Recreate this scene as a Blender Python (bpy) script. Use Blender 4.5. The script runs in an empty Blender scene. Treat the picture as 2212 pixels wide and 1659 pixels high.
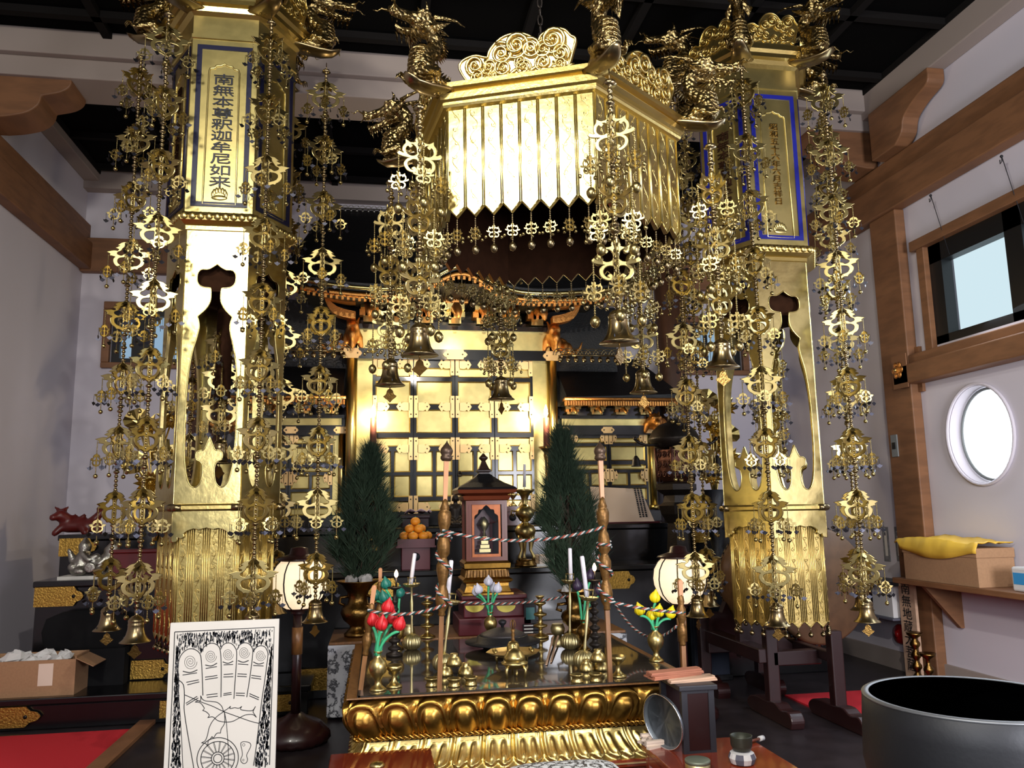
import bpy, math, random
from math import sin, cos, pi, radians
from mathutils import Vector, Matrix

rnd = random.Random(11)
SC = bpy.context.scene
COL = SC.collection

# ------------------------------------------------------------------ camera, world, light, exposure
W, H, F = 2212.0, 1659.0, 1731.0
YAW, PIT, ROL = radians(9.58), radians(8.88), radians(-0.955)
EYE = Vector((0, 0, 1.5))
FW = Vector((sin(YAW) * cos(PIT), cos(YAW) * cos(PIT), sin(PIT)))
R0 = Vector((cos(YAW), -sin(YAW), 0))
U0 = R0.cross(FW)
CR = R0 * cos(ROL) + U0 * sin(ROL)
CU = U0 * cos(ROL) - R0 * sin(ROL)
cam = bpy.data.objects.new('camera', bpy.data.cameras.new('camera'))
COL.objects.link(cam)
m4 = Matrix((CR, CU, -FW)).transposed().to_4x4()
m4.translation = EYE
cam.matrix_world = m4
cam.data.sensor_fit = 'HORIZONTAL'
cam.data.sensor_width = 36
cam.data.lens = F / W * 36
cam.data.clip_start = 0.05
SC.camera = cam

wd = bpy.data.worlds.new('world')
SC.world = wd
wd.use_nodes = True
wd.node_tree.nodes['Background'].inputs[0].default_value = (0.78, 0.84, 1.0, 1)
wd.node_tree.nodes['Background'].inputs[1].default_value = 0.13


def light(name, kind, loc, energy, color, size=0.3, target=None, size_y=None, spot=None):
    l = bpy.data.lights.new(name, kind)
    l.energy = energy
    l.color = color
    if kind == 'AREA':
        l.size = size
        if size_y:
            l.shape = 'RECTANGLE'
            l.size_y = size_y
    else:
        l.shadow_soft_size = size
    if spot:
        l.spot_size = radians(spot)
        l.spot_blend = 0.5
    o = bpy.data.objects.new(name, l)
    COL.objects.link(o)
    o.location = loc
    if target is not None:
        o.rotation_euler = (Vector(target) - Vector(loc)).to_track_quat('-Z', 'Y').to_euler()
    return o


# two ceiling lamps in front of the altar, behind the camera, daylight through windows and doorway, and one added fill
light('ceiling_lamp_west', 'AREA', (-1.6, 0.0, 4.28), 155, (1.0, 0.96, 0.86), 0.5, (0.4, 5.0, 1.9))
light('ceiling_lamp_middle', 'SPOT', (0.7, -0.4, 4.3), 420, (1.0, 0.95, 0.86), 0.06, (0.8, 6.0, 1.4), spot=80)
light('window_daylight', 'AREA', (4.62, 4.6, 3.2), 45, (0.75, 0.87, 1.0), 1.9, (0.0, 4.2, 0.6), 0.7)
light('round_window_daylight', 'AREA', (4.62, 5.65, 2.03), 10, (0.78, 0.88, 1.0), 0.6, (0.0, 5.0, 0.8))
light('doorway_daylight', 'AREA', (3.3, -0.9, 1.8), 330, (0.93, 0.93, 1.0), 1.4, (4.7, 4.6, 1.2))
light('right_wall_fill', 'AREA', (-0.9, -1.3, 2.4), 120, (0.92, 0.93, 1.0), 1.6, (4.7, 5.2, 1.7))  # unseen source, added to brighten the right wall

SC.view_settings.view_transform = 'Standard'
SC.view_settings.look = 'None'
SC.view_settings.exposure = 0.0
SC.view_settings.gamma = 1.0
SC.view_settings.use_curve_mapping = False
SC.cycles.max_bounces = 7
SC.cycles.diffuse_bounces = 3
SC.cycles.glossy_bounces = 4
SC.cycles.caustics_reflective = False
SC.cycles.caustics_refractive = False
SC.cycles.sample_clamp_indirect = 4.0


def A(px, py, X=None, Y=None, Z=None):
    """The point of the room seen at a pixel of the photograph, on the plane X, Y or Z."""
    d = FW + CR * ((px - W / 2) / F) - CU * ((py - H / 2) / F)
    if X is not None:
        t = (X - EYE.x) / d.x
    elif Y is not None:
        t = (Y - EYE.y) / d.y
    else:
        t = (Z - EYE.z) / d.z
    return EYE + d * t


# ------------------------------------------------------------------ materials
def lin(c):
    return tuple((x / 255 / 12.92 if x <= 10 else ((x / 255 + 0.055) / 1.055) ** 2.4) for x in c) + (1,)


def mat(name, rgb, metal=0.0, rough=0.5, bump=0.0, scale=40.0, vary=0.0, emit=None, estr=0.0, alpha=None, coat=0.0, stretch=None, rgb2=None, trans=0.0, spec=None):
    m = bpy.data.materials.new(name)
    m.use_nodes = True
    nt = m.node_tree
    b = nt.nodes['Principled BSDF']
    b.inputs['Base Color'].default_value = lin(rgb)
    b.inputs['Metallic'].default_value = metal
    b.inputs['Roughness'].default_value = rough
    b.inputs['Coat Weight'].default_value = coat
    b.inputs['Coat Roughness'].default_value = 0.08
    b.inputs['Transmission Weight'].default_value = trans
    if spec is not None:
        b.inputs['Specular IOR Level'].default_value = spec
    if emit:
        b.inputs['Emission Color'].default_value = lin(emit)
        b.inputs['Emission Strength'].default_value = estr
    if bump or vary or rgb2:
        tc = nt.nodes.new('ShaderNodeTexCoord')
        src = tc.outputs['Object']
        if stretch:
            mp = nt.nodes.new('ShaderNodeMapping')
            mp.inputs['Scale'].default_value = stretch
            nt.links.new(src, mp.inputs[0])
            src = mp.outputs[0]
        n = nt.nodes.new('ShaderNodeTexNoise')
        n.inputs['Scale'].default_value = scale
        n.inputs['Detail'].default_value = 3
        nt.links.new(src, n.inputs['Vector'])
        if bump:
            bp = nt.nodes.new('ShaderNodeBump')
            bp.inputs['Strength'].default_value = bump
            bp.inputs['Distance'].default_value = 0.01
            nt.links.new(n.outputs[0], bp.inputs['Height'])
            nt.links.new(bp.outputs[0], b.inputs['Normal'])
        if vary or rgb2:
            mx = nt.nodes.new('ShaderNodeMix')
            mx.data_type = 'RGBA'
            c1 = lin(rgb)
            c2 = lin(rgb2) if rgb2 else tuple(x * (1 - vary) for x in c1[:3]) + (1,)
            mx.inputs[6].default_value = c1
            mx.inputs[7].default_value = c2
            rp = nt.nodes.new('ShaderNodeMapRange')
            rp.inputs[1].default_value = 0.4
            rp.inputs[2].default_value = 0.62
            nt.links.new(n.outputs[0], rp.inputs[0])
            nt.links.new(rp.outputs[0], mx.inputs[0])
            nt.links.new(mx.outputs[2], b.inputs['Base Color'])
    return m


M = dict(
    leaf=mat('gold_leaf', (208, 190, 126), 1, 0.255, 0.1, 22, 0.12),
    leaf2=mat('gold_leaf_panel', (212, 194, 128), 1, 0.36, 0.1, 9, 0.15),
    gold=mat('gilt_metal', (206, 182, 112), 1, 0.3, 0.1, 60),
    orn=mat('gilt_ornament', (160, 143, 94), 1, 0.3),
    bronze=mat('aged_gilt_bronze', (138, 121, 88), 1, 0.28),
    dragon=mat('aged_gilt_carving', (142, 122, 80), 1, 0.3),
    dark_orn=mat('tarnished_blue_metal', (64, 64, 72), 1, 0.4),
    brass=mat('brass', (192, 171, 112), 1, 0.33),
    brass2=mat('pale_brass', (198, 185, 136), 1, 0.42),
    oldbrass=mat('old_brass', (120, 92, 48), 1, 0.3, 0.2, 80),
    copper=mat('copper_gold', (216, 152, 82), 1, 0.42, 0.4, 90),
    hinge=mat('matte_gilt_plate', (238, 205, 150), 0.75, 0.55),
    black=mat('black_lacquer', (9, 9, 11), 0, 0.25, coat=0.2),
    roof=mat('dark_roof_boards', (14, 14, 16), 0, 0.5, 0.3, 60),
    red=mat('red_lacquer', (92, 22, 20), 0, 0.22, coat=0.5),
    maroon=mat('maroon_lacquer', (84, 24, 32), 0, 0.35),
    brownred=mat('reddish_brown_lacquer', (146, 58, 34), 0, 0.25, coat=0.5, vary=0.3, scale=6),
    darkwood=mat('dark_stained_wood', (48, 26, 20), 0, 0.4, 0.2, 30, 0.4, stretch=(1, 1, 0.12)),
    beam=mat('brown_timber', (132, 90, 58), 0, 0.6, 0.15, 18, 0.22, stretch=(0.2, 0.2, 1)),
    wood=mat('warm_wood', (134, 90, 48), 0, 0.4, 0.2, 60, 0.3, stretch=(1, 1, 0.15)),
    peach=mat('pale_wood', (205, 145, 100), 0, 0.45, 0, 40, 0.12, stretch=(1, 1, 0.1)),
    plaster=mat('white_plaster', (206, 200, 208), 0, 0.85, 0.06, 150),
    cornice=mat('cornice_plaster', (158, 144, 135), 0, 0.8),
    ceil=mat('dark_ceiling', (9, 9, 9), 0, 0.9, spec=.05),
    ceilbar=mat('ceiling_batten', (24, 22, 21), 0, 0.9, spec=.1),
    floor=mat('dark_floor', (42, 36, 39), 0, 0.35, 0.1, 6, 0.35),
    carpet=mat('red_carpet', (196, 20, 36), 0, 0.95, 0.4, 400),
    navy=mat('dark_navy_band', (13, 15, 48), 0, 0.4),
    blueband=mat('blue_band', (20, 26, 120), 0, 0.4),
    ink=mat('ink', (16, 16, 22), 0, 0.6),
    glyph=mat('dark_lettering', (44, 46, 58), 0.3, 0.4),
    darkfinial2=mat('grey_iron', (66, 62, 62), 0.3, 0.5, 0.2, 40),
    yellowplate=mat('yellow_gilt_plate', (206, 190, 84), .3, .45),
    redbrown=mat('red_brown_frame', (110, 50, 28), 0, .3),
    orangegilt=mat('orange_gilt', (206, 116, 58), .3, .4, 0, 20, .2),
    darkpanel=mat('dark_purple_panel', (48, 34, 40), 0, .5),
    ink2=mat('print_ink', (38, 40, 48), 0, 0.7),
    print=mat('white_card', (222, 218, 210), 0, 0.8),
    purplebox=mat('dark_purple_lacquer', (46, 22, 34), 0, 0.4),
    redcarve=mat('dark_red_carving', (92, 24, 20), 0, 0.4),
    maroondark=mat('dark_maroon_lacquer', (40, 17, 17), 0, 0.35, coat=.15),
    rimgrey=mat('worn_grey_rim', (112, 114, 116), 0.6, 0.45),
    ironblack=mat('black_painted_wood', (40, 40, 46), 0, 0.45),
    redstick=mat('reddish_weathered_wood', (176, 112, 84), 0, 0.7, 0, 30, .25, stretch=(.15, 1, 1)),
    traygrey=mat('dull_grey_tray', (112, 120, 126), .6, .4),
    steel=mat('bright_steel', (210, 214, 222), 1, .2),
    whitecloth=mat('white_cloth', (214, 212, 210), 0, .85),
    greycloth=mat('grey_cloth', (92, 92, 104), 0, .85),
    darkolive=mat('dark_olive_bronze', (66, 68, 58), .5, .45),
    greylid=mat('grey_green_lid', (122, 128, 110), .5, .5),
    redgloss=mat('glossy_red_brown_lacquer', (120, 44, 26), 0, .07, coat=.8),
    stripgrey=mat('grey_printed_paper', (138, 138, 142), 0, .8, 0, 30, .3),
    alarmred=mat('alarm_red', (150, 22, 22), 0, .35),
    blackcloth=mat('black_cloth', (16, 16, 18), 0, .9, spec=.2),
    column=mat('dark_brown_column', (84, 54, 36), 0, .55, .1, 20, .25, stretch=(1, 1, .1)),
    teal=mat('teal_print', (28, 92, 92), 0, .4),
    redwax=mat('red_candle_tube', (120, 70, 56), 0, 0.4),
    white=mat('white_wax', (236, 232, 238), 0, 0.5),
    redflower=mat('red_paint', (206, 34, 40), 0, 0.45),
    yellow=mat('yellow_paint', (236, 214, 26), 0, 0.45),
    greenflower=mat('teal_green_paint', (40, 122, 108), 0, 0.4),
    purple=mat('dark_purple_paint', (52, 38, 62), 0, 0.4),
    whiteflower=mat('white_paint', (222, 222, 238), 0, 0.5),
    stem=mat('green_stem_paint', (66, 178, 124), 0, 0.5),
    needle=mat('pine_needles', (60, 78, 60), 0, 0.5, 0, 30, 0.4),
    bark=mat('bark', (60, 44, 32), 0, 0.8, 0.5, 60),
    orange=mat('mandarin_peel', (238, 148, 34), 0, 0.45, 0.3, 160),
    iron=mat('black_iron', (38, 38, 42), 0.4, 0.5, 0.2, 90),
    stone=mat('pale_stone', (178, 174, 168), 0, 0.8, 0.5, 30, 0.3),
    card=mat('corrugated_card', (164, 126, 92), 0, 0.8, 0.05, 60, 0.08),
    paper=mat('paper', (226, 206, 188), 0, 0.8),
    printpaper=mat('print_paper', (212, 206, 196), 0, 0.75, 0, 3, 0.06),
    grey=mat('grey_plastic', (120, 124, 124), 0, 0.5),
    silver=mat('silver_metal', (170, 168, 158), 1, 0.35, 0.4, 60),
    blackframe=mat('black_window_frame', (14, 15, 17), 0, 0.4),
    navycloth=mat('navy_cloth', (20, 28, 44), 0, 0.8),
    yellowcloth=mat('yellow_satin', (226, 182, 66), 0, 0.4, 0.3, 8),
    hide=mat('drum_hide', (92, 66, 42), 0, 0.6, 0.1, 12, 0.2),
    drum=mat('drum_body_lacquer', (132, 98, 66), 0, 0.28, 0.1, 20, 0.3),
    keisu=mat('blackened_bronze', (38, 39, 42), 0.5, 0.5, 0.05, 60),
    bowlin=mat('matte_black_inside', (7, 7, 8), 0, 0.9, spec=.1),  # inside of the bowl, blacker and duller than its outer bronze
    coppertone=mat('dark_copper', (98, 62, 50), 0.8, 0.45, 0.2, 60, 0.3),
    darkmetal=mat('dark_bronze', (48, 42, 38), 0.7, 0.45, 0.2, 60),
    lotus=mat('aged_gold_lotus', (184, 140, 66), 1, 0.34, 0.1, 30, 0.2),
    lotus2=mat('bright_gold_lotus', (214, 188, 116), 1, 0.33, 0.1, 30, 0.12),
    soffit=mat('brown_soffit', (50, 29, 16), 0.0, 0.85, 0, 20, 0.2, spec=.08),
    blue=mat('blue_plastic', (60, 150, 210), 0, 0.4),
    clear=mat('clear_plastic', (200, 215, 225), 0, 0.15, trans=0.8),
    cloth=mat('pinkish_cloth', (206, 180, 184), 0, 0.9),
    sandal=mat('fresh_wood', (214, 176, 146), 0, 0.6, 0, 30, 0.15, stretch=(0.15, 1, 1)),
)


def scaly(m, sc):
    """Overlapping scale relief for the dragons."""
    nt = m.node_tree
    b = nt.nodes['Principled BSDF']
    tc = nt.nodes.new('ShaderNodeTexCoord')
    v = nt.nodes.new('ShaderNodeTexVoronoi')
    v.inputs['Scale'].default_value = sc
    bp = nt.nodes.new('ShaderNodeBump')
    bp.inputs['Strength'].default_value = 0.55
    bp.inputs['Distance'].default_value = 0.02
    bp.invert = True
    nt.links.new(tc.outputs['Object'], v.inputs['Vector'])
    nt.links.new(v.outputs['Distance'], bp.inputs['Height'])
    nt.links.new(bp.outputs[0], b.inputs['Normal'])


scaly(M['dragon'], 15)


def emissive(name, rgb, s):
    m = bpy.data.materials.new(name)
    m.use_nodes = True
    nt = m.node_tree
    nt.nodes.clear()
    e = nt.nodes.new('ShaderNodeEmission')
    e.inputs[0].default_value = lin(rgb)
    e.inputs[1].default_value = s
    o = nt.nodes.new('ShaderNodeOutputMaterial')
    nt.links.new(e.outputs[0], o.inputs[0])
    return m


M['sky'] = emissive('frosted_daylight', (205, 228, 236), 1.05)
M['sky2'] = emissive('daylight', (240, 248, 255), 2.2)
M['sky3'] = emissive('dim_daylight', (150, 180, 205), 0.9)
M['bulb'] = emissive('lamp_bulb', (255, 214, 150), 60)
M['flame'] = emissive('flame_bulb', (255, 208, 150), 14)


def brocade(name, base, figure, sc, dark=None):
    """Woven cloth: round chrysanthemum figures on a darker ground."""
    m = mat(name, base, 0, 0.5)
    nt = m.node_tree
    b = nt.nodes['Principled BSDF']
    tc = nt.nodes.new('ShaderNodeTexCoord')
    v = nt.nodes.new('ShaderNodeTexVoronoi')
    v.inputs['Scale'].default_value = sc
    v.inputs['Randomness'].default_value = 0.35
    w = nt.nodes.new('ShaderNodeTexNoise')
    w.inputs['Scale'].default_value = sc * 6
    nt.links.new(tc.outputs['Object'], v.inputs['Vector'])
    nt.links.new(tc.outputs['Object'], w.inputs['Vector'])
    ad = nt.nodes.new('ShaderNodeMath')
    ad.operation = 'MULTIPLY_ADD'
    ad.inputs[1].default_value = 0.7
    nt.links.new(w.outputs[0], ad.inputs[0])
    nt.links.new(v.outputs['Distance'], ad.inputs[2])
    r = nt.nodes.new('ShaderNodeValToRGB')
    e = r.color_ramp.elements
    e[0].position, e[0].color = 0.62, lin(figure)
    e[1].position, e[1].color = 0.7, lin(base)
    k = r.color_ramp.elements.new(0.8)
    k.color = lin(dark or base)
    k = r.color_ramp.elements.new(0.9)
    k.color = lin(figure)
    nt.links.new(ad.outputs[0], r.inputs[0])
    nt.links.new(r.outputs[0], b.inputs['Base Color'])
    return m


M['brocade'] = brocade('silver_brocade', (96, 98, 104), (186, 188, 192), 9, (30, 32, 38))
M['cushion'] = brocade('patterned_cushion_cloth', (40, 42, 44), (222, 224, 222), 16)


def glassy(name):
    m = bpy.data.materials.new(name)
    m.use_nodes = True
    nt = m.node_tree
    nt.nodes.clear()
    g = nt.nodes.new('ShaderNodeBsdfGlossy')
    g.inputs['Roughness'].default_value = 0.03
    t = nt.nodes.new('ShaderNodeBsdfTransparent')
    fr = nt.nodes.new('ShaderNodeFresnel')
    fr.inputs[0].default_value = 1.75
    mx = nt.nodes.new('ShaderNodeMixShader')
    o = nt.nodes.new('ShaderNodeOutputMaterial')
    nt.links.new(fr.outputs[0], mx.inputs[0])
    nt.links.new(t.outputs[0], mx.inputs[1])
    nt.links.new(g.outputs[0], mx.inputs[2])
    nt.links.new(mx.outputs[0], o.inputs[0])
    return m


M['glass'] = glassy('clear_glass')
M['shade'] = mat('lantern_paper', (240, 226, 200), 0, 0.8, emit=(255, 226, 184), estr=0.95)


# ------------------------------------------------------------------ mesh helpers
class MB:
    """Collects shapes and links them as one mesh object."""

    def __init__(self):
        self.v, self.f, self.mi, self.sm = [], [], [], []

    def add(self, vs, fs, mi=0, smooth=False, mx=None):
        n = len(self.v)
        if mx is not None:
            vs = [mx @ Vector(p) for p in vs]
        self.v += [tuple(p) for p in vs]
        self.f += [tuple(i + n for i in f) for f in fs]
        self.mi += [mi] * len(fs)
        self.sm += [smooth] * len(fs)
        return self

    def box(self, lo, hi, mi=0, mx=None, taper=None):
        x0, y0, z0 = lo
        x1, y1, z1 = hi
        vs = [(x0, y0, z0), (x1, y0, z0), (x1, y1, z0), (x0, y1, z0), (x0, y0, z1), (x1, y0, z1), (x1, y1, z1), (x0, y1, z1)]
        if taper:
            cx, cy = (x0 + x1) / 2, (y0 + y1) / 2
            vs = vs[:4] + [(cx + (p[0] - cx) * taper, cy + (p[1] - cy) * taper, p[2]) for p in vs[4:]]
        return self.add(vs, [(0, 3, 2, 1), (4, 5, 6, 7), (0, 1, 5, 4), (1, 2, 6, 5), (2, 3, 7, 6), (3, 0, 4, 7)], mi, False, mx)

    def lathe(self, prof, c=(0, 0, 0), n=20, mi=0, mx=None, rib=0, ribk=0, smooth=True, sx=1, sy=1):
        """prof: (radius, z) from bottom to top, turned about z."""
        vs, fs = [], []
        for r, z in prof:
            for i in range(n):
                a = 2 * pi * i / n
                rr = r * (1 + rib * cos(ribk * a)) if rib else r
                vs.append((c[0] + rr * cos(a) * sx, c[1] + rr * sin(a) * sy, c[2] + z))
        for j in range(len(prof) - 1):
            for i in range(n):
                k = (i + 1) % n
                fs.append((j * n + i, j * n + k, (j + 1) * n + k, (j + 1) * n + i))
        if prof[0][0] > 1e-5:
            fs.append(tuple(range(n - 1, -1, -1)))
        if prof[-1][0] > 1e-5:
            fs.append(tuple((len(prof) - 1) * n + i for i in range(n)))
        return self.add(vs, fs, mi, smooth, mx)

    def tube(self, pts, r, n=8, mi=0, mx=None, closed=False, flat=1.0, smooth=True):
        pts = [Vector(p) for p in pts]
        rs = r if isinstance(r, (list, tuple)) else [r] * len(pts)
        vs, fs = [], []
        N = len(pts)
        up = None
        for i, p in enumerate(pts):
            a = pts[(i - 1) % N] if closed or i else pts[0]
            b = pts[(i + 1) % N] if closed or i < N - 1 else pts[-1]
            t = (b - a)
            if t.length < 1e-9:
                t = Vector((0, 0, 1))
            t.normalize()
            if up is None:
                up = Vector((0, 0, 1)) if abs(t.z) < 0.9 else Vector((0, 1, 0))
            s = t.cross(up)
            if s.length < 1e-6:
                s = t.orthogonal()
            s.normalize()
            u = s.cross(t).normalized()
            up = u
            for k in range(n):
                q = 2 * pi * k / n
                vs.append(p + s * (cos(q) * rs[i]) + u * (sin(q) * rs[i] * flat))
        M_ = N if closed else N - 1
        for i in range(M_):
            j = (i + 1) % N
            for k in range(n):
                l = (k + 1) % n
                fs.append((i * n + k, i * n + l, j * n + l, j * n + k))
        if not closed:
            fs.append(tuple(range(n - 1, -1, -1)))
            fs.append(tuple((N - 1) * n + k for k in range(n)))
        return self.add(vs, fs, mi, smooth, mx)

    def ball(self, c, r, n=10, mi=0, s=(1, 1, 1), mx=None, m=None):
        m = m or max(4, n // 2 + 1)
        prof = [(max(1e-6, r * sin(pi * j / m)), -r * cos(pi * j / m)) for j in range(m + 1)]
        t = Matrix.Translation(c) @ Matrix.Diagonal((*s, 1))
        return self.lathe(prof, (0, 0, 0), n, mi, (mx @ t) if mx is not None else t)

    def poly(self, pts, depth, mi=0, mx=None, smooth=False):
        """A simple outline in the local xz plane, given depth along y."""
        n = len(pts)
        vs = [(p[0], 0, p[1]) for p in pts] + [(p[0], depth, p[1]) for p in pts]
        fs = [tuple(range(n)), tuple(range(2 * n - 1, n - 1, -1))]
        fs += [((i + 1) % n, i, n + i, n + (i + 1) % n) for i in range(n)]
        return self.add(vs, fs, mi, smooth, mx)

    def strip(self, pts, w, mi=0, mx=None, h=0.0):
        """A flat ribbon of width w along 2-D points (x, z), raised h towards -y."""
        pts = [Vector((p[0], p[1])) for p in pts]
        vs, fs = [], []
        for i, p in enumerate(pts):
            t = pts[min(i + 1, len(pts) - 1)] - pts[max(i - 1, 0)]
            if t.length < 1e-9:
                t = Vector((1, 0))
            t.normalize()
            nrm = Vector((-t.y, t.x)) * (w / 2)
            vs += [(p.x + nrm.x, -h, p.y + nrm.y), (p.x - nrm.x, -h, p.y - nrm.y)]
        for i in range(len(pts) - 1):
            fs.append((2 * i, 2 * i + 1, 2 * i + 3, 2 * i + 2))
        return self.add(vs, fs, mi, False, mx)

    def mesh_in(self, me, mx=None, mi=0, smooth=False):
        return self.add([v.co.copy() for v in me.vertices], [tuple(p.vertices) for p in me.polygons], mi, smooth, mx)

    def mesh(self, name, mats):
        me = bpy.data.meshes.new(name)
        me.from_pydata(self.v, [], self.f)
        for m in (mats if isinstance(mats, (list, tuple)) else [mats]):
            me.materials.append(M[m] if isinstance(m, str) else m)
        me.polygons.foreach_set('material_index', self.mi)
        me.polygons.foreach_set('use_smooth', self.sm)
        me.update()
        return me

    def build(self, name, mats, parent=None, bevel=0, **k):
        return ob(name, self.mesh(name, mats), parent, bevel=bevel, **k)


def ob(name, me, parent=None, loc=(0, 0, 0), rot=(0, 0, 0), bevel=0, scale=None, local=False):
    """Link a mesh. Under a thing made at a point of the room the mesh keeps room coordinates unless local."""
    o = bpy.data.objects.new(name, me)
    COL.objects.link(o)
    o.location = loc
    o.rotation_euler = rot
    if scale:
        o.scale = scale
    if parent:
        o.parent = parent
        if parent.type == 'EMPTY' and not local:
            o.matrix_parent_inverse = Matrix.Translation(-Vector(parent.location))
    if bevel:
        b = o.modifiers.new('bevel', 'BEVEL')
        b.width = bevel
        b.segments = 2
        b.limit_method = 'ANGLE'
    return o


def thing(name, label, cat, loc=(0, 0, 0), group=None, rotz=0):
    o = bpy.data.objects.new(name, None)
    COL.objects.link(o)
    o.location = loc
    o.rotation_euler = (0, 0, rotz)
    o.empty_display_size = 0.05
    return tag(o, label, cat, group)


def tag(o, label, cat, group=None):
    o['label'] = label
    o['category'] = cat
    if group:
        o['group'] = group
    return o


def struct(o):
    o['kind'] = 'structure'
    return o


def copy_tree(o, parent=None):
    c = o.copy()
    COL.objects.link(c)
    if parent is not None:
        c.parent = parent
    for ch in list(o.children):
        copy_tree(ch, c)
    return c


def smooth_loop(pts, k=4, closed=True):
    """Catmull-Rom through 2-D points; a point with a third value keeps its corner."""
    n = len(pts)
    out = []
    rng = range(n) if closed else range(n - 1)
    for i in rng:
        p1, p2 = pts[i], pts[(i + 1) % n]
        p0 = pts[(i - 1) % n] if closed or i else p1
        p3 = pts[(i + 2) % n] if closed or i < n - 2 else p2
        if len(p1) > 2:
            p0 = p1
        if len(p2) > 2:
            p3 = p2
        for j in range(k):
            t = j / k
            out.append(tuple(0.5 * (2 * p1[d] + (p2[d] - p0[d]) * t + (2 * p0[d] - 5 * p1[d] + 4 * p2[d] - p3[d]) * t * t + (3 * p1[d] - p0[d] - 3 * p2[d] + p3[d]) * t ** 3) for d in (0, 1)))
    if not closed:
        out.append(pts[-1][:2])
    return out


def shape(name, loops, half, bevel=0.0):
    """Fill 2-D loops (holes nest) into a plate of thickness 2*half standing in the xz plane."""
    cu = bpy.data.curves.new(name, 'CURVE')
    cu.dimensions = '2D'
    cu.fill_mode = 'BOTH'
    cu.extrude = max(0.0, half - bevel)
    cu.bevel_depth = bevel
    cu.bevel_resolution = 1
    for lp in loops:
        s = cu.splines.new('POLY')
        s.points.add(len(lp) - 1)
        for i, p in enumerate(lp):
            s.points[i].co = (p[0], p[1], 0, 1)
        s.use_cyclic_u = True
    o = bpy.data.objects.new(name, cu)
    COL.objects.link(o)
    me = bpy.data.meshes.new_from_object(o.evaluated_get(bpy.context.evaluated_depsgraph_get()))
    bpy.data.objects.remove(o)
    bpy.data.curves.remove(cu)
    me.transform(Matrix.Rotation(pi / 2, 4, 'X'))
    me.materials.clear()
    return me


def text_mesh(body, size, depth, spacing=1.0, name='lettering'):
    cu = bpy.data.curves.new(name, 'FONT')
    cu.body = body
    cu.size = size
    cu.extrude = depth
    cu.align_x = 'CENTER'
    cu.align_y = 'CENTER'
    cu.space_line = spacing
    cu.resolution_u = 3
    o = bpy.data.objects.new(name, cu)
    COL.objects.link(o)
    me = bpy.data.meshes.new_from_object(o.evaluated_get(bpy.context.evaluated_depsgraph_get()))
    bpy.data.objects.remove(o)
    me.transform(Matrix.Rotation(pi / 2, 4, 'X'))
    me.materials.clear()
    return me


def blob(name, caps, voxel=0.03, smooth=2):
    """One continuous sculpted surface from capsules (p, q, r1, r2[, squash])."""
    mb = MB()
    for c in caps:
        p, q, r1, r2 = Vector(c[0]), Vector(c[1]), c[2], c[3]
        d = q - p
        k = max(2, int(d.length / (0.45 * max(r1, r2))) + 1)
        pts = [p + d * (i / k) for i in range(k + 1)]
        rs = [r1 + (r2 - r1) * i / k for i in range(k + 1)]
        if d.length < 1e-6:
            mb.ball(p, r1, 10)
        else:
            mb.tube(pts, rs, 9)
            mb.ball(p, r1, 9)
            mb.ball(q, r2, 9)
    o = ob(name, mb.mesh(name, []))
    r = o.modifiers.new('r', 'REMESH')
    r.mode = 'VOXEL'
    r.voxel_size = voxel
    r.use_smooth_shade = True
    if smooth:
        s = o.modifiers.new('s', 'SMOOTH')
        s.iterations = smooth
        s.factor = 0.5
    me = bpy.data.meshes.new_from_object(o.evaluated_get(bpy.context.evaluated_depsgraph_get()))
    bpy.data.objects.remove(o)
    me.materials.clear()
    for p in me.polygons:
        p.use_smooth = True
    return me


def withmat(me, *ms):
    me.materials.clear()
    for m in ms:
        me.materials.append(M[m])
    return me
# ------------------------------------------------------------------ the room
XL, XR, YB, YF = -3.2, 4.72, 9.1, -1.0
T = 0.14
struct(MB().box((XL - 0.3, YF, -0.1), (XR + 0.3, YB + 0.3, 0)).build('floor', 'floor'))
struct(MB().box((XL - T, YF, 0), (XL, YB + T, 5.6)).build('wall_left', 'plaster'))


def ell(cy, cz, a, b, n=40):
    return [(cy + a * cos(2 * pi * i / n), cz + b * sin(2 * pi * i / n)) for i in range(n)]


WY0, WY1, WZ0, WZ1 = 3.3, 6.04, 2.83, 3.70
wr = shape('wall_right', [[(YF, 0), (YB + T, 0), (YB + T, 5.6), (YF, 5.6)], [(WY0, WZ0), (WY1, WZ0), (WY1, WZ1), (WY0, WZ1)], ell(5.655, 2.03, 0.345, 0.385)], T / 2)
wr.transform(Matrix.Translation((XR + T / 2, 0, 0)) @ Matrix.Rotation(pi / 2, 4, 'Z'))
struct(ob('wall_right', withmat(wr, 'plaster')))
BW = [(-2.86, -2.0), (3.74, 4.4)]
wb = shape('wall_back', [[(XL, 0), (XR, 0), (XR, 5.6), (XL, 5.6)]] + [[(a, 3.13), (b, 3.13), (b, 3.72), (a, 3.72)] for a, b in BW], T / 2)
wb.transform(Matrix.Translation((0, YB + T / 2, 0)))
struct(ob('wall_back', withmat(wb, 'plaster')))
cl = MB().box((XL, YF, 5.42), (XR, 6.7, 5.5)).box((XL, 6.7, 5.27), (XR, YB, 5.35))
struct(cl.build('ceiling', 'ceil'))
g = MB()
for i in range(9):
    y = -0.6 + i * 0.85
    if y < 6.4:
        g.box((XL, y, 5.36), (XR, y + 0.07, 5.42))
for i in range(10):
    x = XL + 0.1 + i * 0.85
    g.box((x, YF, 5.36), (x + 0.07, 6.5, 5.42))
    g.box((x, 7.0, 5.21), (x + 0.07, YB, 5.27))
for i in range(3):
    g.box((XL, 7.3 + i * 0.75, 5.21), (XR, 7.36 + i * 0.75, 5.27))
struct(g.build('trim_1', 'ceilbar'))
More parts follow.
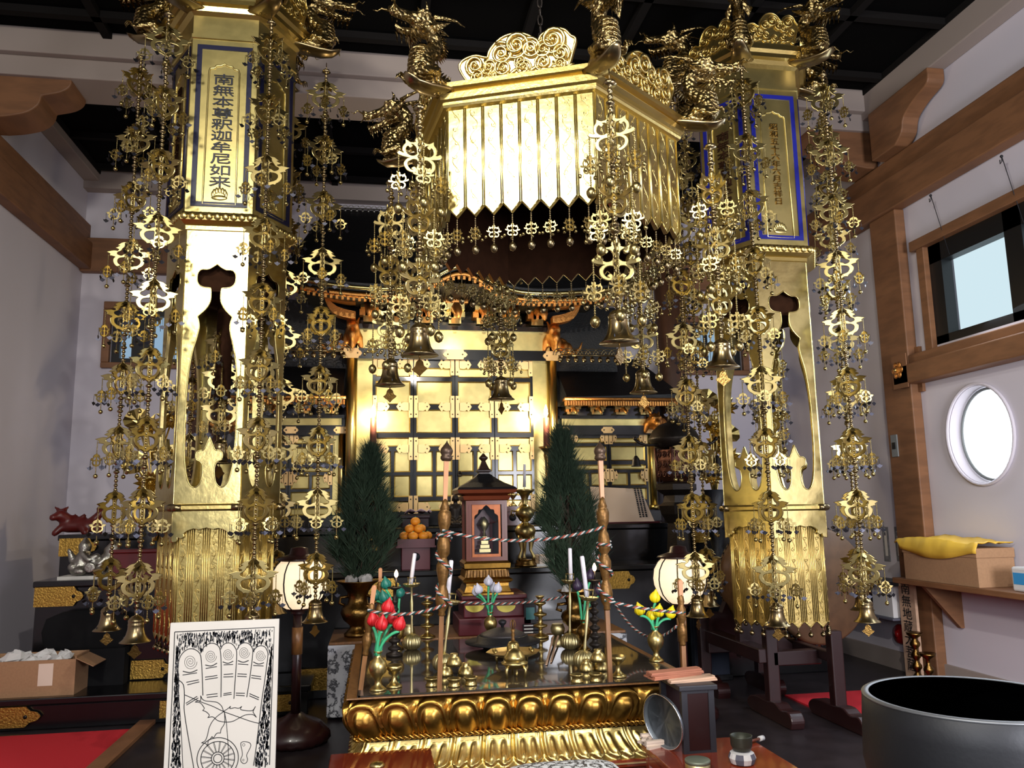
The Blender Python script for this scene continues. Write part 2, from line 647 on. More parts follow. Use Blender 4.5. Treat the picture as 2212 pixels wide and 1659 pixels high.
for k, (x0, x1) in enumerate(((XL, XL + 0.16), (XR - 0.16, XR))):
    struct(MB().box((x0, YF, 5.13), (x1, YB, 5.42)).build('trim_%d' % (2 + k), 'cornice', bevel=0.01))
struct(MB().box((XL, YB - 0.14, 5.05), (XR, YB, 5.27)).build('trim_4', 'cornice'))
struct(MB().box((XL, 6.5, 5.2), (XR, 6.66, 5.42)).box((XL, 6.56, 5.03), (XR, 7.0, 5.2)).build('trim_5', 'cornice', bevel=0.01))
# brown timber bands
struct(MB().box((XL, YF, 4.14), (XL + 0.12, YB, 4.44)).box((XL, YF, 4.44), (XL + 0.06, YB, 4.67)).build('trim_6', 'beam', bevel=0.012))
struct(MB().box((XR - 0.13, YF, 4.15), (XR, YB, 4.45)).box((XR - 0.06, YF, 4.45), (XR, YB, 4.66)).build('trim_7', 'beam', bevel=0.012))
struct(MB().box((XL, YB - 0.1, 4.12), (XR, YB, 4.5)).build('trim_8', 'beam', bevel=0.012))
struct(MB().box((XR - 0.1, 6.3, 0), (XR, 6.68, 4.15)).build('trim_9', 'beam', bevel=0.01))
struct(MB().box((XR - 0.16, YF, 2.53), (XR, 6.45, 2.7)).box((XR - 0.1, YF, 2.7), (XR, 6.3, 2.79)).build('trim_10', 'beam', bevel=0.012))
struct(MB().box((XR - 0.03, YF, 0), (XR, YB, 0.16)).build('baseboard_right', 'cornice'))
for k, (x0, x1) in enumerate(BW):
    struct(MB().box((x0 - .08, YB - .06, 3.07), (x1 + .08, YB, 3.13)).box((x0 - .08, YB - .06, 3.72), (x1 + .08, YB, 3.8)).box((x0 - .08, YB - .06, 3.13), (x0, YB, 3.72)).box((x1, YB - .06, 3.13), (x1 + .08, YB, 3.72)).build('trim_%d' % (11 + k), 'beam', bevel=0.008))
# carved brackets where the cross beam meets the walls
prof = smooth_loop([(0, 5.12, 1), (0.62, 5.12, 1), (0.69, 5.06), (0.69, 4.98), (0.62, 4.92), (0.48, 4.88, 1), (0.46, 4.80), (0.38, 4.73), (0.25, 4.69), (0.12, 4.67, 1), (0, 4.67, 1)], 4)
for k, s in enumerate((1, -1)):
    mb = MB()
    pts = [((XL if s > 0 else XR) + s * p[0], p[1]) for p in prof]
    mb.poly(pts if s > 0 else pts[::-1], 0.34, mx=Matrix.Translation((0, 6.6, 0)))
    struct(mb.build('trim_%d' % (13 + k), 'beam', bevel=0.01))
cp = smooth_loop([(6.3, 5.13, 1), (5.6, 5.13, 1), (5.62, 5.0), (5.8, 4.94), (5.95, 4.86), (6.0, 4.74), (6.1, 4.66, 1), (6.44, 4.66, 1), (6.44, 5.13, 1)], 4)
mb = MB()
mb.poly(cp, 0.16, mx=Matrix.Translation((XR - 0.02, 0, 0)) @ Matrix.Rotation(pi / 2, 4, 'Z'))
struct(mb.build('trim_15', 'beam', bevel=0.01))
mb = MB()
mb.poly(cp, 0.16, mx=Matrix.Translation((XL + 0.14, 0, 0)) @ Matrix.Rotation(pi / 2, 4, 'Z'))
struct(mb.build('trim_16', 'beam', bevel=0.01))

# windows
w = struct(MB().box((XR - .05, WY1, 2.79), (XR + .02, WY1 + .09, 3.78)).box((XR - .07, WY0, 3.70), (XR + .02, WY1 + .15, 3.79)).build('window_1', 'beam', bevel=.006))
fr = MB()
for z0, z1 in ((WZ0, WZ0 + .07), (WZ1 - .16, WZ1)):
    fr.box((XR + .0, WY0, z0), (XR + .1, WY1, z1))
for y in (WY1 - .15, 5.02, 4.2, 3.3):
    fr.box((XR + .0, y, WZ0 + .0001), (XR + .1, y + (.17 if y == 5.02 else .15), WZ1 - .0001))
fr.build('window_frame', 'blackframe', w)
p = MB()
for i in range(46):
    y0, y1 = 3.45 + i * .053, 3.45 + (i + 1) * .053
    x = XR + .115 + (.012 if i % 2 else 0)
    x2 = XR + .115 + (0 if i % 2 else .012)
    p.add([(x, y0, WZ0), (x2, y1, WZ0), (x2, y1, WZ1), (x, y0, WZ1)], [(3, 2, 1, 0)])
p.build('window_pane', 'sky', w)
rim = MB()
n = 40
for a, b in ((1.0, 1.07),):
    pass
ring = [(XR - .012, 5.655 + .36 * cos(2 * pi * i / n), 2.03 + .4 * sin(2 * pi * i / n)) for i in range(n)]
rim.tube(ring, .014, 6, closed=True)
w2 = struct(rim.build('window_2', 'plaster'))
pane = MB()
e2 = ell(5.655, 2.03, .345, .385)
pane.add([(XR + .125, y, z) for y, z in e2], [tuple(range(n - 1, -1, -1))])
pane.build('window_pane', 'sky2', w2)
bar = MB().tube([(XR + .1, 5.655 + .325 * cos(2 * pi * i / n), 2.03 + .365 * sin(2 * pi * i / n)) for i in range(n)], .012, 6, closed=True)
bar.build('window_frame', 'grey', w2)
for k, (x0, x1) in enumerate(BW):
    f2 = MB().box((x0, YB + .03, 3.13), (x1, YB + .09, 3.19)).box((x0, YB + .03, 3.66), (x1, YB + .09, 3.72)).box((x0, YB + .03, 3.19), (x0 + .08, YB + .09, 3.66)).box((x1 - .07, YB + .03, 3.19), (x1, YB + .09, 3.66))
    xm = x0 + (.42 if k == 0 else .25)
    f2.box((xm - (.22 if k == 0 else .04), YB + .035, 3.19), (xm, YB + .085, 3.66))
    w3 = struct(f2.build('window_%d' % (3 + k), 'blackframe'))
    MB().box((x0, YB + .1, 3.13), (x1, YB + .11, 3.72)).build('window_pane', 'sky3', w3)

xc = A(1448, 640, Y=8.75).x
for k, x in enumerate((xc, 1.6 - xc)):
    struct(MB().lathe([(.17, 0), (.17, 5.2)], (x, 8.8, 0), 28).build('trim_%d' % (18 + k), 'column'))

# small fixtures on the right wall
hook = MB()
for (px, py0, py1) in ((2010, 420, 520), (2163, 335, 445)):
    a = A(px, py0, X=XR - .14)
    t = thing('hanging_wire', 'thin wire with a small hook hanging from the brown beam, %s' % ('left of the black window' if px < 2100 else 'above the black window'), 'wire', a)
    MB().tube([a, a + Vector((0.12, 0, -.52))], .003, 5).build('wire', 'iron', t)
    MB().ball(a + Vector((0, 0, -.01)), .012, 8).tube([a, a + Vector((0, 0, -.05)), a + Vector((0, .02, -.06)), a + Vector((0, .02, -.03))], .004, 5).build('hook', 'iron', t)
c = A(1938, 800, X=XR - .17)
t = thing('nail_cover', 'small gilt flower-shaped nail cover on the brown post below the window sill', 'ornament', c)
q = MB().ball((0, 0, 0), .045, 12, s=(.35, 1, 1), mx=Matrix.Translation(c))
for i in range(6):
    q.ball((0, .05 * cos(i * pi / 3), .05 * sin(i * pi / 3)), .03, 8, s=(.3, 1, 1), mx=Matrix.Translation(c))
q.build('petals', 'copper', t)
MB().ball(c + Vector((-.02, 0, 0)), .016, 8).build('boss', 'gold', t)
MB().box((XR - .03, 6.24, 2.46), (XR - .0, 6.5, 2.86)).box((XR - .16, 6.25, 2.5), (XR - .15, 6.45, 2.8)).build('backing', 'beam', t)
c = A(1934, 963, X=XR - .1)
t = thing('switch_plate', 'small grey switch plate on the brown post left of the round window', 'switch', c)
MB().box(c + Vector((-.012, -.045, -.1)), c + Vector((0, .045, .1))).build('plate', 'grey', t, bevel=.004)
MB().box(c + Vector((-.02, -.02, -.03)), c + Vector((-.012, .02, .03))).build('rocker', 'blackframe', t)
# ------------------------------------------------------------------ hanging ornaments
def mirror(half):
    return half + [(-p[0],) + tuple(p[1:]) for p in half[::-1] if abs(p[0]) > 1e-6]


def flip(lp):
    return [(-p[0],) + tuple(p[1:]) for p in lp[::-1]]


LEAF = [(0, .5, 1), (.05, .42), (.10, .385), (.19, .36), (.28, .28, 1), (.23, .265), (.33, .19, 1), (.25, .155), (.29, .10), (.38, .105), (.54, .06, 1), (.46, .005), (.47, -.045, 1), (.39, -.06), (.33, -.085),
        (.375, -.15), (.37, -.25), (.32, -.34), (.25, -.39), (.21, -.44, 1), (.15, -.43), (.09, -.46), (0, -.52, 1)]
LEAF_H = [[(.055, .17), (.11, .225), (.17, .195), (.215, .12), (.30, .06), (.29, -.01), (.19, -.045), (.12, .005), (.055, .035)],
          [(.06, -.08), (.13, -.08), (.22, -.10), (.28, -.15), (.285, -.24), (.23, -.32), (.14, -.355), (.06, -.36), (.06, -.2)]]
QUAT = [(0, .55, 1), (.07, .52), (.10, .45), (.09, .39, 1), (.17, .36), (.26, .36), (.36, .42, 1), (.37, .33), (.43, .24), (.44, .12), (.41, .05), (.47, .05), (.54, .09, 1), (.58, .04), (.54, -.01), (.45, -.04), (.33, -.06), (.26, -.075, 1),
        (.35, -.12), (.40, -.21), (.39, -.32), (.32, -.41), (.21, -.46), (.12, -.45), (.07, -.43, 1), (.05, -.50), (0, -.55, 1)]
QUAT_H = [[(.06, .15), (.09, .25), (.16, .31), (.24, .31), (.20, .27), (.25, .22), (.31, .27), (.37, .20), (.375, .11), (.33, .03), (.24, -.015), (.14, -.0), (.07, .06)],
          [(.045, -.14), (.10, -.10), (.20, -.10), (.29, -.15), (.33, -.22), (.31, -.32), (.23, -.40), (.16, -.40), (.21, -.355), (.15, -.31), (.10, -.35), (.07, -.37), (.05, -.27)]]


def blade_mesh(name, out, holes, size, half, bevel, k=4, wide=1.0):
    lp = [smooth_loop(mirror(out), k)]
    for h in holes:
        s = smooth_loop(h, k)
        lp += [s, [(-p[0], p[1]) for p in s[::-1]]]
    lp = [[(p[0] * size * wide, p[1] * size) for p in l] for l in lp]
    return shape(name, lp, half, bevel)


def cross(name, b, m, extra=None):
    mb = MB()
    mb.mesh_in(b)
    mb.mesh_in(b, Matrix.Rotation(pi / 2, 4, 'Z'))
    if extra:
        extra(mb)
    return mb.mesh(name, m)


leafb = blade_mesh('b', LEAF, LEAF_H, .215, .004, .003, 4, 1.12)


def leafx(mb):
    for a in range(4):
        r = Matrix.Rotation(a * pi / 2 + pi / 4, 4, 'Z')
        for (dx, z, w) in ((.026, .072, .016), (.038, .05, .015)):
            mb.add([(0, 0, z + .03), (dx, -w, z), (dx * 1.5, 0, z - .012), (dx, w, z)], [(0, 1, 2, 3)], 0, True, r)
    mb.tube([(0, 0, .105), (0, 0, -.11)], .006, 6)


leaf_me = cross('ornament_plate', leafb, 'orn', leafx)
quatb = blade_mesh('b', QUAT, QUAT_H, .162, .004, .003, 5)
quat_me = cross('ornament_plate', quatb, 'orn', lambda mb: mb.lathe([(.001, -.093), (.011, -.073), (.006, -.016), (.005, .032), (.011, .07), (.015, .082), (.006, .095)], n=8))
mini_b = blade_mesh('b', LEAF, LEAF_H, .086, .0014, .0007, 2)
mini_q = blade_mesh('b', QUAT, QUAT_H, .076, .0016, .0008, 2)
tipb = shape('t', [smooth_loop(mirror([(0, .012, 1), (.006, .008), (.012, .004), (.018, .006, 1), (.014, -.004), (.006, -.01), (0, -.014, 1)]), 2)], .0012)


def bead_profile(z0, z1, pitch, r, big=None, big_at=()):
    prof = [(r * .3, z0)]
    z = z0
    while z < z1 - pitch * .5:
        rr = r
        for b in big_at:
            if abs(z + pitch / 2 - b) < pitch * .55:
                rr = big
        for a in (.12, .3, .5, .7, .88):
            prof.append((max(r * .3, rr * sin(pi * a) ** .7), z + pitch * a))
        z += pitch
    prof.append((r * .3, z1))
    return prof


def small_pendant(kind):
    """A short bead chain with a little crossed flower plate and a ball, hanging down from z = 0."""
    mb = MB()
    if kind == 'leaf':
        mb.lathe(bead_profile(-.075, 0, .0085, .0035), n=5)
        mb.mesh_in(mini_b, Matrix.Translation((0, 0, -.115)), 0)
        mb.mesh_in(mini_b, Matrix.Translation((0, 0, -.115)) @ Matrix.Rotation(pi / 2, 4, 'Z'), 0)
        mb.lathe(bead_profile(-.205, -.16, .0085, .0035), n=5)
        mb.ball((0, 0, -.215), .014, 8)
        for i in range(4):
            a = i * pi / 2
            x, y = .045 * cos(a), .045 * sin(a)
            mb.tube([(x, y, -.115), (x, y, -.15)], .0012, 4, mi=1)
            mb.mesh_in(tipb, Matrix.Translation((x, y, -.165)) @ Matrix.Rotation(a + .6, 4, 'Z'), mi=1)
    else:
        mb.lathe(bead_profile(-.09, 0, .01, .0045), n=5)
        mb.mesh_in(mini_q, Matrix.Translation((0, 0, -.125)), 0)
        mb.mesh_in(mini_q, Matrix.Translation((0, 0, -.125)) @ Matrix.Rotation(pi / 2, 4, 'Z'), 0)
        mb.lathe(bead_profile(-.225, -.17, .01, .0045), n=5)
        mb.lathe([(.004, -.268), (.014, -.262), (.02, -.248), (.02, -.238), (.013, -.226), (.004, -.22)], n=10)
        for i in range(4):
            a = i * pi / 2
            x, y = .047 * cos(a), .047 * sin(a)
            mb.tube([(x, y, -.125), (x, y, -.155)], .0014, 4)
            mb.ball((x, y, -.163), .0095, 6)
    return mb.mesh('side_pendant', ['orn', 'dark_orn'])


pend_leaf = small_pendant('leaf')
pend_quat = small_pendant('quat')
bell_me = MB().lathe([(.108, -.165), (.104, -.16), (.085, -.145), (.066, -.115), (.056, -.075), (.054, -.05), (.055, -.046), (.0555, -.04), (.053, -.036), (.054, -.02), (.056, -.015), (.053, -.01), (.048, .0), (.034, .014), (.016, .02), (.01, .03), (.013, .04), (.006, .05)], n=24)
for a in (0, 2.1, 4.2):
    bell_me.ball((.083 * cos(a), .083 * sin(a), -.138), .012, 6, s=(.4, .4, 1), mi=1)
bell_me = bell_me.mesh('bell', ['bronze', 'ink'])
clap_me = MB().tube([(0, 0, -.12), (0, 0, -.2)], .004, 5)
tong = shape('t', [smooth_loop(mirror([(0, .05, 1), (.02, .035), (.028, .01), (.05, -.005, 1), (.035, -.02), (.02, -.03), (0, -.05, 1)]), 3)], .003)
clap_me.mesh_in(tong, Matrix.Translation((0, 0, -.235)) @ Matrix.Rotation(.5, 4, 'Z'))
clap_me.ball((0, 0, -.15), .018, 8)
clap_me = clap_me.mesh('clapper', 'oldbrass')


def strand(name, label, group, top, length, levels, plate, pend, pend_r, pitch, r, bell_scale, seed, turn=None, mat_='bronze', pz=0.0):
    """A bead strand: top-level thing > bead_string, ornament_plate (> side_pendant), bell (> clapper)."""
    rn = random.Random(seed)
    t = thing(name, label, 'hanging ornament', top, group)
    st_ = (length - (.02 if levels > 5 else .2)) / levels
    zs = [-length + bell_scale * .05 + .15 + i * st_ for i in range(levels)]
    key = (name, round(length, 3), levels, pitch)
    if key not in strand.cache:
        mb = MB()
        big = [z + st_ / 2 for z in zs] + [z - (.125 if plate is leaf_me else .105) for z in zs]
        mb.lathe(bead_profile(-length, -.06, pitch, r, r * 1.55, big), n=8)
        mb.tube([(0, 0, -.06), (0, 0, 0)], .003, 5)
        mb.lathe([(.002, -.075), (.03, -.07), (.022, -.055), (.006, -.045)], n=10)
        strand.cache[key] = mb.mesh('bead_string', mat_)
    ob('bead_string', strand.cache[key], t, local=True)
    for i, z in enumerate(zs):
        a = (turn[i % len(turn)] if turn else rn.uniform(0, pi / 2)) + rn.uniform(-.12, .12)
        p = ob('ornament_plate', plate, t, (0, 0, z), (0, 0, a), local=True)
        for q in range(4):
            b = q * pi / 2
            ob('side_pendant', pend, p, (pend_r * cos(b), pend_r * sin(b), pz), (0, 0, rn.uniform(0, 1.5)))
    bl = ob('bell', bell_me, t, (0, 0, -length - .03 * bell_scale), (0, 0, rn.uniform(0, 6)), scale=(bell_scale,) * 3, local=True)
    ob('clapper', clap_me, bl, rot=(0, 0, rn.uniform(0, 3)))
    return t


strand.cache = {}

# ------------------------------------------------------------------ clouds and dragons of the canopies


def spiral(c, R, turns=2.0, start=0.0, n=34, side=1):
    return [(c[0] + side * R * (1 - .88 * i / n) * cos(start + 2 * pi * turns * i / n), -.004, c[1] + R * (1 - .88 * i / n) * sin(start + 2 * pi * turns * i / n)) for i in range(n + 1)]


def cloud_mesh(w, h, curls):
    """A cloud-shaped crest board with carved curls, standing on z = 0, front towards -y."""
    o = [(-.40, 0, 1), (-.46, .18), (-.5, .42), (-.46, .56), (-.36, .62), (-.28, .56), (-.25, .54, 1), (-.22, .72), (-.12, .92), (0, .97), (.1, .9), (.19, .72, 1), (.22, .86), (.32, .95), (.41, .9), (.46, .76), (.5, .66), (.47, .4), (.44, .18), (.40, 0, 1)]
    lp = smooth_loop([(p[0] * w, p[1] * h) + tuple(p[2:]) for p in o], 6)
    b = shape('c', [lp], .012, .004)
    mb = MB()
    mb.mesh_in(b)
    for x, z, r in curls:
        sp = spiral((x * w, z * h), r * w, 2.1, rnd.uniform(0, 6), 30, rnd.choice((1, -1)))
        mb.tube([(p[0], p[1] - .012 - .012 * (i / 30), p[2]) for i, p in enumerate(sp)], [r * w * .16 * (1 - .3 * i / 30) for i in range(31)], 6)
        mb.ball((x * w, -.02, z * h), r * w * .2, 8)
    for k in range(9):
        x0 = -.36 + k * .09
        mb.tube([((x0 + .03 * j) * w, -.014, (.10 + .02 * sin(j * 1.7 + k) + .035 * j * (1 if k % 2 else .3)) * h) for j in range(5)], [.004, .009, .009, .007, .003], 6)
    rimp = [(p[0], -.014, p[1]) for p in lp]
    mb.tube(rimp, .006, 6, closed=True)
    return mb


CURLS = [(-.36, .40, .10), (-.24, .34, .075), (-.13, .58, .10), (0, .72, .12), (.12, .60, .095), (-.12, .28, .08), (.03, .36, .06), (.05, .22, .07), (.31, .72, .12), (.23, .54, .085), (.37, .42, .08), (.22, .28, .075), (.36, .20, .06), (-.34, .16, .07), (-.22, .14, .05)]


def dragon_mesh():
    """A dragon rearing from the canopy corner: outwards is +x, up is +z; about one unit long."""
    caps = [((-.2, 0, .02), (.1, 0, .0), .10, .15), ((.1, 0, .0), (.38, 0, .12), .15, .19), ((.38, 0, .12), (.36, 0, .34), .19, .165), ((.36, 0, .34), (.16, 0, .46), .15, .12), ((.16, 0, .46), (.1, 0, .66), .12, .105),
            ((.1, 0, .66), (.24, 0, .84), .105, .13), ((.24, 0, .84), (.5, 0, .84), .145, .105), ((.5, 0, .84), (.86, 0, .78), .085, .07), ((.86, .04, .83), (.9, .05, .85), .038, .032), ((.86, -.04, .83), (.9, -.05, .85), .038, .032),
            ((.28, 0, .7), (.76, 0, .55), .075, .045), ((.76, 0, .55), (.82, 0, .6), .045, .032),
            ((.34, .12, .93), (.46, .11, .92), .05, .04), ((.34, -.12, .93), (.46, -.11, .92), .05, .04),
            ((.2, .16, .1), (.45, .2, -.02), .06, .045), ((.2, -.16, .1), (.45, -.2, -.02), .06, .045), ((.45, .2, -.02), (.55, .2, .03), .045, .03), ((.45, -.2, -.02), (.55, -.2, .03), .045, .03)]
    me = blob('dragon', caps, .032, 1)
    mb = MB()
    mb.mesh_in(me, None, 0, True)
    path = [(-.1, .12), (.1, .16), (.36, .32), (.2, .55), (-.01, .5), (-.03, .68), (.04, .84)]
    sp = smooth_loop([(-.16, .14), (.05, .19), (.2, .34), (.05, .44), (-.03, .56), (-.04, .72), (.05, .9)], 4, False)
    for i, (x, z) in enumerate(sp[:-1]):
        dx, dz = sp[i + 1][0] - x, sp[i + 1][1] - z
        l = math.hypot(dx, dz) + 1e-6
        nx, nz = -dz / l, dx / l
        mb.add([(x, -.03, z), (x, .03, z), (x + dx * .9, 0, z + dz * .9), (x + nx * .11 - dx * .5, 0, z + nz * .11 - dz * .5)], [(0, 1, 3), (1, 2, 3), (2, 0, 3)])
    for s in (1, -1):
        for i in range(11):   # mane and beard of pointed locks
            a = i / 10
            b0 = Vector((.24 + .3 * a, s * (.15 - .05 * a), .78 - .14 * a))
            d = Vector((-.26 + .1 * a, s * (.12 - .02 * a), .12 - .34 * a)) * .8
            w = Vector((.035, 0, .045))
            mb.add([b0 - w, b0 + w, b0 + d, b0 + Vector((0, s * .05, 0))], [(0, 1, 2), (1, 3, 2), (3, 0, 2)])
        for i in range(5):
            b0 = Vector((.8 - .08 * i, s * .045, .53 + .018 * i))
            mb.add([b0, b0 + Vector((-.05, 0, .02)), b0 + Vector((-.06, s * .02, -.14))], [(0, 1, 2), (2, 1, 0)])
        for i in range(5):   # teeth
            b0 = Vector((.86 - .08 * i, s * .055, .72 + .012 * i))
            mb.add([b0, b0 + Vector((-.035, 0, 0)), b0 + Vector((-.018, 0, -.06))], [(0, 1, 2), (2, 1, 0)])
        mb.tube([(.88, s * .06, .8), (.96, s * .14, .84), (1.02, s * .16, .78), (1.06, s * .2, .8)], [.014, .012, .009, .003], 5)
        for i in range(3):
            mb.tube([(.53, s * (.17 + .03 * i), .04), (.6, s * (.16 + .04 * i), .05), (.63, s * (.16 + .04 * i), -.02)], [.02, .018, .004], 5)
        mb.ball((.445, s * .125, .925), .032, 8)
    for z, r in ((.1, .2), (.17, .197), (.24, .19), (.31, .178), (.38, .165)):
        mb.tube([(.375 + .9 * r * cos(a), r * sin(a) * .8, z) for a in [(-1.2 + .4 * i) for i in range(7)]], .022, 6)
    body = mb.mesh('dragon', 'dragon')
    hb = MB()
    for s in (1, -1):
        hb.tube([(.2, s * .08, .96), (.05, s * .12, 1.0), (-.14, s * .16, 1.03), (-.32, s * .17, 1.01)], [.035, .03, .022, .005], 7)
        hb.tube([(.34, s * .07, 1.0), (.32, s * .08, 1.06), (.36, s * .09, 1.13)], [.03, .022, .004], 6)
    return body, hb.mesh('horn', 'dragon')


dragon_me, horn_me = dragon_mesh()


def hexp(c, R, ang0, k, z):
    a = radians(ang0 + 60 * k)
    return Vector((c[0] + R * cos(a), c[1] + R * sin(a), z))


def hexring(mb, c, ang0, prof, mi=0):
    """A hexagonal moulding: prof is (corner radius, z) in order."""
    vs, fs = [], []
    for r, z in prof:
        vs += [hexp(c, r, ang0, k, z) for k in range(6)]
    n = len(prof)
    for j in range(n - 1):
        for k in range(6):
            l = (k + 1) % 6
            fs.append((j * 6 + k, j * 6 + l, (j + 1) * 6 + l, (j + 1) * 6 + k))
    return mb.add(vs, fs, mi)


def face_mx(c, R, ang0, k, z=0.0, out=0.0):
    """Frame of face k (between corners k and k+1): x along the face, -y outwards, z up, origin at mid-face."""
    a = radians(ang0 + 60 * k + 30)
    ap = R * cos(pi / 6) + out
    return Matrix.Translation((c[0] + ap * cos(a), c[1] + ap * sin(a), z)) @ Matrix.Rotation(a + pi / 2, 4, 'Z')


def add_dragons(root, c, ang0, R, z, s, skip=()):
    for k in range(6):
        if k in skip:
            continue
        p = hexp(c, R, ang0, k, z)
        a = radians(ang0 + 60 * k)
        d = ob('dragon', dragon_me, root, p, (0, 0, a), scale=(s, s, s))
        ob('horn', horn_me, d)
        ob('bracket', add_dragons.plate, d)


add_dragons.plate = MB().tube([(-.3, 0, -.02), (0, 0, -.06), (.3, 0, -.12), (.5, 0, -.12), (.62, 0, -.06), (.66, 0, -.02)], [.2, .19, .17, .13, .08, .02], 10, flat=.28).mesh('bracket', 'bronze')

# ------------------------------------------------------------------ the central hexagonal canopy
TC, TA = (.807, 3.72), -142.4
RB, RS, ZB, ZT = .654, .811, 2.75, 3.285
tengai = thing('canopy', 'large gold hexagonal canopy with slatted sides and dragon corners hanging over the altar front', 'canopy', (TC[0], TC[1], ZT))
vine = []
for k in range(6):
    mx = face_mx(TC, RB, TA, k, 0, 0)
    mb = MB()
    n = 8
    w = RB / n
    for i in range(n):
        x0 = -RB / 2 + i * w
        zc = ZB + .045
        mb.add([(x0, 0, zc), (x0 + w / 2, 0, ZB), (x0 + w, 0, zc), (x0 + w, 0, ZT), (x0, 0, ZT)], [(0, 1, 2, 3, 4)], 0, False, mx)
        mb.add([(x0, .018, zc), (x0 + w / 2, .018, ZB), (x0 + w, .018, zc), (x0 + w, .018, ZT), (x0, .018, ZT)], [(4, 3, 2, 1, 0)], 1, False, mx)
        mb.add([(x0, 0, zc), (x0 + w / 2, 0, ZB), (x0 + w, 0, zc), (x0, .018, zc), (x0 + w / 2, .018, ZB), (x0 + w, .018, zc)], [(3, 4, 1, 0), (4, 5, 2, 1)], 0, False, mx)
        for e in (x0 + .004, x0 + w - .004):
            mb.tube([(e, -.002, zc), (e, -.002, ZT)], .0035, 5, 0, mx)
        mb.tube([(x0 + .004, -.002, zc), (x0 + w / 2, -.002, ZB + .004), (x0 + w - .004, -.002, zc)], .0035, 5, 0, mx)
        vp = [(x0 + w / 2 + w * .2 * sin(j * .55 + i), 0, ZB + .05 + j * .0105) for j in range(45)]
        mb.tube(vp, .0018, 4, 0, mx)
        for j in range(4, 45, 6):
            cx_, cz_ = vp[j][0] * .6 + (x0 + w / 2) * .4, vp[j][2]
            mb.tube([(p[0], 0, p[2]) for p in spiral((cx_, cz_), .013, 1.2, j, 9, 1 if j % 4 else -1)], .0016, 4, 0, mx)
    mb.build('side_panel', ['leaf', 'soffit'], tengai)
co = MB()
hexring(co, TC, TA, [(RB - .03, ZT - .05), (RB + .02, ZT - .03), (RB + .026, ZT - .02), (.68, ZT - .008), (.695, ZT), (.695, ZT + .028), (.68, ZT + .032), (.685, ZT + .038), (.712, ZT + .048), (.712, ZT + .07), (.70, ZT + .075), (.45, ZT + .09)])
co.build('cornice', 'gold', tengai)
tp = MB()
hexring(tp, TC, TA, [(RB - .02, ZT - .06), (RB - .25, ZT - .05), (.02, ZT - .05)])
hexring(tp, TC, TA, [(.5, ZT + .13), (.3, ZT + .2), (.06, ZT + .26), (.001, ZT + .26)])
tp.build('ceiling_board', 'soffit', tengai)
tcloud = cloud_mesh(.52, .205, CURLS)
tcm = tcloud.mesh('cloud_crest', 'gold')
for k in range(6):
    tcm_o = ob('cloud_crest', tcm, tengai)
    tcm_o.matrix_parent_inverse = Matrix.Translation(-Vector(tengai.location))
    mx = face_mx(TC, .66, TA, k, ZT + .062, 0) @ Matrix.Rotation(radians(8), 4, 'X')
    tcm_o.location = mx.translation
    tcm_o.rotation_euler = mx.to_euler()
add_dragons(tengai, TC, TA, .69, ZT + .06, .31)
ch = MB()
for i in range(40):
    z = ZT + .26 + i * .05
    ch.tube([(TC[0] + .012 * cos(a) * (i % 2), TC[1] + .012 * cos(a) * ((i + 1) % 2), z + .032 * sin(a)) for a in [2 * pi * j / 8 for j in range(8)]], .004, 5, closed=True)
ch.build('chain', 'darkmetal', tengai)

NAMES_T = ['front left', 'front right', 'right', 'back right', 'back left', 'left']
for k in range(6):
    top = hexp(TC, RS, TA, k, ZT - .02)
    strand('canopy_strand', 'bead strand with four-lobed plates hanging from the %s dragon of the large canopy' % NAMES_T[k], 'bead strands of the large canopy',
           top, 1.0, 3, quat_me, pend_quat, .09, .027, .0125, .72, 60 + k, turn=(1.35, .55, 1.2) if k % 2 else (.5, .7, .2), pz=.005)
# the fringe of small pendants under the canopy's zigzag edge
fr0 = None
for k in range(6):
    mx = face_mx(TC, RB, TA, k, ZB - .004, .0)
    for i in range(8):
        p = mx @ Vector((-RB / 2 + (i + .5) * RB / 8, .009, 0))
        if fr0 is None:
            fr0 = thing('fringe_pendant', 'small bead pendant with a flower plate and ball hanging under the canopy\'s zigzag edge', 'pendant', p, 'fringe pendants under the large canopy')
            mb = MB().lathe(bead_profile(-.13, 0, .01, .0042), n=6)
            ob('bead_chain', mb.mesh('bead_chain', 'bronze'), fr0, local=True)
            b = MB()
            sm = Matrix.Diagonal((.72, .72, .72, 1))
            b.mesh_in(mini_q, Matrix.Translation((0, 0, -.072)) @ sm)
            b.mesh_in(mini_q, Matrix.Translation((0, 0, -.072)) @ Matrix.Rotation(pi / 2, 4, 'Z') @ sm)
            for q in range(4):
                b.ball((.034 * cos(q * pi / 2), .034 * sin(q * pi / 2), -.095), .0075, 6)
            ob('flower_plate', b.mesh('flower_plate', 'orn'), fr0, local=True)
            ob('ball', MB().lathe([(.003, -.165), (.011, -.16), (.016, -.148), (.015, -.138), (.01, -.13), (.003, -.125)], n=10).mesh('ball', 'bronze'), fr0, local=True)
            o = fr0
        else:
            o = copy_tree(fr0)
            o.location = p
        o.rotation_euler = (0, 0, rnd.uniform(0, 1.5))

# ------------------------------------------------------------------ the two tall hexagonal banners
WIN_R = [(0, 2.985, 1), (.03, 2.962), (.055, 2.95), (.09, 2.948), (.108, 2.92), (.106, 2.87), (.08, 2.842), (.03, 2.835, 1), (.027, 2.80), (.03, 2.75), (.055, 2.70), (.098, 2.655, 1), (.085, 2.60), (.095, 2.53), (.12, 2.42), (.138, 2.25), (.142, 2.0), (.135, 1.8), (.115, 1.68), (.088, 1.632), (.06, 1.632), (.038, 1.67), (.032, 1.74), (.045, 1.775), (.07, 1.79), (.072, 1.83), (.05, 1.845), (.03, 1.85), (0, 1.925, 1)]


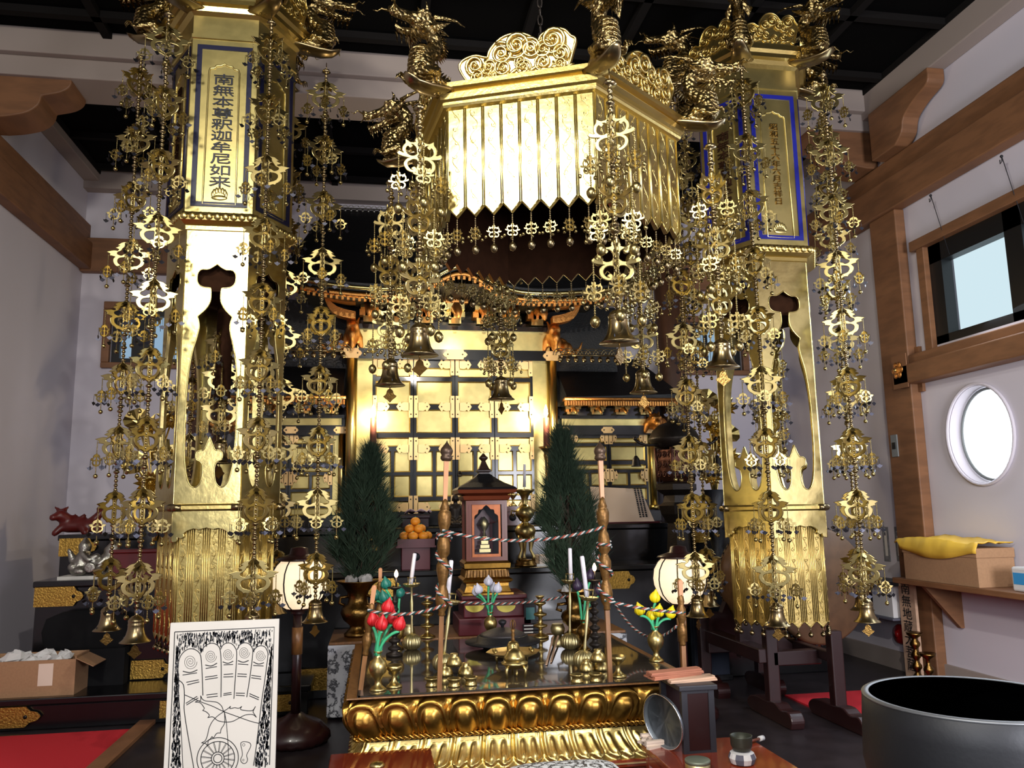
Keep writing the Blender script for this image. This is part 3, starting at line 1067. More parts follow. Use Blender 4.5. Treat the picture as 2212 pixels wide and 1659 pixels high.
def banner(cx, cy, dz, texts, label, side):
    c, S, A0 = (cx, cy), .366, -120
    root = thing('hexagonal_banner', label, 'banner', (cx, cy, 4.6))
    Z = lambda z: z + dz
    # lower slatted drum
    for k in range(6):
        mx = face_mx(c, .345, A0, k)
        mb = MB()
        n, w = 4, .345 / 4
        for i in range(n):
            x0 = -.1725 + i * w
            zc = Z(.775)
            mb.add([(x0, 0, zc), (x0 + w / 2, 0, Z(.735)), (x0 + w, 0, zc), (x0 + w, 0, Z(1.42)), (x0, 0, Z(1.42))], [(0, 1, 2, 3, 4)], 0, False, mx)
            mb.add([(x0, .01, zc), (x0 + w / 2, .01, Z(.735)), (x0 + w, .01, zc), (x0 + w, .01, Z(1.42)), (x0, .01, Z(1.42))], [(4, 3, 2, 1, 0)], 1, False, mx)
            for e in (.006, .018, w - .018, w - .006):
                mb.tube([(x0 + e, 0, zc), (x0 + e, 0, Z(1.42))], .004, 5, 0, mx)
            mb.tube([(x0 + .006, 0, zc), (x0 + w / 2, 0, Z(.741)), (x0 + w - .006, 0, zc)], .004, 5, 0, mx)
            vp = [(x0 + w / 2 + .012 * sin(j * .6), -.001, Z(.79 + j * .0135)) for j in range(46)]
            mb.tube(vp, .002, 4, 0, mx)
            for j in range(3, 46, 5):
                mb.tube(spiral((x0 + w / 2, vp[j][2]), .014, 1.1, j, 8), .0018, 4, 0, mx)
        mb.build('slat_panel', ['gold', 'soffit'], root)
        for i in range(n):
            p = mx @ Vector((-.1725 + (i + .5) * w, .005, Z(.737)))
            d = ob('bell_drop', banner.drop, root, p)
    # scalloped skirt and rail
    half = [(0, 1.395, 1), (.04, 1.385), (.07, 1.39), (.105, 1.378), (.125, 1.36), (.122, 1.345), (.14, 1.335), (.158, 1.345, 1), (.16, 1.32), (.186, 1.315, 1), (.186, 1.50, 1)]
    lp = [(p[0], Z(p[1])) + tuple(p[2:]) for p in mirror(half)]
    sk = shape('skirt', [smooth_loop(lp, 3)], .008, .003)
    for k in range(6):
        m2 = sk.copy()
        m2.transform(face_mx(c, .372, A0, k))
        ob('skirt', withmat(m2, 'leaf'), root)
    rl = MB()
    hexring(rl, c, A0, [(.36, Z(1.485)), (.385, Z(1.49)), (.395, Z(1.50)), (.395, Z(1.52)), (.385, Z(1.53)), (.36, Z(1.535))])
    rl.build('rail', 'gold', root)
    for k in range(6):
        cuff = MB()
        p = hexp(c, .392, A0, k, Z(1.51))
        for kk in (k, k - 1):
            mx = face_mx(c, .39, A0, kk)
            s = 1 if kk == k else -1
            x0 = -.195 if kk == k else .195
            cuff.tube([(x0, 0, Z(1.51)), (x0 + s * .055, 0, Z(1.51))], .022, 8, 0, mx)
        cuff.ball(hexp(c, .388, A0, k, Z(1.51)), .022, 8)
        cuff.build('rail_cuff', 'bronze', root)
    # pierced body
    hole = [(p[0], Z(p[1])) + tuple(p[2:]) for p in mirror(WIN_R)]
    hl = smooth_loop(hole, 3)
    rect = [(-.183, Z(1.53)), (.183, Z(1.53)), (.183, Z(3.22)), (-.183, Z(3.22))]
    pm = shape('pierced_panel', [rect, hl], .008, .0)
    pm2 = MB()
    pm2.mesh_in(pm)
    pm2.tube([(p[0], -.008, p[1]) for p in smooth_loop([(q[0] * 1.03, q[1]) + tuple(q[2:]) for q in hole], 3)], .004, 5, closed=True)
    pme = pm2.mesh('pierced_panel', 'leaf')
    for k in range(6):
        m2 = pme.copy()
        m2.transform(face_mx(c, S, A0, k))
        ob('pierced_panel', m2, root)
    boss = MB()
    hexring(boss, c, A0, [(.30, Z(2.99)), (.30, Z(2.83)), (.05, Z(2.80))])
    boss.lathe([(.05, Z(2.2)), (.05, Z(2.98))], (cx, cy, 0), 12)
    boss.build('inner_core', 'soffit', root)
    # ledge with leaf moulding
    lg = MB()
    hexring(lg, c, A0, [(.36, Z(3.19)), (.385, Z(3.2)), (.385, Z(3.225)), (.40, Z(3.23)), (.432, Z(3.25)), (.44, Z(3.275)), (.43, Z(3.30)), (.40, Z(3.31)), (.36, Z(3.31))])
    for k in range(6):
        mx = face_mx(c, .436, A0, k)
        for i in range(9):
            x = -.218 + (i + .5) * .0484
            lg.ball((x, .0, Z(3.274)), .024, 8, 0, (1, .6, 1.1), mx)
    lg.build('ledge', 'gold', root)
    # inscription box
    bx = MB()
    hexring(bx, c, A0, [(.40, Z(3.30)), (.40, Z(4.46)), (.41, Z(4.465)), (.41, Z(4.49)), (.40, Z(4.495)), (.40, Z(4.64))])
    bx.build('upper_body', 'leaf2', root)
    for k in range(6):
        mx = face_mx(c, .40, A0, k)
        pn = MB()
        fz0, fz1, fw = Z(3.345), Z(4.42), .168
        fr = 0.03
        out = [(-fw, fz0), (fw, fz0), (fw, fz1), (-fw, fz1)]
        inn = [(-fw + fr, fz0 + fr), (fw - fr, fz0 + fr), (fw - fr, fz1 - fr), (-fw + fr, fz1 - fr)]
        arch = smooth_loop([(p[0], Z(p[1])) + tuple(p[2:]) for p in mirror([(0, 4.30, 1), (.02, 4.285), (.05, 4.282, 1), (.06, 4.265), (.085, 4.262, 1), (.092, 4.24, 1), (.098, 3.36, 1)])], 2)
        pn.tube([(p[0], -.002, p[1]) for p in arch], .006, 6, 0, mx, closed=True)
        lo = Z(3.44)
        for q in range(7):
            a = pi * (q + .5) / 7
            pn.ball((.04 * cos(a), 0, lo - .02 + .035 * sin(a)), .016, 8, 0, (.7, .3, 1.3), mx)
        pn.ball((0, 0, lo - .035), .035, 10, 0, (1.4, .2, .5), mx)
        po = pn.build('inscription_panel', 'leaf2', root)
        bm = shape('border', [out, inn], .004)
        bm.transform(mx @ Matrix.Translation((0, -.003, 0)))
        ob('border', withmat(bm, 'navy' if side == 'left' else 'blueband'), po)
        if texts.get(k):
            body, size, zt, mt = texts[k]
            tm = text_mesh('\n'.join(body), size, .004)
            zs = [v.co.z for v in tm.vertices]
            xs = [v.co.x for v in tm.vertices]
            hgt = max(zs) - min(zs)
            want = zt[1] - zt[0]
            sx = zt[2] / (max(xs) - min(xs))
            tm.transform(mx @ Matrix.Translation((0, -.006, Z((zt[0] + zt[1]) / 2))) @ Matrix.Diagonal((sx, 1, want / hgt, 1)) @ Matrix.Translation((-(max(xs) + min(xs)) / 2, 0, -(max(zs) + min(zs)) / 2)))
            ob('lettering', withmat(tm, mt), po)
    # cap, clouds, dragons, chain
    cp_ = MB()
    hexring(cp_, c, A0, [(.40, Z(4.62)), (.43, Z(4.64)), (.44, Z(4.67)), (.47, Z(4.68)), (.47, Z(4.71)), (.49, Z(4.73)), (.49, Z(4.77)), (.02, Z(4.8))])
    cp_.build('cap', 'gold', root)
    for k in range(6):
        mx = face_mx(c, .46, A0, k, Z(4.77)) @ Matrix.Rotation(radians(6), 4, 'X')
        o = ob('cloud_crest', banner.cloud, root)
        o.location = mx.translation
        o.rotation_euler = mx.to_euler()
    add_dragons(root, c, A0, .44, Z(4.68), .40)
    ch = MB()
    for i in range(14):
        z = Z(4.8) + i * .05
        ch.tube([(cx + .012 * cos(a) * (i % 2), cy + .012 * cos(a) * ((i + 1) % 2), z + .032 * sin(a)) for a in [2 * pi * j / 8 for j in range(8)]], .004, 5, closed=True)
    ch.build('chain', 'darkmetal', root)
    names = ['front left', 'front right', 'right', 'back right', 'back left', 'left']
    for k in range(6):
        top = hexp(c, .606, A0, k, Z(4.56))
        strand('banner_strand', 'leafy gilt bead strand with bell at the %s corner of the %s gold banner' % (names[k], side), 'bead strands of the %s gold banner' % side,
               top, 3.62, 9, leaf_me, pend_leaf, .122, .027, .0125, .75, k * 7 + int(cx * 10), pz=.0)
    strand('inner_strand', 'shorter dark bead strand with a bell inside the pierced %s gold banner' % side, None,
           (cx, cy, Z(2.80)), .86, 3, leaf_me, pend_leaf, .115, .027, .011, .8, 5 + int(cx * 3), mat_='darkmetal')
    return root


banner.cloud = cloud_mesh(.40, .24, [(x, z, r * .95) for x, z, r in CURLS if r > .068]).mesh('cloud_crest', 'gold')
banner.drop = MB().tube([(0, 0, 0), (0, 0, -.03)], .003, 5).lathe([(.003, -.062), (.014, -.056), (.018, -.044), (.012, -.034), (.004, -.028)], n=8).mesh('bell_drop', 'bronze')
banner(-.983, 5.3, 0.03, {0: ('南無本尊釈迦牟尼如来', .1, (3.475, 4.225, .128), 'glyph'), 5: ('昭和五十六年六月吉祥日', .07, (3.6, 4.2, .07), 'soffit')},
       'tall gold hexagonal banner on the left with ten large characters down its front panel', 'left')
banner(2.745, 5.3, -.03, {0: ('昭和五十六年六月吉祥日', .07, (3.6, 4.2, .062), 'oldbrass'), 5: ('南無本尊釈迦牟尼如来', .09, (3.5, 4.2, .11), 'soffit')},
       'tall gold hexagonal banner on the right with a column of small characters on its panel', 'right')
# ------------------------------------------------------------------ shrines at the back
YS = 8.35


def sx(px, py=900, Y=None):
    return A(px, py, Y=Y or YS).x


def sz(py, px=983, Y=None):
    return A(px, py, Y=Y or YS).z


def octplate(mb, x, z, w, h, y, mi=0, d=.012):
    """A flat gilt fitting with notched ends, facing -y."""
    pts = smooth_loop([(x - w, z, 1), (x - w * .86, z + h * .45), (x - w * .72, z + h * .55, 1), (x - w * .66, z + h, 1), (x + w * .66, z + h, 1), (x + w * .72, z + h * .55, 1), (x + w * .86, z + h * .45), (x + w, z, 1),
                       (x + w * .86, z - h * .45), (x + w * .72, z - h * .55, 1), (x + w * .66, z - h, 1), (x - w * .66, z - h, 1), (x - w * .72, z - h * .55, 1), (x - w * .86, z - h * .45)], 2)
    mb.poly(pts, d, mi, Matrix.Translation((0, y - d, 0)))
    for s in (-1, 1):
        mb.lathe([(.008, 0), (.008, .004)], (0, 0, 0), 8, 1, Matrix.Translation((x + s * w * .6, y - d, z)) @ Matrix.Rotation(pi / 2, 4, 'X'))


def hinge(name, parent, x, z, s, y, h=.115, arm=.17):
    """A gilt strap hinge: rounded upright plate at the leaf edge with an arm to side s (+1, -1)."""
    mb = MB()
    w = .042
    up = smooth_loop([(0, -h, 1), (w * .6, -h * 1.0), (w, -h * .85), (w, h * .85), (w * .6, h), (0, h, 1)], 3)
    ar = smooth_loop([(w * .9, -.04, 1), (arm * .55, -.045), (arm * .7, -.03, 1), (arm * .8, -.05), (arm, 0, 1), (arm * .8, .05), (arm * .7, .03, 1), (arm * .55, .045), (w * .9, .04, 1)], 3)
    for pl in (up, ar):
        pts = [(x + s * p[0], z + p[1]) for p in pl]
        mb.poly(pts if s > 0 else pts[::-1], .012, 0, Matrix.Translation((0, y - .012, 0)))
    for dx, dz in ((w * .5, h * .7), (w * .5, -h * .7), (arm * .8, 0)):
        mb.lathe([(.007, 0), (.007, .004)], (0, 0, 0), 8, 1, Matrix.Translation((x + s * dx, y - .013, z + dz)) @ Matrix.Rotation(pi / 2, 4, 'X'))
    mb.build(name, ['hinge', 'darkmetal'], parent)


def door_leaf(parent, x0, x1, rows, y, z0, z1, rail=.028):
    """A black lacquered leaf with recessed gold panels; rows: (z low, z high, columns)."""
    fr = MB()
    fr.box((x0, y, z0), (x0 + rail, y + .05, z1)).box((x1 - rail, y, z0), (x1, y + .05, z1))
    zs = sorted(rows)
    zz = [z0] + [v for r in zs for v in (r[0], r[1])] + [z1]
    for i in range(0, len(zz), 2):
        fr.box((x0 + rail, y + .002, zz[i]), (x1 - rail, y + .05, zz[i + 1]))
    for a, b, n in zs:
        if n == 2:
            xm = (x0 + x1) / 2
            fr.box((xm - rail * .6, y + .002, a), (xm + rail * .6, y + .05, b))
    leaf = fr.build('door_leaf', 'black', parent)
    for a, b, n in zs:
        cw = (x1 - x0 - 2 * rail)
        for c in range(n):
            xa = x0 + rail + c * (cw / n) + (rail * .6 if c else 0)
            xb = x0 + rail + (c + 1) * cw / n - (rail * .6 if n == 2 and c == 0 else 0)
            q = MB()
            e = .012
            q.add([(xa, y + .012, a), (xb, y + .012, a), (xb, y + .012, b), (xa, y + .012, b), (xa + e, y + .026, a + e), (xb - e, y + .026, a + e), (xb - e, y + .026, b - e), (xa + e, y + .026, b - e)],
                  [(0, 1, 5, 4), (1, 2, 6, 5), (2, 3, 7, 6), (3, 0, 4, 7), (4, 5, 6, 7)])
            q.build('gold_panel', 'leaf2', leaf)
    return leaf


def round_pillar(mb, x, y, r, z0, z1, mi=0):
    mb.lathe([(r, z0), (r, z1)], (x, y, 0), 20, mi)


def brackets(mb, x0, x1, y, z, n, sc, mi0=0, mi1=1):
    """Rows of stepped bracket blocks and curved nose beams."""
    w = (x1 - x0) / n
    for i in range(n):
        xc = x0 + (i + .5) * w
        for j in range(3):
            zz = z + j * .085 * sc
            yy = y - .07 * sc * j
            mb.box((xc - w * (.22 + .09 * j), yy - .035 * sc, zz), (xc + w * (.22 + .09 * j), yy + .3 * sc, zz + .045 * sc), mi0)
            for b in (-1, 0, 1):
                xb = xc + b * w * (.2 + .08 * j)
                mb.box((xb - .03 * sc, yy - .045 * sc, zz + .045 * sc), (xb + .03 * sc, yy + .06 * sc, zz + .085 * sc), mi0 if (i + j) % 2 else mi1)
        mb.tube([(xc, y, z + .1 * sc), (xc, y - .16 * sc, z + .09 * sc), (xc, y - .27 * sc, z + .03 * sc), (xc, y - .3 * sc, z - .02 * sc)], [.035 * sc, .035 * sc, .028 * sc, .012 * sc], 6, mi1)


def beast_head(s=1):
    return blob('carved_beast_head', [((0, 0, 0), (0, -.12, .02), .1, .09), ((0, -.12, .0), (0, -.22, -.04), .075, .05), ((.05, -.1, .08), (.08, -.06, .14), .03, .015), ((-.05, -.1, .08), (-.08, -.06, .14), .03, .015),
                                      ((.05, -.17, .05), (.05, -.18, .05), .03, .03), ((-.05, -.17, .05), (-.05, -.18, .05), .03, .03), ((0, -.12, -.1), (0, -.2, -.13), .05, .035), ((.08, 0, -.03), (.11, .02, -.12), .05, .03), ((-.08, 0, -.03), (-.11, .02, -.12), .05, .03)], .018, 1)


beast_me = withmat(beast_head(), 'copper')
eleph = withmat(blob('carved_elephant_head', [((0, 0, 0), (.14, 0, .0), .1, .085), ((.14, 0, -.01), (.26, 0, -.07), .06, .045), ((.26, 0, -.07), (.36, 0, .0), .04, .03), ((.36, 0, .0), (.4, 0, .09), .028, .015), ((.08, -.08, .02), (.02, -.13, -.08), .05, .03), ((.16, -.05, -.06), (.27, -.07, -.1), .025, .01), ((.08, 0, .08), (.02, 0, .14), .05, .02)], .018, 1), 'copper')

shrine = thing('shrine', 'large black and gold shrine cabinet with four-leaf paneled doors at the centre back', 'shrine', (.8, YS, 1.4))
zb, zd = sz(1108), sz(779)
st = MB()
st.box((sx(748), YS - .02, zb - .12), (sx(1203), YS + .6, zb))
st.build('base', 'black', shrine)
bk = MB().box((sx(770) - .1, YS + .06, zb), (sx(1185) + .1, YS + .62, 3.5))
bk.build('cabinet_body', 'black', shrine)
for xa in (sx(759), sx(1194)):
    q = MB()
    round_pillar(q, xa, YS + .0, .055, zb, sz(757))
    q.lathe([(.075, zb), (.075, zb + .08)], (xa, YS, 0), 20)
    q.build('pillar', 'gold', shrine)
for xa, xb in ((sx(770), sx(804)), (sx(1153), sx(1186))):
    MB().box((xa, YS + .03, zb), (xb, YS + .06, zd)).build('side_board', 'leaf2', shrine)
xs = [sx(804), sx(893), sx(983), sx(1068), sx(1153)]
rows = [(sz(815), sz(795), 1), (sz(874), sz(824), 1), (sz(935), sz(885), 1), (sz(964), sz(945), 1), (sz(1019), sz(974), 2), (sz(1072), sz(1026), 2), (sz(1103), sz(1081), 1)]
for i in range(4):
    lf = door_leaf(shrine, xs[i] + .004, xs[i + 1] - .004, rows, YS + .0, zb, zd)
    for zc in (sz(788), sz(879), sz(969), sz(1094)):
        hinge('hinge', lf, xs[i] + .006, zc, 1, YS + .0)
        hinge('hinge', lf, xs[i + 1] - .006, zc, -1, YS + .0)
    if i == 2:
        MB().tube([(xs[2] + .045 + .022 * cos(a), YS - .02, sz(1025) + .022 * sin(a)) for a in [2 * pi * j / 12 for j in range(12)]], .006, 6, closed=True).ball((xs[2] + .045, YS - .01, sz(1025) + .022), .016, 8).build('pull_ring', 'darkmetal', lf)
lb = MB().box((sx(752), YS - .05, zd), (sx(1200), YS + .08, sz(757)))
lo = lb.build('lintel', 'black', shrine)
for xa, ww in ((sx(983), .13), (sx(757), .11), (sx(1195), .11)):
    q = MB()
    octplate(q, xa, (zd + sz(757)) / 2, ww, .052, YS - .05)
    q.build('gilt_fitting', ['hinge', 'darkmetal'], lo)
MB().box((sx(770), YS - .02, sz(757)), (sx(1190), YS + .08, sz(716))).build('gold_beam', 'leaf2', shrine)
MB().box((sx(752), YS - .06, sz(716)), (sx(1200), YS + .08, sz(706))).build('tie_beam', 'black', shrine)
for k, xa in enumerate((sx(760), sx(1195))):
    o = ob('carved_beast', beast_me, shrine, scale=(.8, .9, 1.15))
    o.matrix_parent_inverse = Matrix.Translation(-Vector(shrine.location))
    o.location = (xa, YS - .04, sz(728))
    o = ob('carved_elephant', eleph, shrine, rot=(0, 0, pi if k == 0 else 0), scale=(.62, .7, .8))
    o.matrix_parent_inverse = Matrix.Translation(-Vector(shrine.location))
    o.location = (xa + (-.1 if k == 0 else .1), YS + .02, sz(748))
br = MB()
brackets(br, sx(765), sx(1190), YS - .06, sz(704), 7, 1.5)
br.build('bracket_rows', ['leaf', 'copper'], shrine)
for s, xa in ((-1, sx(745)), (1, sx(1208))):
    q = MB()
    for j in range(3):
        zc = sz(690) + .14 * j * 1.0
        pts = smooth_loop([(0, 0, 1), (.25, .05), (.42, .17, 1), (.40, .10), (.30, -.02), (.1, -.07), (0, -.07, 1)], 3)
        pts = [(xa + s * (p[0] * (.75 + .25 * j) - .1), zc + p[1]) for p in pts]
        q.poly(pts if s > 0 else pts[::-1], .12, 0, Matrix.Translation((0, YS - .25 - .1 * j, 0)))
    q.build('corner_brackets', 'copper', shrine)


def eave_z(x, z0, lift):
    u = (x - .8)
    arch = .27 * math.exp(-(u / .34) ** 2)
    return z0 + arch - .03 * (1 - min(1, abs(u) / 1.1)) + lift * max(0, (abs(u) - .9) / .9) ** 2


XE0, XE1, YE = -.98, 2.58, YS - .75
ez0 = A(1150, 632, Y=YE).z
rf = MB()
N = 60
xsR = [XE0 + (XE1 - XE0) * i / N for i in range(N + 1)]
vs, fs = [], []
zr = A(740, 452, Y=8.85).z
for x in xsR:
    z = eave_z(x, ez0, .12)
    u = (x - .8) / (XE1 - .8)
    xr = .8 + (x - .8) * .78
    vs += [(x, YE, z + .05), (x * .55 + xr * .45, YE + .55, z + .05 + (zr - z) * .38), (xr, 8.85, zr), (x, YE, z - .03)]
for i in range(N):
    a, b = 4 * i, 4 * i + 4
    fs += [(a, b, b + 1, a + 1), (a + 1, b + 1, b + 2, a + 2), (a + 3, b + 3, b, a)]
rf.add(vs, fs, 0, False)
rf.add([(.8 + (XE0 - .8) * .78, 8.85, zr), (.8 + (XE1 - .8) * .78, 8.85, zr), (.8 + (XE1 - .8) * .78, 9.02, zr - .5), (.8 + (XE0 - .8) * .78, 9.02, zr - .5)], [(3, 2, 1, 0)])
rf.add([vs[0], vs[1], vs[2], (vs[2][0], 9.0, vs[0][2])], [(0, 1, 2, 3)])
k = 4 * N
rf.add([vs[k], vs[k + 1], vs[k + 2], (vs[k + 2][0], 9.0, vs[k][2])], [(3, 2, 1, 0)])
rf.build('roof', 'roof', shrine)
ed = MB()
ed.tube([(x, YE - .01, eave_z(x, ez0, .12) - .0) for x in xsR], .022, 6)
ed.build('eave_edge', 'leaf', shrine)
ed = MB()
ed.tube([(x, YE + .05, eave_z(x, ez0, .12) - .06) for x in xsR[4:-4]], .03, 6)
for i in range(64):
    x = XE0 + .1 + i * (XE1 - XE0 - .2) / 63
    z = eave_z(x, ez0, .12)
    ed.box((x - .012, YE + .02, z - .12), (x + .012, YE + .05, z - .085))
ed.build('rafter_caps', 'copper', shrine)
raf = MB()
for i in range(90):
    x = XE0 + .06 + i * (XE1 - XE0 - .12) / 89
    xi = max(sx(765), min(sx(1190), x * .55 + .8 * .45))
    raf.tube([(x, YE + .03, eave_z(x, ez0, .12) - .06), (xi, YS + .0, ez0 - .02)], .009, 4)
raf.build('rafters', 'darkmetal', shrine)
MB().add([(XE0 + .04, YE + .02, eave_z(XE0, ez0, .12) - .04), (XE1 - .04, YE + .02, eave_z(XE1, ez0, .12) - .04), (XE1 - .4, YS + .5, ez0 + .02), (XE0 + .4, YS + .5, ez0 + .02)], [(3, 2, 1, 0)]).build('eave_soffit', 'roof', shrine)
rg = MB()
for i in range(40):
    x = -.45 + i * .064
    rg.tube([(x + .03 * cos(a), 8.8, zr + .0 + .03 * sin(a)) for a in [pi * j / 6 for j in range(7)]], .005, 5)
    rg.ball((x, 8.8, zr - .03), .018, 6)
rg.tube([(-.5, 8.8, zr - .005), (2.1, 8.8, zr - .005)], .008, 6)
rg.build('ridge_ornament', 'silver', shrine)


def garland(x0, x1, z, label):
    t = thing('garland', label, 'ornament', ((x0 + x1) / 2, YS - .35, z + .06))
    q = MB()
    n = int((x1 - x0) / .085)
    q.tube([(x0, YS - .35, z), (x1, YS - .35, z)], .01, 6)
    for i in range(n + 1):
        x = x0 + i * (x1 - x0) / n
        for r in (.075, .045):
            q.tube([(x + r * cos(a), YS - .35, z + r * .95 * sin(a)) for a in [pi * j / 8 for j in range(9)]], .006, 5)
    q.build('ring_band', 'bronze', t)
    q = MB().tube([(x0, YS - .35, z), (x1, YS - .35, z)], .006, 5)
    for i in range(n + 1):
        q.lathe([(.004, -.075), (.02, -.068), (.026, -.045), (.02, -.025), (.006, -.015), (.004, .0)], (x0 + i * (x1 - x0) / n, YS - .35, z), 8)
    q.build('hanging_beads', 'bronze', t)


MB().box((XE0 - .05, 8.5, 2.6), (XE1 + .05, 8.6, ez0 + .1)).build('dark_backing', 'roof', shrine)  # added dark sheet so the gaps under the eaves read black
light('shrine_eave_fill', 'POINT', (.8, 7.72, 3.25), 9, (1.0, 0.82, 0.55), .08)  # unseen point light added to brighten the bracket rows

garland(sx(1210, 770, YS - .35), sx(1330, 770, YS - .35), sz(768, 1270, YS - .35), 'bronze ring garland with beads above the right-hand small shrine roof')
garland(sx(612, 745, YS - .35), sx(742, 745, YS - .35), sz(757, 680, YS - .35), 'bronze ring garland with beads above the left-hand small shrine roof')


def small_shrine(mir, label):
    """The lower side shrine; built right of the centre line or mirrored to the left."""
    X = (lambda px: sx(px)) if not mir else (lambda px: 1.594 - sx(px))
    lo_hi = lambda a, b: (min(a, b), max(a, b))
    t = thing('side_shrine', label, 'shrine', ((X(1215) + X(1420)) / 2, YS + .1, zb))
    y = YS + .12
    x0, x1 = lo_hi(X(1212), X(1425))
    MB().box((x0, y - .03, zb - .12), (x1, y + .5, zb - .01)).build('base', 'black', t)
    MB().box((x0, y + .05, zb), (x1, y + .5, sz(893))).build('cabinet_body', 'black', t)
    a, b = lo_hi(X(1234), X(1403))
    mid = (a + b) / 2
    rows = [(sz(956), sz(945), 1), (sz(996), sz(963), 1), (sz(1016), sz(1005), 1), (sz(1052), sz(1023), 2), (sz(1085), sz(1058), 2), (sz(1108), sz(1093), 1)]
    for p, q in ((a, mid), (mid, b)):
        lf = door_leaf(t, p + .003, q - .003, rows, y, zb, sz(938), .022)
        for zc in (sz(944), sz(1029)):
            hinge('hinge', lf, p + .004, zc, 1, y, .07, .09)
            hinge('hinge', lf, q - .004, zc, -1, y, .07, .09)
    for p, q in (lo_hi(X(1222), X(1234)), lo_hi(X(1403), X(1408))):
        MB().box((p, y + .02, zb), (q, y + .05, sz(938))).build('side_board', 'leaf2', t)
    for px in (1413, 1217):
        q = MB()
        round_pillar(q, X(px), y - .02, .032, zb + .01, sz(930))
        q.lathe([(.05, zb), (.05, zb + .05)], (X(px), y - .02, 0), 16)
        q.build('pillar', 'gold', t)
    lt = MB().box((x0, y - .04, sz(938)), (x1, y + .06, sz(917))).build('lintel', 'black', t)
    for px in (1316, 1408, 1219):
        q = MB()
        octplate(q, X(px), (sz(938) + sz(917)) / 2, .075, .035, y - .04)
        q.build('gilt_fitting', ['hinge', 'darkmetal'], lt)
    MB().box((x0 + .03, y - .02, sz(917)), (x1 - .03, y + .06, sz(902))).build('gold_beam', 'leaf2', t)
    MB().box((x0, y - .05, sz(902)), (x1, y + .06, sz(895))).build('tie_beam', 'black', t)
    for px in (1413,):
        o = ob('carved_beast', beast_me, t, scale=(.75, .8, .8))
        o.matrix_parent_inverse = Matrix.Translation(-Vector(t.location))
        o.location = (X(px), y - .06, sz(911))
        o = ob('carved_elephant', eleph, t, rot=(0, 0, pi if mir else 0), scale=(.7, .7, .8))
        o.matrix_parent_inverse = Matrix.Translation(-Vector(t.location))
        o.location = (X(1419), y, sz(912))
    q = MB()
    brackets(q, x0, x1, y - .05, sz(893), 4, .62)
    q.build('bracket_rows', ['leaf', 'copper'], t)
    q = MB()
    ye = y - .42
    e0, e1 = lo_hi(X(1207), X(1448))
    ze = A(1320, 862, Y=ye).z
    q.tube([(e0, ye, ze), (e1, ye, ze)], .018, 6)
    for i in range(46):
        x = e0 + .02 + i * (e1 - e0 - .04) / 45
        q.box((x - .009, ye + .02, ze - .065), (x + .009, ye + .06, ze - .02))
    q.build('eave_edge', 'copper', t)
    q = MB()
    zt = A(1300, 775, Y=8.75).z
    ei = X(1212)
    eo = X(1452)
    er = X(1405)
    q.add([(ei, ye, ze + .02), (eo, ye, ze + .06), (er, 8.75, zt), (ei, 8.75, zt), (ei, ye, ze - .02), (eo, ye, ze + .02), (eo, 8.9, ze + .02), (er, 8.9, zt)],
          [(0, 1, 2, 3), (4, 5, 1, 0), (1, 5, 6), (1, 6, 7, 2)] if not mir else [(3, 2, 1, 0), (0, 1, 5, 4), (6, 5, 1), (2, 7, 6, 1)])
    q.build('roof', 'roof', t)


small_shrine(False, 'smaller black and gold shrine right of the large one, behind a tilted white card')
small_shrine(True, 'smaller black and gold shrine left of the large one, behind hanging strands')

# ------------------------------------------------------------------ black lacquered tiers
def tier(name, label, lo, hi, fittings):
    t = thing(name, label, 'altar table', ((lo[0] + hi[0]) / 2, lo[1], lo[2]))
    MB().box(lo, (hi[0], hi[1], hi[2] - .05)).build('carcass', 'black', t, bevel=.008)
    MB().box((lo[0] - .02, lo[1] - .02, hi[2] - .05), (hi[0] + .02, hi[1], hi[2])).build('top_board', 'black', t, bevel=.01)
    for x, z, w, h, s in fittings:
        q = MB()
        pts = smooth_loop([(0, h, 1), (w * .8, h, 1), (w * .86, h * .55, 1), (w * .95, h * .4), (w, 0, 1), (w * .95, -h * .4), (w * .86, -h * .55, 1), (w * .8, -h, 1), (0, -h, 1)], 2)
        pts = [(x + s * p[0], z + p[1]) for p in pts]
        q.poly(pts if s > 0 else pts[::-1], .01, 0, Matrix.Translation((0, lo[1] - .03, 0)))
        q.lathe([(.014, 0), (.014, .004)], (0, 0, 0), 8, 1, Matrix.Translation((x + s * w * .8, lo[1] - .03, z)) @ Matrix.Rotation(pi / 2, 4, 'X'))
        q.build('gilt_fitting', ['fit', 'darkmetal'], t)
    return t


M['fit'] = mat('engraved_gilt_plate', (190, 152, 74), 1, 0.42, 0.5, 70, 0.3)
tier('altar_tier', 'upper black lacquered tier carrying the shrines, with gilt corner plates', (-2.68, 7.55, 0), (4.3, 8.28, 1.345), [(-2.68, 1.24, .3, .075, 1), (4.3, 1.24, .3, .075, -1), (-.1, 1.22, .14, .07, 1), (1.67, 1.22, .14, .07, 1), (3.05, 1.22, .14, .07, 1), (-1.6, 1.22, .14, .07, 1)])
tier('altar_tier', 'lower black lacquered tier in front of the shrines, with gilt plates along its front', (-2.64, 7.0, 0), (4.1, 7.53, 1.0), [(-2.64, .88, .36, .075, 1), (4.1, .88, .3, .075, -1), (1.95, .87, .3, .075, 1), (-.1, .87, .3, .075, 1), (-1.5, .87, .3, .075, 1), (-.62, .16, .45, .085, 1), (-1.9, .3, .3, .07, 1)])

tier('altar_step', 'low black step with gilt plates at the left, carrying the cardboard carton', (-2.85, 6.5, 0), (-.5, 6.97, .22), [(-2.85, .1, .5, .07, 1), (-1.55, .1, .3, .06, 1), (-.9, .1, .34, .06, 1)])

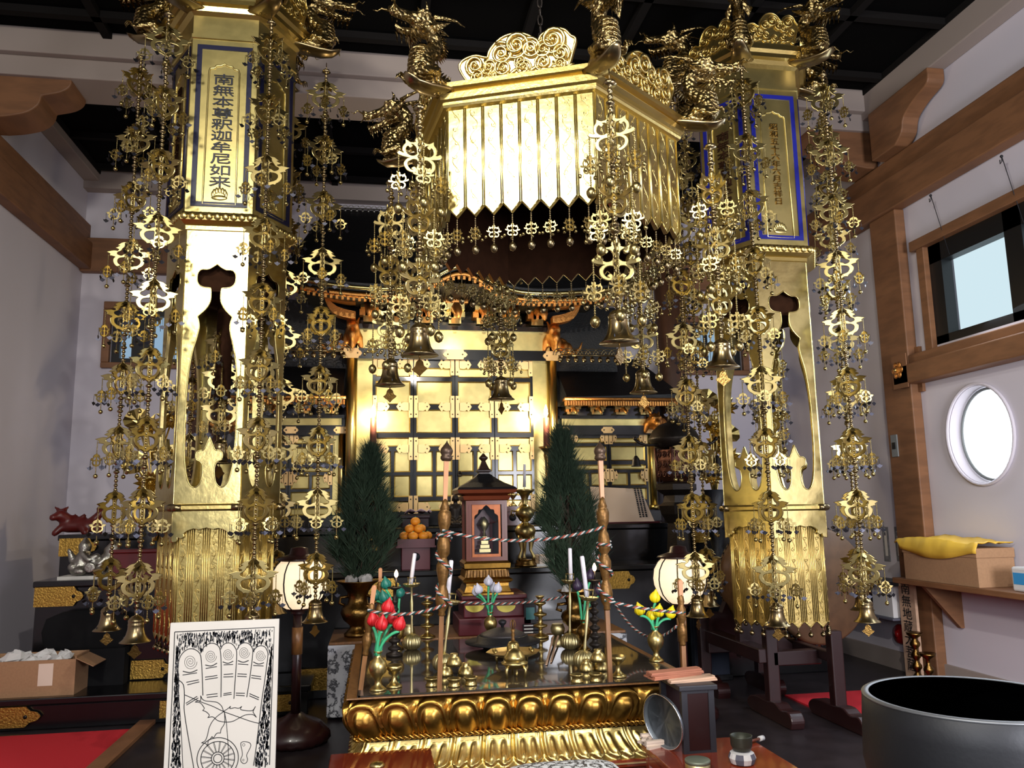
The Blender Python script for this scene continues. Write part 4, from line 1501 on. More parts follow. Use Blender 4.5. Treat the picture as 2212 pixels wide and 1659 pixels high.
# electric candles on tall brass stands before the doors
for px, py, w in ((806, 960, 'left'), (1181, 965, 'right')):
    Yc = 8.05
    p = A(px, py, Y=Yc)
    t = thing('electric_candle', 'glowing electric candle on a brass stand at the %s edge of the shrine doors' % w, 'candle lamp', (p.x, Yc, 1.345))
    z0 = 1.345
    hh = p.z - z0
    MB().lathe([(.09, 0), (.09, .02), (.05, .05), (.03, .1), (.05, .14), (.045, .2), (.02, .25), (.02, hh * .5), (.035, hh * .54), (.02, hh * .58), (.02, hh * .8), (.035, hh - .09), (.03, hh - .06), (.045, hh - .04), (.09, hh), (.085, hh)], (p.x, Yc, z0), 18).build('stand', 'oldbrass', t)
    q = A(px, 890, Y=Yc)
    MB().lathe([(.034, p.z), (.03, q.z - .06), (.012, q.z - .055)], (p.x, Yc, 0), 14).build('candle', 'redwax', t)
    MB().lathe([(.006, q.z - .055), (.022, q.z - .02), (.018, q.z + .03), (.003, q.z + .075)], (p.x, Yc, 0), 12).build('bulb', 'bulb', t)
    l = light('electric_candle_glow', 'POINT', (p.x, Yc - .12, q.z + .02), 26, (1.0, 0.8, 0.5), .04)
# ------------------------------------------------------------------ the square altar with lotus mouldings
AX0, AX1, AY0, AY1, AZ = -.15, 1.775, 4.42, 6.2, .55
altar = thing('altar', 'square altar with a gilt lotus-petal rim and a dark glass top', 'altar', ((AX0 + AX1) / 2, (AY0 + AY1) / 2, 0))


def petal_band(x0, x1, y0, y1, z0, z1, npx, npy, fun, nu=22, nv=16):
    """Carved petals all round a rectangle; fun(u, v) gives (outward offset) for u in [-1,1] across one petal and v in [0,1] upwards."""
    mb = MB()
    sides = [((x0, y0), (x1, y0), (0, -1), npx), ((x1, y0), (x1, y1), (1, 0), npy), ((x1, y1), (x0, y1), (0, 1), npx), ((x0, y1), (x0, y0), (-1, 0), npy)]
    for a, b, nrm, n in sides:
        tot = n * nu
        vs, fs = [], []
        dx, dy = (b[0] - a[0]), (b[1] - a[1])
        L = math.hypot(dx, dy)
        dx, dy = dx / L, dy / L
        for i in range(tot + 1):
            s = i / tot
            u = ((s * n) % 1) * 2 - 1 if i < tot else 1
            if i % nu == 0:
                u = -1
            for j in range(nv + 1):
                v = j / nv
                o = fun(u, v)
                e = L * s + (2 * s - 1) * o   # mitre the corners
                vs.append((a[0] + dx * e + nrm[0] * o, a[1] + dy * e + nrm[1] * o, z0 + (z1 - z0) * v))
        for i in range(tot):
            for j in range(nv):
                p = i * (nv + 1) + j
                fs.append((p, p + nv + 1, p + nv + 2, p + 1))
        mb.add(vs, fs, 0, True)
    return mb


def up_petal(u, v):
    prof = .065 * (1 - (1 - min(1, v * 1.25)) ** 2) * (1 if v < .8 else 1 - .5 * ((v - .8) / .2) ** 2)
    e = (abs(u) ** 2.6 + (max(0, (v - .25) / .72)) ** 2.6) ** (1 / 2.6)
    rim = .016 * math.exp(-((e - .86) / .09) ** 2)
    inner = .030 * max(0, 1 - (e / .62) ** 3) * (1 - .25 * math.exp(-(u / .16) ** 2) * max(0, v - .35) * 2)
    return prof + rim + inner - (.02 if e > 1.0 else 0)


def sstep(x):
    x = max(0.0, min(1.0, x))
    return x * x * (3 - 2 * x)


def down_petal(u, v):
    w = 1 - v
    au = abs(u)
    prof = .10 * (w ** 1.5)
    wb = .97 - .22 * au ** 4 - .13 * math.exp(-(u / .2) ** 2)
    s = wb - w
    m = sstep(min(s / .1, (1 - au) / .14))
    rim = .007 * math.exp(-((s - .12) / .06) ** 2) * m + .007 * math.exp(-((au - .8) / .08) ** 2) * m
    dw = max(0, w - .62, .3 - w)
    drop = .013 * sstep(1.3 - math.hypot((au - .36) / .17, dw / .12))
    swell = .014 * math.exp(-((au - .42) / .3) ** 2) * sstep((w - .3) / .5)
    return prof + .024 * m + rim + (drop + swell) * m


zt, zm, zl0, zl1 = AZ - .012, .352, .30, .155
petal_band(AX0 + .06, AX1 - .06, AY0 + .06, AY1 - .06, zm - .01, zt, 11, 11, up_petal).build('upper_petal_band', 'lotus', altar)
petal_band(AX0 + .12, AX1 - .12, AY0 + .12, AY1 - .12, zl1, zl0, 11, 11, down_petal).build('lower_petal_band', 'lotus2', altar)
q = MB().box((AX0 + .0, AY0 + .0, zt), (AX1, AY1, AZ - .004))
q.build('rim_board', 'wood', altar, bevel=.006)
q = MB()
x0, x1, y0, y1 = AX0 + .05, AX1 - .05, AY0 + .05, AY1 - .05
for k in range(2):
    for a, b in (((x0, y0), (x1, y0)), ((x1, y0), (x1, y1)), ((x1, y1), (x0, y1)), ((x0, y1), (x0, y0))):
        n = 220
        q.tube([(a[0] + (b[0] - a[0]) * i / n + 0, a[1] + (b[1] - a[1]) * i / n, zm - .022 + 0) if False else (a[0] + (b[0] - a[0]) * i / n + .008 * cos(i * .9 + k * pi) * (a[0] == b[0]), a[1] + (b[1] - a[1]) * i / n + .008 * cos(i * .9 + k * pi) * (a[1] == b[1]), zm - .022 + .008 * sin(i * .9 + k * pi)) for i in range(n + 1)], .008, 5)
q.build('rope_moulding', 'lotus', altar)
MB().box((AX0 + .13, AY0 + .13, zl0 - .01), (AX1 - .13, AY1 - .13, zm)).build('neck', 'darkwood', altar)
q = MB().box((AX0 + .0, AY0 + .0, .115), (AX1 - .0, AY1 - .0, zl1)).box((AX0 + .03, AY0 + .03, .0), (AX1 - .03, AY1 - .03, .115))
q.build('plinth', 'brownred', altar, bevel=.006)
MB().box((AX0 + .01, AY0 - .006, .135), (AX1 - .01, AY0 + .0, .142)).build('plinth_highlight', 'hinge', altar)  # highlight along the plinth, painted in as a pale strip
M['altartop'] = mat('dark_wood_under_glass', (78, 68, 56), 0, 0.03, coat=1.0, vary=0.35, scale=3)
g_ = MB().box((AX0 + .07, AY0 + .035, AZ - .004), (AX1 - .07, AY1 - .02, AZ))
g_.build('glass_top', 'altartop', altar)
q = MB().box((AX0 + .06, AY0 + .02, AZ - .006), (AX1 - .06, AY0 + .038, AZ + .001)).box((AX0 + .055, AY0 + .02, AZ - .006), (AX0 + .072, AY1 - .02, AZ + .001)).box((AX1 - .072, AY0 + .02, AZ - .006), (AX1 - .055, AY1 - .02, AZ + .001))
q.build('glass_edge', 'blackframe', altar)


# ------------------------------------------------------------------ poles and cords
def pole(label, p, H, tall, lean=0):
    t = thing('altar_pole', label, 'pole', p)
    t.rotation_euler = (0, lean, 0)
    s = H
    mb = MB()
    w = .0125
    zs = .30 * s if tall else .30 * s
    mb.box((-w, -w, 0), (w, w, zs))
    mb.build('lower_shaft', 'wood', t, local=True)
    c = MB()
    if tall:
        prof = [(.015, zs), (.02, zs + .005), (.016, zs + .02), (.03, zs + .05), (.036, zs + .09), (.03, zs + .13), (.018, zs + .16), (.02, zs + .17), (.034, zs + .24), (.035, zs + .27), (.022, zs + .30), (.018, zs + .31), (.032, zs + .33), (.034, zs + .38), (.028, zs + .42), (.018, zs + .44), (.02, zs + .455), (.032, zs + .49), (.036, zs + .54), (.03, zs + .56), (.022, zs + .57), (.026, zs + .575), (.018, zs + .60), (.013, zs + .63)]
        top = zs + .62
    else:
        prof = [(.014, zs), (.017, zs + .01), (.014, zs + .03), (.024, zs + .06), (.027, zs + .09), (.016, zs + .12), (.018, zs + .13), (.027, zs + .17), (.026, zs + .2), (.015, zs + .22), (.02, zs + .24), (.016, zs + .27), (.011, zs + .28)]
        top = zs + .27
    c.lathe(prof, (0, 0, 0), 16, rib=.06, ribk=8)
    c.build('lotus_carving', 'oldgilt', t, local=True)
    u = MB()
    u.add([(-.011, -.011, top), (.011, -.011, top), (.011, .011, top), (-.011, .011, top), (-.0135, -.0135, H - .05), (.0135, -.0135, H - .05), (.0135, .0135, H - .05), (-.0135, .0135, H - .05)], [(0, 1, 5, 4), (1, 2, 6, 5), (2, 3, 7, 6), (3, 0, 4, 7), (4, 5, 6, 7)])
    if not tall:
        u.ball((0, 0, H - .05), .0135, 10, s=(1, 1, .8))
    u.build('upper_shaft', 'peach', t, local=True)
    if tall:
        MB().lathe([(.01, H - .055), (.026, H - .052), (.034, H - .04), (.033, H - .028), (.028, H - .022), (.033, H - .01), (.036, H + .004), (.03, H + .02), (.016, H + .036), (.006, H + .05), (.001, H + .062)], (0, 0, 0), 20).build('finial', 'darkfinial', t, local=True)
    return t


M['oldgilt'] = mat('worn_gilt_wood', (128, 92, 46), .6, .42, .2, 60, .3)
M['darkfinial'] = mat('dark_bronze_finial', (84, 66, 52), .6, .4)
PL, PR = Vector((.337, 4.505, AZ)), Vector((1.281, 4.49, AZ))
hl, hr = A(965, 975, Y=4.5).z - AZ, A(1296, 975, Y=4.49).z - AZ
pole('tall altar pole with an onion finial, left of the gate at the altar front', PL, hl, True, (A(965, 975, Y=4.5).x - PL.x) / hl)
pole('tall altar pole with an onion finial, right of the gate at the altar front', PR, hr, True, (A(1296, 975, Y=4.49).x - PR.x) / hr)
QL, QR = A(779, 1490, Z=AZ), A(1478, 1464, Z=AZ)
tl, tr = A(811, 1246, Y=QL.y), A(1468, 1236, Y=QR.y)
pole('short corner pole at the front left corner of the altar beside the red tulips', QL, tl.z - AZ, False, (tl.x - QL.x) / (tl.z - AZ))
pole('short corner pole at the front right corner of the altar beside the yellow tulips', QR, tr.z - AZ, False, (tr.x - QR.x) / (tr.z - AZ))
BL, BR = A(818, 1395, Y=5.95), A(1330, 1395, Y=5.95)
BL.z = BR.z = AZ
tl2 = A(822, 1214, Y=5.95)
pole('short corner pole at the back left of the altar behind the green tulips', BL, tl2.z - AZ, False, (tl2.x - BL.x) / (tl2.z - AZ))


def sag(p, q, d, n=40):
    return [p.lerp(q, i / n) - Vector((0, 0, d * 4 * (i / n) * (1 - i / n))) for i in range(n + 1)]


def wrap(c, r, z0, z1, turns, n=60, a0=0.0):
    return [Vector((c.x + r * cos(a0 + 2 * pi * turns * i / n), c.y + r * sin(a0 + 2 * pi * turns * i / n), z0 + (z1 - z0) * i / n)) for i in range(n + 1)]


def cord(label, runs, r=.0078):
    t = thing('braided_cord', label, 'cord', runs[0][0], 'striped cords strung between the altar poles')
    for k, m in enumerate(('cordwhite', 'cordred', 'cordgreen')):
        mb = MB()
        for pts in runs:
            dense = []
            for i in range(len(pts) - 1):
                l = (pts[i + 1] - pts[i]).length
                m_ = max(1, int(l / .004))
                dense += [pts[i].lerp(pts[i + 1], j / m_) for j in range(m_)]
            dense.append(pts[-1])
            out = []
            acc = 0
            for i, p in enumerate(dense):
                d = dense[min(i + 1, len(dense) - 1)] - dense[max(i - 1, 0)]
                d.normalize()
                if i:
                    acc += (p - dense[i - 1]).length
                s = d.cross(Vector((0, .3, 1))).normalized()
                u = s.cross(d)
                a = acc / .05 * 2 * pi + k * 2 * pi / 3
                out.append(p + (s * cos(a) + u * sin(a)) * r * .62)
            mb.tube(out, r * .62, 5)
        mb.build('strand', m, t)
    return t


M['cordwhite'] = mat('white_thread', (186, 182, 176), 0, .8)
M['cordred'] = mat('red_thread', (156, 72, 54), 0, .8)
M['cordgreen'] = mat('dark_green_thread', (18, 62, 60), 0, .8)
c1, c2 = A(955, 1146, Y=4.47), A(1305, 1138, Y=4.46)
cord('striped cord sagging between the two tall poles of the altar gate', [sag(c1, c2, .065)])
for cpt, top, bot, lab in ((PL, 1150, 1310, 'left'), (PR, 1170, 1300, 'right')):
    z1 = A(958 if lab == 'left' else 1305, top, Y=4.5).z
    z0 = A(958 if lab == 'left' else 1305, bot, Y=4.5).z
    axis = Vector((cpt.x + ((A(965, 975, Y=4.5).x - PL.x) if lab == 'left' else (A(1296, 975, Y=4.49).x - PR.x)) * .6, cpt.y, 0))
    cord('striped cord wound around the tall %s pole of the altar gate' % lab, [wrap(axis, .036, z1, z1 - .03, 1.5), wrap(axis, .04, z1 - .03, z0, 2.0)])
cord('striped cord from the tall left gate pole to the front left corner pole', [sag(A(794, 1318, Y=QL.y - .02), A(962, 1306, Y=4.47), .035)])
cord('striped cord from the tall right gate pole to the front right corner pole', [sag(A(1305, 1296, Y=4.47), A(1480, 1324, Y=QR.y - .02), .012)])
cord('striped cord along the back of the altar passing behind the white tulips', [sag(A(868, 1278, Y=5.95), A(1228, 1287, Y=5.95), .07)], .0078)
cord('striped cord sagging down the right side of the altar behind the yellow tulips', [sag(A(1318, 1285, Y=5.7), A(1462, 1352, Y=4.9), .16)], .0072)


# ------------------------------------------------------------------ things on the altar
def on(px, py, Z=AZ):
    return A(px, py, Z=Z)


def hgt(p, px, py):
    return A(px, py, Y=p.y).z - p.z


def turned(name, label, cat, p, parts, group=None, n=20):
    t = thing(name, label, cat, p, group)
    for pn, prof, m in parts:
        MB().lathe(prof, (0, 0, 0), n).build(pn, m, t, local=True)
    return t


def candlestick(label, base, dish, ctop, cx, hasball=True):
    p = on(*base)
    h = hgt(p, *dish)
    t = thing('candlestick', label, 'candlestick', p, 'slender brass candlesticks on the altar')
    tilt = (A(dish[0], dish[1], Y=p.y).x - p.x) / h
    t.rotation_euler = (0, math.atan(tilt), 0)
    MB().lathe([(.03, 0), (.05, .012), (.062, .035), (.064, .055), (.055, .08), (.035, .098), (.012, .106)], (0, 0, 0), 96, rib=.05, ribk=20).build('ribbed_base', 'brass2', t, local=True)
    MB().lathe([(.009, .1), (.011, .12), (.007, h * .45), (.013, h * .72), (.008, h * .8), (.008, h - .02), (.014, h - .012)], (0, 0, 0), 12).build('stem', 'brass2', t, local=True)
    MB().lathe([(.012, h - .016), (.04, h - .01), (.056, h + .006), (.06, h + .012), (.054, h + .012), (.03, h + .002), (.001, h)], (0, 0, 0), 64, rib=.05, ribk=16).build('drip_pan', 'brass2', t, local=True)
    q = MB()
    q.tube([(.03 * cos(a), .03 * sin(a), h + .052) for a in [2 * pi * i / 16 for i in range(16)]], .0022, 5, closed=True)
    for a in (.3, 2.4, 4.5):
        q.tube([(.03 * cos(a), .03 * sin(a), h), (.03 * cos(a), .03 * sin(a), h + .052)], .0022, 5)
    q.build('candle_guard', 'brass', t, local=True)
    c = Vector((A(cx, dish[1], Y=p.y).x, p.y, p.z + h))
    e = A(ctop[0], ctop[1], Y=p.y)
    k = thing('candle', 'white candle in the ' + label.replace('slender brass candlestick ', 'candlestick ').replace(' with an upright candle', '').replace(' with a leaning candle', ''), 'candle', c, 'white candles on the altar')
    MB().tube([c, c.lerp(e, .97), e], [.0145, .014, .01], 10).build('wax', 'white', k)
    MB().tube([e, e + Vector((.002, 0, .012))], .0015, 5).build('wick', 'ink', k)


candlestick('slender brass candlestick behind the red tulips', (890, 1403), (889, 1264), (896, 1195), 887)
candlestick('slender brass candlestick beside the tall left gate pole', (955, 1450), (973, 1300), (975, 1210), 966)
candlestick('slender brass candlestick with an upright candle left of the tall right gate pole', (1231, 1402), (1231, 1256), (1231, 1184), 1233)
candlestick('slender brass candlestick with a leaning candle nearest the tall right gate pole', (1260, 1444), (1271, 1292), (1257, 1201), 1268)

VASE = [(.036, 0), (.038, .006), (.03, .012), (.016, .025), (.013, .04), (.018, .05), (.036, .075), (.042, .1), (.036, .125), (.016, .142), (.013, .155), (.02, .166), (.021, .17), (.016, .168)]


def tulip(label, group, base, head, r, m, tilt=(0, 0)):
    """A carved wooden tulip: stem with an egg-shaped bud."""
    t = thing('wooden_tulip', label, 'flower', base, group)
    d = (head - base)
    mid = base.lerp(head, .55) + Vector((-d.x * .28, 0, .02))
    pts = []
    for i in range(11):
        u = i / 10
        pts.append(base * (1 - u) ** 2 + mid * 2 * u * (1 - u) + (head - Vector((0, 0, r * 1.1))) * u * u)
    MB().tube(pts, .0085, 8).build('stem', 'stem', t)
    ax = Vector((d.x * 1.1 + tilt[0], tilt[1] - .05, .25 + abs(d.z) * .5)).normalized()
    mx = Matrix.Translation(head) @ ax.to_track_quat('Z', 'Y').to_matrix().to_4x4()
    b = MB()
    b.lathe([(.004, -1.1 * r), (.5 * r, -.95 * r), (.88 * r, -.5 * r), (1.0 * r, 0), (.86 * r, .55 * r), (.5 * r, 1.15 * r), (.16 * r, 1.6 * r), (.005, 1.75 * r)], (0, 0, 0), 18, mx=mx)
    for k in range(3):
        a = k * 2 * pi / 3 + .4
        o = [(.55 * r * cos(a), .55 * r * sin(a), -.95 * r), (.96 * r * cos(a), .96 * r * sin(a), -.45 * r), (1.08 * r * cos(a), 1.08 * r * sin(a), .05 * r), (.92 * r * cos(a), .92 * r * sin(a), .6 * r), (.5 * r * cos(a), .5 * r * sin(a), 1.2 * r)]
        b.tube(o, [.15 * r, .42 * r, .5 * r, .38 * r, .06 * r], 8, 0, mx, flat=.22)
    b.build('bud', m, t)


def bouquet(colour, m, vp, vs, vlabel, heads, r, depth=.0, vm='brass'):
    p = vp
    t = turned('flower_vase', vlabel, 'vase', p, [('body', [(a * vs, b * vs) for a, b in VASE], vm)])
    mouth = p + Vector((0, 0, .15 * vs))
    for i, (hx, hy, dy, where) in enumerate(heads):
        h = A(hx, hy, Y=p.y + dy)
        tulip('%s wooden tulip, %s' % (colour, where), '%s wooden tulips in one vase' % colour, mouth + Vector(((i - len(heads) / 2) * .006, .01 * (-1) ** i, 0)), h, r * 1.22, m)


bouquet('red', 'redflower', on(816, 1491), 1.2, 'round-bellied brass vase holding the red tulips at the front left of the altar', [(838, 1312, .03, 'tallest of the vase, pointing straight up'), (825, 1349, -.05, 'round bud at the front of the vase'), (862, 1349, -.02, 'leaning right out of the vase'), (806, 1340, .02, 'partly hidden at the left of the vase'), (846, 1335, .05, 'half hidden behind the front buds')], .026)
bouquet('yellow', 'yellow', on(1418, 1428), 1.25, 'squat brass vase holding the yellow tulips at the right edge of the altar', [(1415, 1291, .02, 'tallest of the vase'), (1382, 1318, -.03, 'leaning left, crossed by the cord'), (1408, 1330, .03, 'low in the middle, left of centre'), (1424, 1322, -.03, 'in the middle right of the vase'), (1448, 1325, .0, 'leaning right under the cord')], .025)
bouquet('white', 'whiteflower', on(1060, 1383), 1.2, 'brass vase holding the white tulips in front of the small glazed shrine', [(1055, 1257, .0, 'tallest, in the middle of the vase'), (1034, 1274, -.02, 'leaning left, in front'), (1029, 1278, .03, 'leaning left, behind'), (1075, 1272, -.02, 'leaning right, in front'), (1066, 1272, .04, 'leaning right, behind')], .024)
bouquet('teal green', 'greenflower', on(858, 1402), 1.2, 'brass vase of green buds behind the red tulips', [(834, 1262, .0, 'tallest of the green buds'), (814, 1286, .02, 'leaning left behind the corner pole'), (830, 1291, -.03, 'lowest, just above the red tulips'), (863, 1281, .0, 'leaning right under the small lamp')], .027)
bouquet('dark purple', 'purple', on(1262, 1405), 1.2, 'brass vase of dark buds behind the slender candlesticks on the right', [(1247, 1266, .0, 'leaning left between the two candles'), (1292, 1276, .0, 'leaning right behind the tall pole'), (1274, 1245, .03, 'upright behind the leaning candle')], .027, vm='oldbrass')

BOWL = [(.022, 0), (.024, .004), (.02, .012), (.034, .024), (.045, .05), (.047, .068), (.044, .068), (.04, .05), (.02, .03), (.001, .028)]
INV = [(r, .068 - z) for r, z in BOWL[:6]][::-1] + [(.001, .07)]
CUP = [(.034, 0), (.036, .008), (.03, .014), (.03, .03), (.036, .034), (.04, .04), (.04, .044), (.032, .044), (.03, .03), (.001, .028)]
GOB = [(.044, 0), (.046, .008), (.03, .016), (.014, .035), (.011, .06), (.02, .075), (.042, .095), (.048, .115), (.045, .115), (.03, .095), (.001, .09)]
nb = {1: 'left', -1: 'right'}
for sd, items in ((1, [('c', 933, 1482, 'beside the left gate pole'), ('c', 981, 1483, 'in front of the stacked bowls, left one'), ('c', 1017, 1480, 'in front of the stacked bowls, right one'), ('i', 963, 1462, 'low at the left of the pile'), ('i', 1007, 1460, 'low at the right of the pile'), ('t', 981, 1440, 'on top of the pile')]),
                  (-1, [('c', 1247, 1474, 'in front of the stacked bowls, left one'), ('c', 1287, 1472, 'in front of the stacked bowls, right one'), ('i', 1270, 1452, 'low at the left of the pile'), ('i', 1302, 1450, 'low at the right of the pile'), ('t', 1293, 1430, 'on top of the pile')])):
    for kind, px, py, where in items:
        if kind == 't':
            ref = on(px, 1466 if sd > 0 else 1456)
            ref.z = AZ + .071
            p = ref
        else:
            p = on(px, py)
            if kind == 'i':
                p.y += .03
        nm = 'offering_cup' if kind == 'c' else 'offering_bowl'
        turned(nm, 'small brass %s %s by the %s gate pole' % ('cup' if kind == 'c' else 'upturned bowl', where.replace('beside the left gate pole', 'standing alone'), nb[sd]), 'cup' if kind == 'c' else 'bowl', p, [('body', CUP if kind == 'c' else INV, 'brass')], 'brass offering vessels by the %s pole' % nb[sd])
turned('goblet', 'footed brass goblet standing right of the red tulip vase', 'goblet', on(851, 1484), [('body', GOB, 'brass')])
turned('goblet', 'footed brass goblet standing right of the tall right gate pole', 'goblet', on(1336, 1462), [('body', GOB, 'brass')])
turned('brass_jar', 'small brass jar at the back left of the altar behind the ribbed candlestick base', 'jar', on(882, 1376), [('body', [(.04, 0), (.055, .02), (.05, .06), (.035, .085), (.04, .09), (.036, .09)], 'brass2')])
turned('brass_jar', 'small pale brass jar at the back right of the altar', 'jar', on(1205, 1372), [('body', [(.03, 0), (.05, .02), (.055, .05), (.042, .085), (.036, .085)], 'brass2')])
for px, w in ((923, 'left'), (1168, 'right')):
    p = on(px, 1378)
    h = hgt(p, px, 1287)
    prof = [(.06, 0), (.062, .012), (.05, .02), (.03, .03)]
    for k in range(3):
        z = .035 + k * (h - .06) / 3
        prof += [(.016, z), (.014, z + .03), (.02, z + .036), (.052 - .004 * k, z + .048), (.052 - .004 * k, z + .06), (.02, z + .07)]
    prof += [(.012, h - .03), (.03, h - .008), (.036, h), (.03, h)]
    turned('tiered_stand', 'shiny brass stand of stacked discs at the back %s of the altar' % w, 'stand', p, [('body', prof, 'brass')], n=24)
for (px, py, top, fx, fy, w) in ((852, 1418, 1268, 856, 1240, 'left'), (1287, 1428, 1252, 1284, 1226, 'right')):
    p = on(px, py)
    h = hgt(p, px, top)
    prof = [(.055, 0), (.055, .02)]
    k = 0
    while prof[-1][1] < h - .08:
        z = prof[-1][1]
        rr = .045 - .03 * (z / h)
        prof += [(rr * .45, z + .012), (rr, z + .028), (rr * .95, z + .038), (rr * .45, z + .05)]
    prof += [(.012, h - .02), (.05, h - .004), (.05, h), (.01, h)]
    t = turned('lamp_stand', 'dark turned stand carrying a small glowing lamp, %s of the small glazed shrine' % w, 'lamp', p, [('stand', prof, 'darkmetal')], n=18)
    e = A(fx, fy, Y=p.y)
    MB().lathe([(.006, h), (.006, hgt(p, fx, fy) - .02)], (e.x - p.x, 0, 0), 8).build('burner', 'darkmetal', t, local=True)
    z = hgt(p, fx, fy)
    MB().lathe([(.004, z - .025), (.014, z - .008), (.012, z + .008), (.003, z + .028)], (e.x - p.x, 0, 0), 12).build('flame', 'flame', t, local=True)
    light('small_lamp_glow', 'POINT', (e.x, p.y - .04, e.z + .01), 1.2, (1, .78, .5), .02)

# incense burner with lid on three legs, on a tray with the vajra bell behind
p = on(1112, 1462)
t = thing('incense_burner', 'lidded brass incense burner on three thin legs at the altar front', 'incense burner', p)
MB().lathe([(.02, .045), (.05, .05), (.06, .065), (.075, .072), (.078, .08), (.062, .085), (.062, .095)], (0, 0, 0), 24).build('bowl', 'brass', t, local=True)
MB().lathe([(.064, .095), (.06, .115), (.048, .128), (.046, .135), (.03, .15), (.008, .158), (.006, .165), (.009, .172), (.001, .182)], (0, 0, 0), 24).build('lid', 'brass', t, local=True)
for a in (-2.4, -.75, 1.57):
    MB().tube([(.055 * cos(a), .055 * sin(a), .07), (.075 * cos(a), .075 * sin(a), .045), (.07 * cos(a), .07 * sin(a), 0)], [.012, .01, .005], 6).build('leg', 'brass', t, local=True)
p = on(1112, 1438)
p.y += .05
t = thing('brass_tray', 'wide shallow brass tray with feet behind the incense burner', 'tray', p)
MB().lathe([(.05, .05), (.12, .055), (.17, .075), (.172, .079), (.12, .062), (.001, .058)], (0, 0, 0), 8, smooth=False).build('dish', 'brass', t, local=True)
for a in (.6, 2.5, -1.57):
    MB().tube([(.1 * cos(a), .1 * sin(a), .055), (.12 * cos(a), .12 * sin(a), .03), (.115 * cos(a), .115 * sin(a), 0)], [.012, .01, .006], 6).build('leg', 'brass', t, local=True)
for s in (-1, 1):
    q = p + Vector((s * .115, -.0, .066))
    v = thing('ritual_vajra', 'small brass vajra lying on the %s end of the brass tray' % ('left' if s < 0 else 'right'), 'ritual tool', q)
    MB().tube([(0, -.04, .012), (0, -.02, .018), (0, 0, .014), (0, .02, .018), (0, .04, .012)], [.004, .015, .008, .015, .004], 8).build('body', 'brass', v, local=True)
q = p + Vector((0, .0, .06))
hb = hgt(q, 1112, 1338)
t = thing('vajra_bell', 'brass hand bell with a pronged handle standing behind the incense burner', 'bell', q)
MB().lathe([(.046, 0), (.044, .004), (.04, .03), (.038, .055), (.03, .072), (.012, .08)], (0, 0, 0), 22).build('body', 'brass', t, local=True)
MB().lathe([(.01, .078), (.013, .09), (.008, .1), (.013, .115), (.008, .13), (.014, hb - .065), (.006, hb - .055)], (0, 0, 0), 12).build('handle', 'oldgilt', t, local=True)
q2 = MB()
for a in range(5):
    b = a * 2 * pi / 5
    rr = 0 if a == 4 else 1
    b = a * pi / 2
    q2.tube([(.006 * cos(b) * rr, .006 * sin(b) * rr, hb - .058), (.017 * cos(b) * rr, .017 * sin(b) * rr, hb - .035), (.013 * cos(b) * rr, .013 * sin(b) * rr, hb - .012), (0, 0, hb)], .003, 5)
q2.build('prongs', 'oldgilt', t, local=True)
p = on(1086, 1400)
t = thing('fire_hearth', 'low black iron hearth pot with a domed lid in the centre of the altar', 'hearth', p)
MB().lathe([(.12, 0), (.17, .02), (.19, .035), (.26, .04), (.262, .05), (.19, .052), (.175, .085), (.16, .088)], (0, 0, 0), 36).build('pot', 'iron', t, local=True)
MB().lathe([(.162, .088), (.15, .1), (.1, .12), (.05, .135), (.02, .14)], (0, 0, 0), 30).build('lid', 'darkfinial2', t, local=True)
MB().lathe([(.012, .138), (.01, .15), (.026, .165), (.03, .178), (.02, .19), (.001, .195)], (0, 0, 0), 16).build('knob', 'iron', t, local=True)
M['darkfinial2'].name = 'grey_iron_lid'
for k, (a, b) in enumerate((((1196, 1384), (1180, 1438)), ((1206, 1384), (1190, 1432)))):
    p, q = on(*a), on(*b)
    p.z += .035
    q.z += .006
    t = thing('offering_stick', 'thin flat wooden stick leaning on the hearth rim, %s of a pair' % ('left' if k == 0 else 'right'), 'stick', q)
    MB().tube([q, p], .007, 4, flat=.5, smooth=False).build('blade', 'sandal', t)

# ------------------------------------------------------------------ brocade table behind the altar
ZB2 = .55
x0, x1 = A(708, 1372, Y=6.27).x, A(1355, 1380, Y=6.27).x
t = thing('brocade_table', 'long low table covered in silver chrysanthemum brocade behind the altar', 'table', ((x0 + x1) / 2, 6.6, 0))
MB().box((x0, 6.27, .02), (x1, 6.96, ZB2 - .02)).build('brocade_cloth', 'brocade', t, bevel=.01)
MB().box((x0 + .01, 6.27, ZB2 - .02), (x1 - .01, 6.96, ZB2)).build('top_board', 'wood', t, bevel=.004)

# small glazed shrine on a maroon base
Yz = 6.5
zc = lambda px, py: A(px, py, Y=Yz)
t = thing('lacquer_plinth', 'maroon lacquered two-step base with yellow crescent fittings under the small glazed shrine', 'base', (zc(1052, 1375).x, Yz, ZB2))
cx = zc(1050, 1300).x
b1, b2 = zc(985, 1300).x, zc(1138, 1300).x
zA, zBx, zC = zc(1050, 1328).z, zc(1050, 1290).z, zc(1050, 1280).z
MB().box((b1, Yz - .2, ZB2), (b2, Yz + .3, zA)).build('lower_step', 'maroon', t, bevel=.008)
MB().box((zc(997, 1300).x, Yz - .16, zA), (zc(1125, 1300).x, Yz + .26, zBx)).build('upper_step', 'maroon', t, bevel=.008)
MB().box((zc(992, 1300).x, Yz - .18, zBx), (zc(1130, 1300).x, Yz + .28, zC)).build('top_board', 'maroon', t, bevel=.008)
for s in (1020, 1086):
    p = zc(s, 1303)
    h = [(.075 * cos(a), -.05 * sin(a)) for a in [pi * i / 12 for i in range(13)]]
    h = [(p.x + u, p.z + v) for u, v in h]
    MB().poly(h[::-1], .008, 0, Matrix.Translation((0, Yz - .17, 0))).build('crescent_fitting', 'yellowplate', t)
M['yellowplate'] = M['yellowplate'] if 'yellowplate' in M else mat('yellow_gilt_plate', (206, 190, 84), .3, .45)
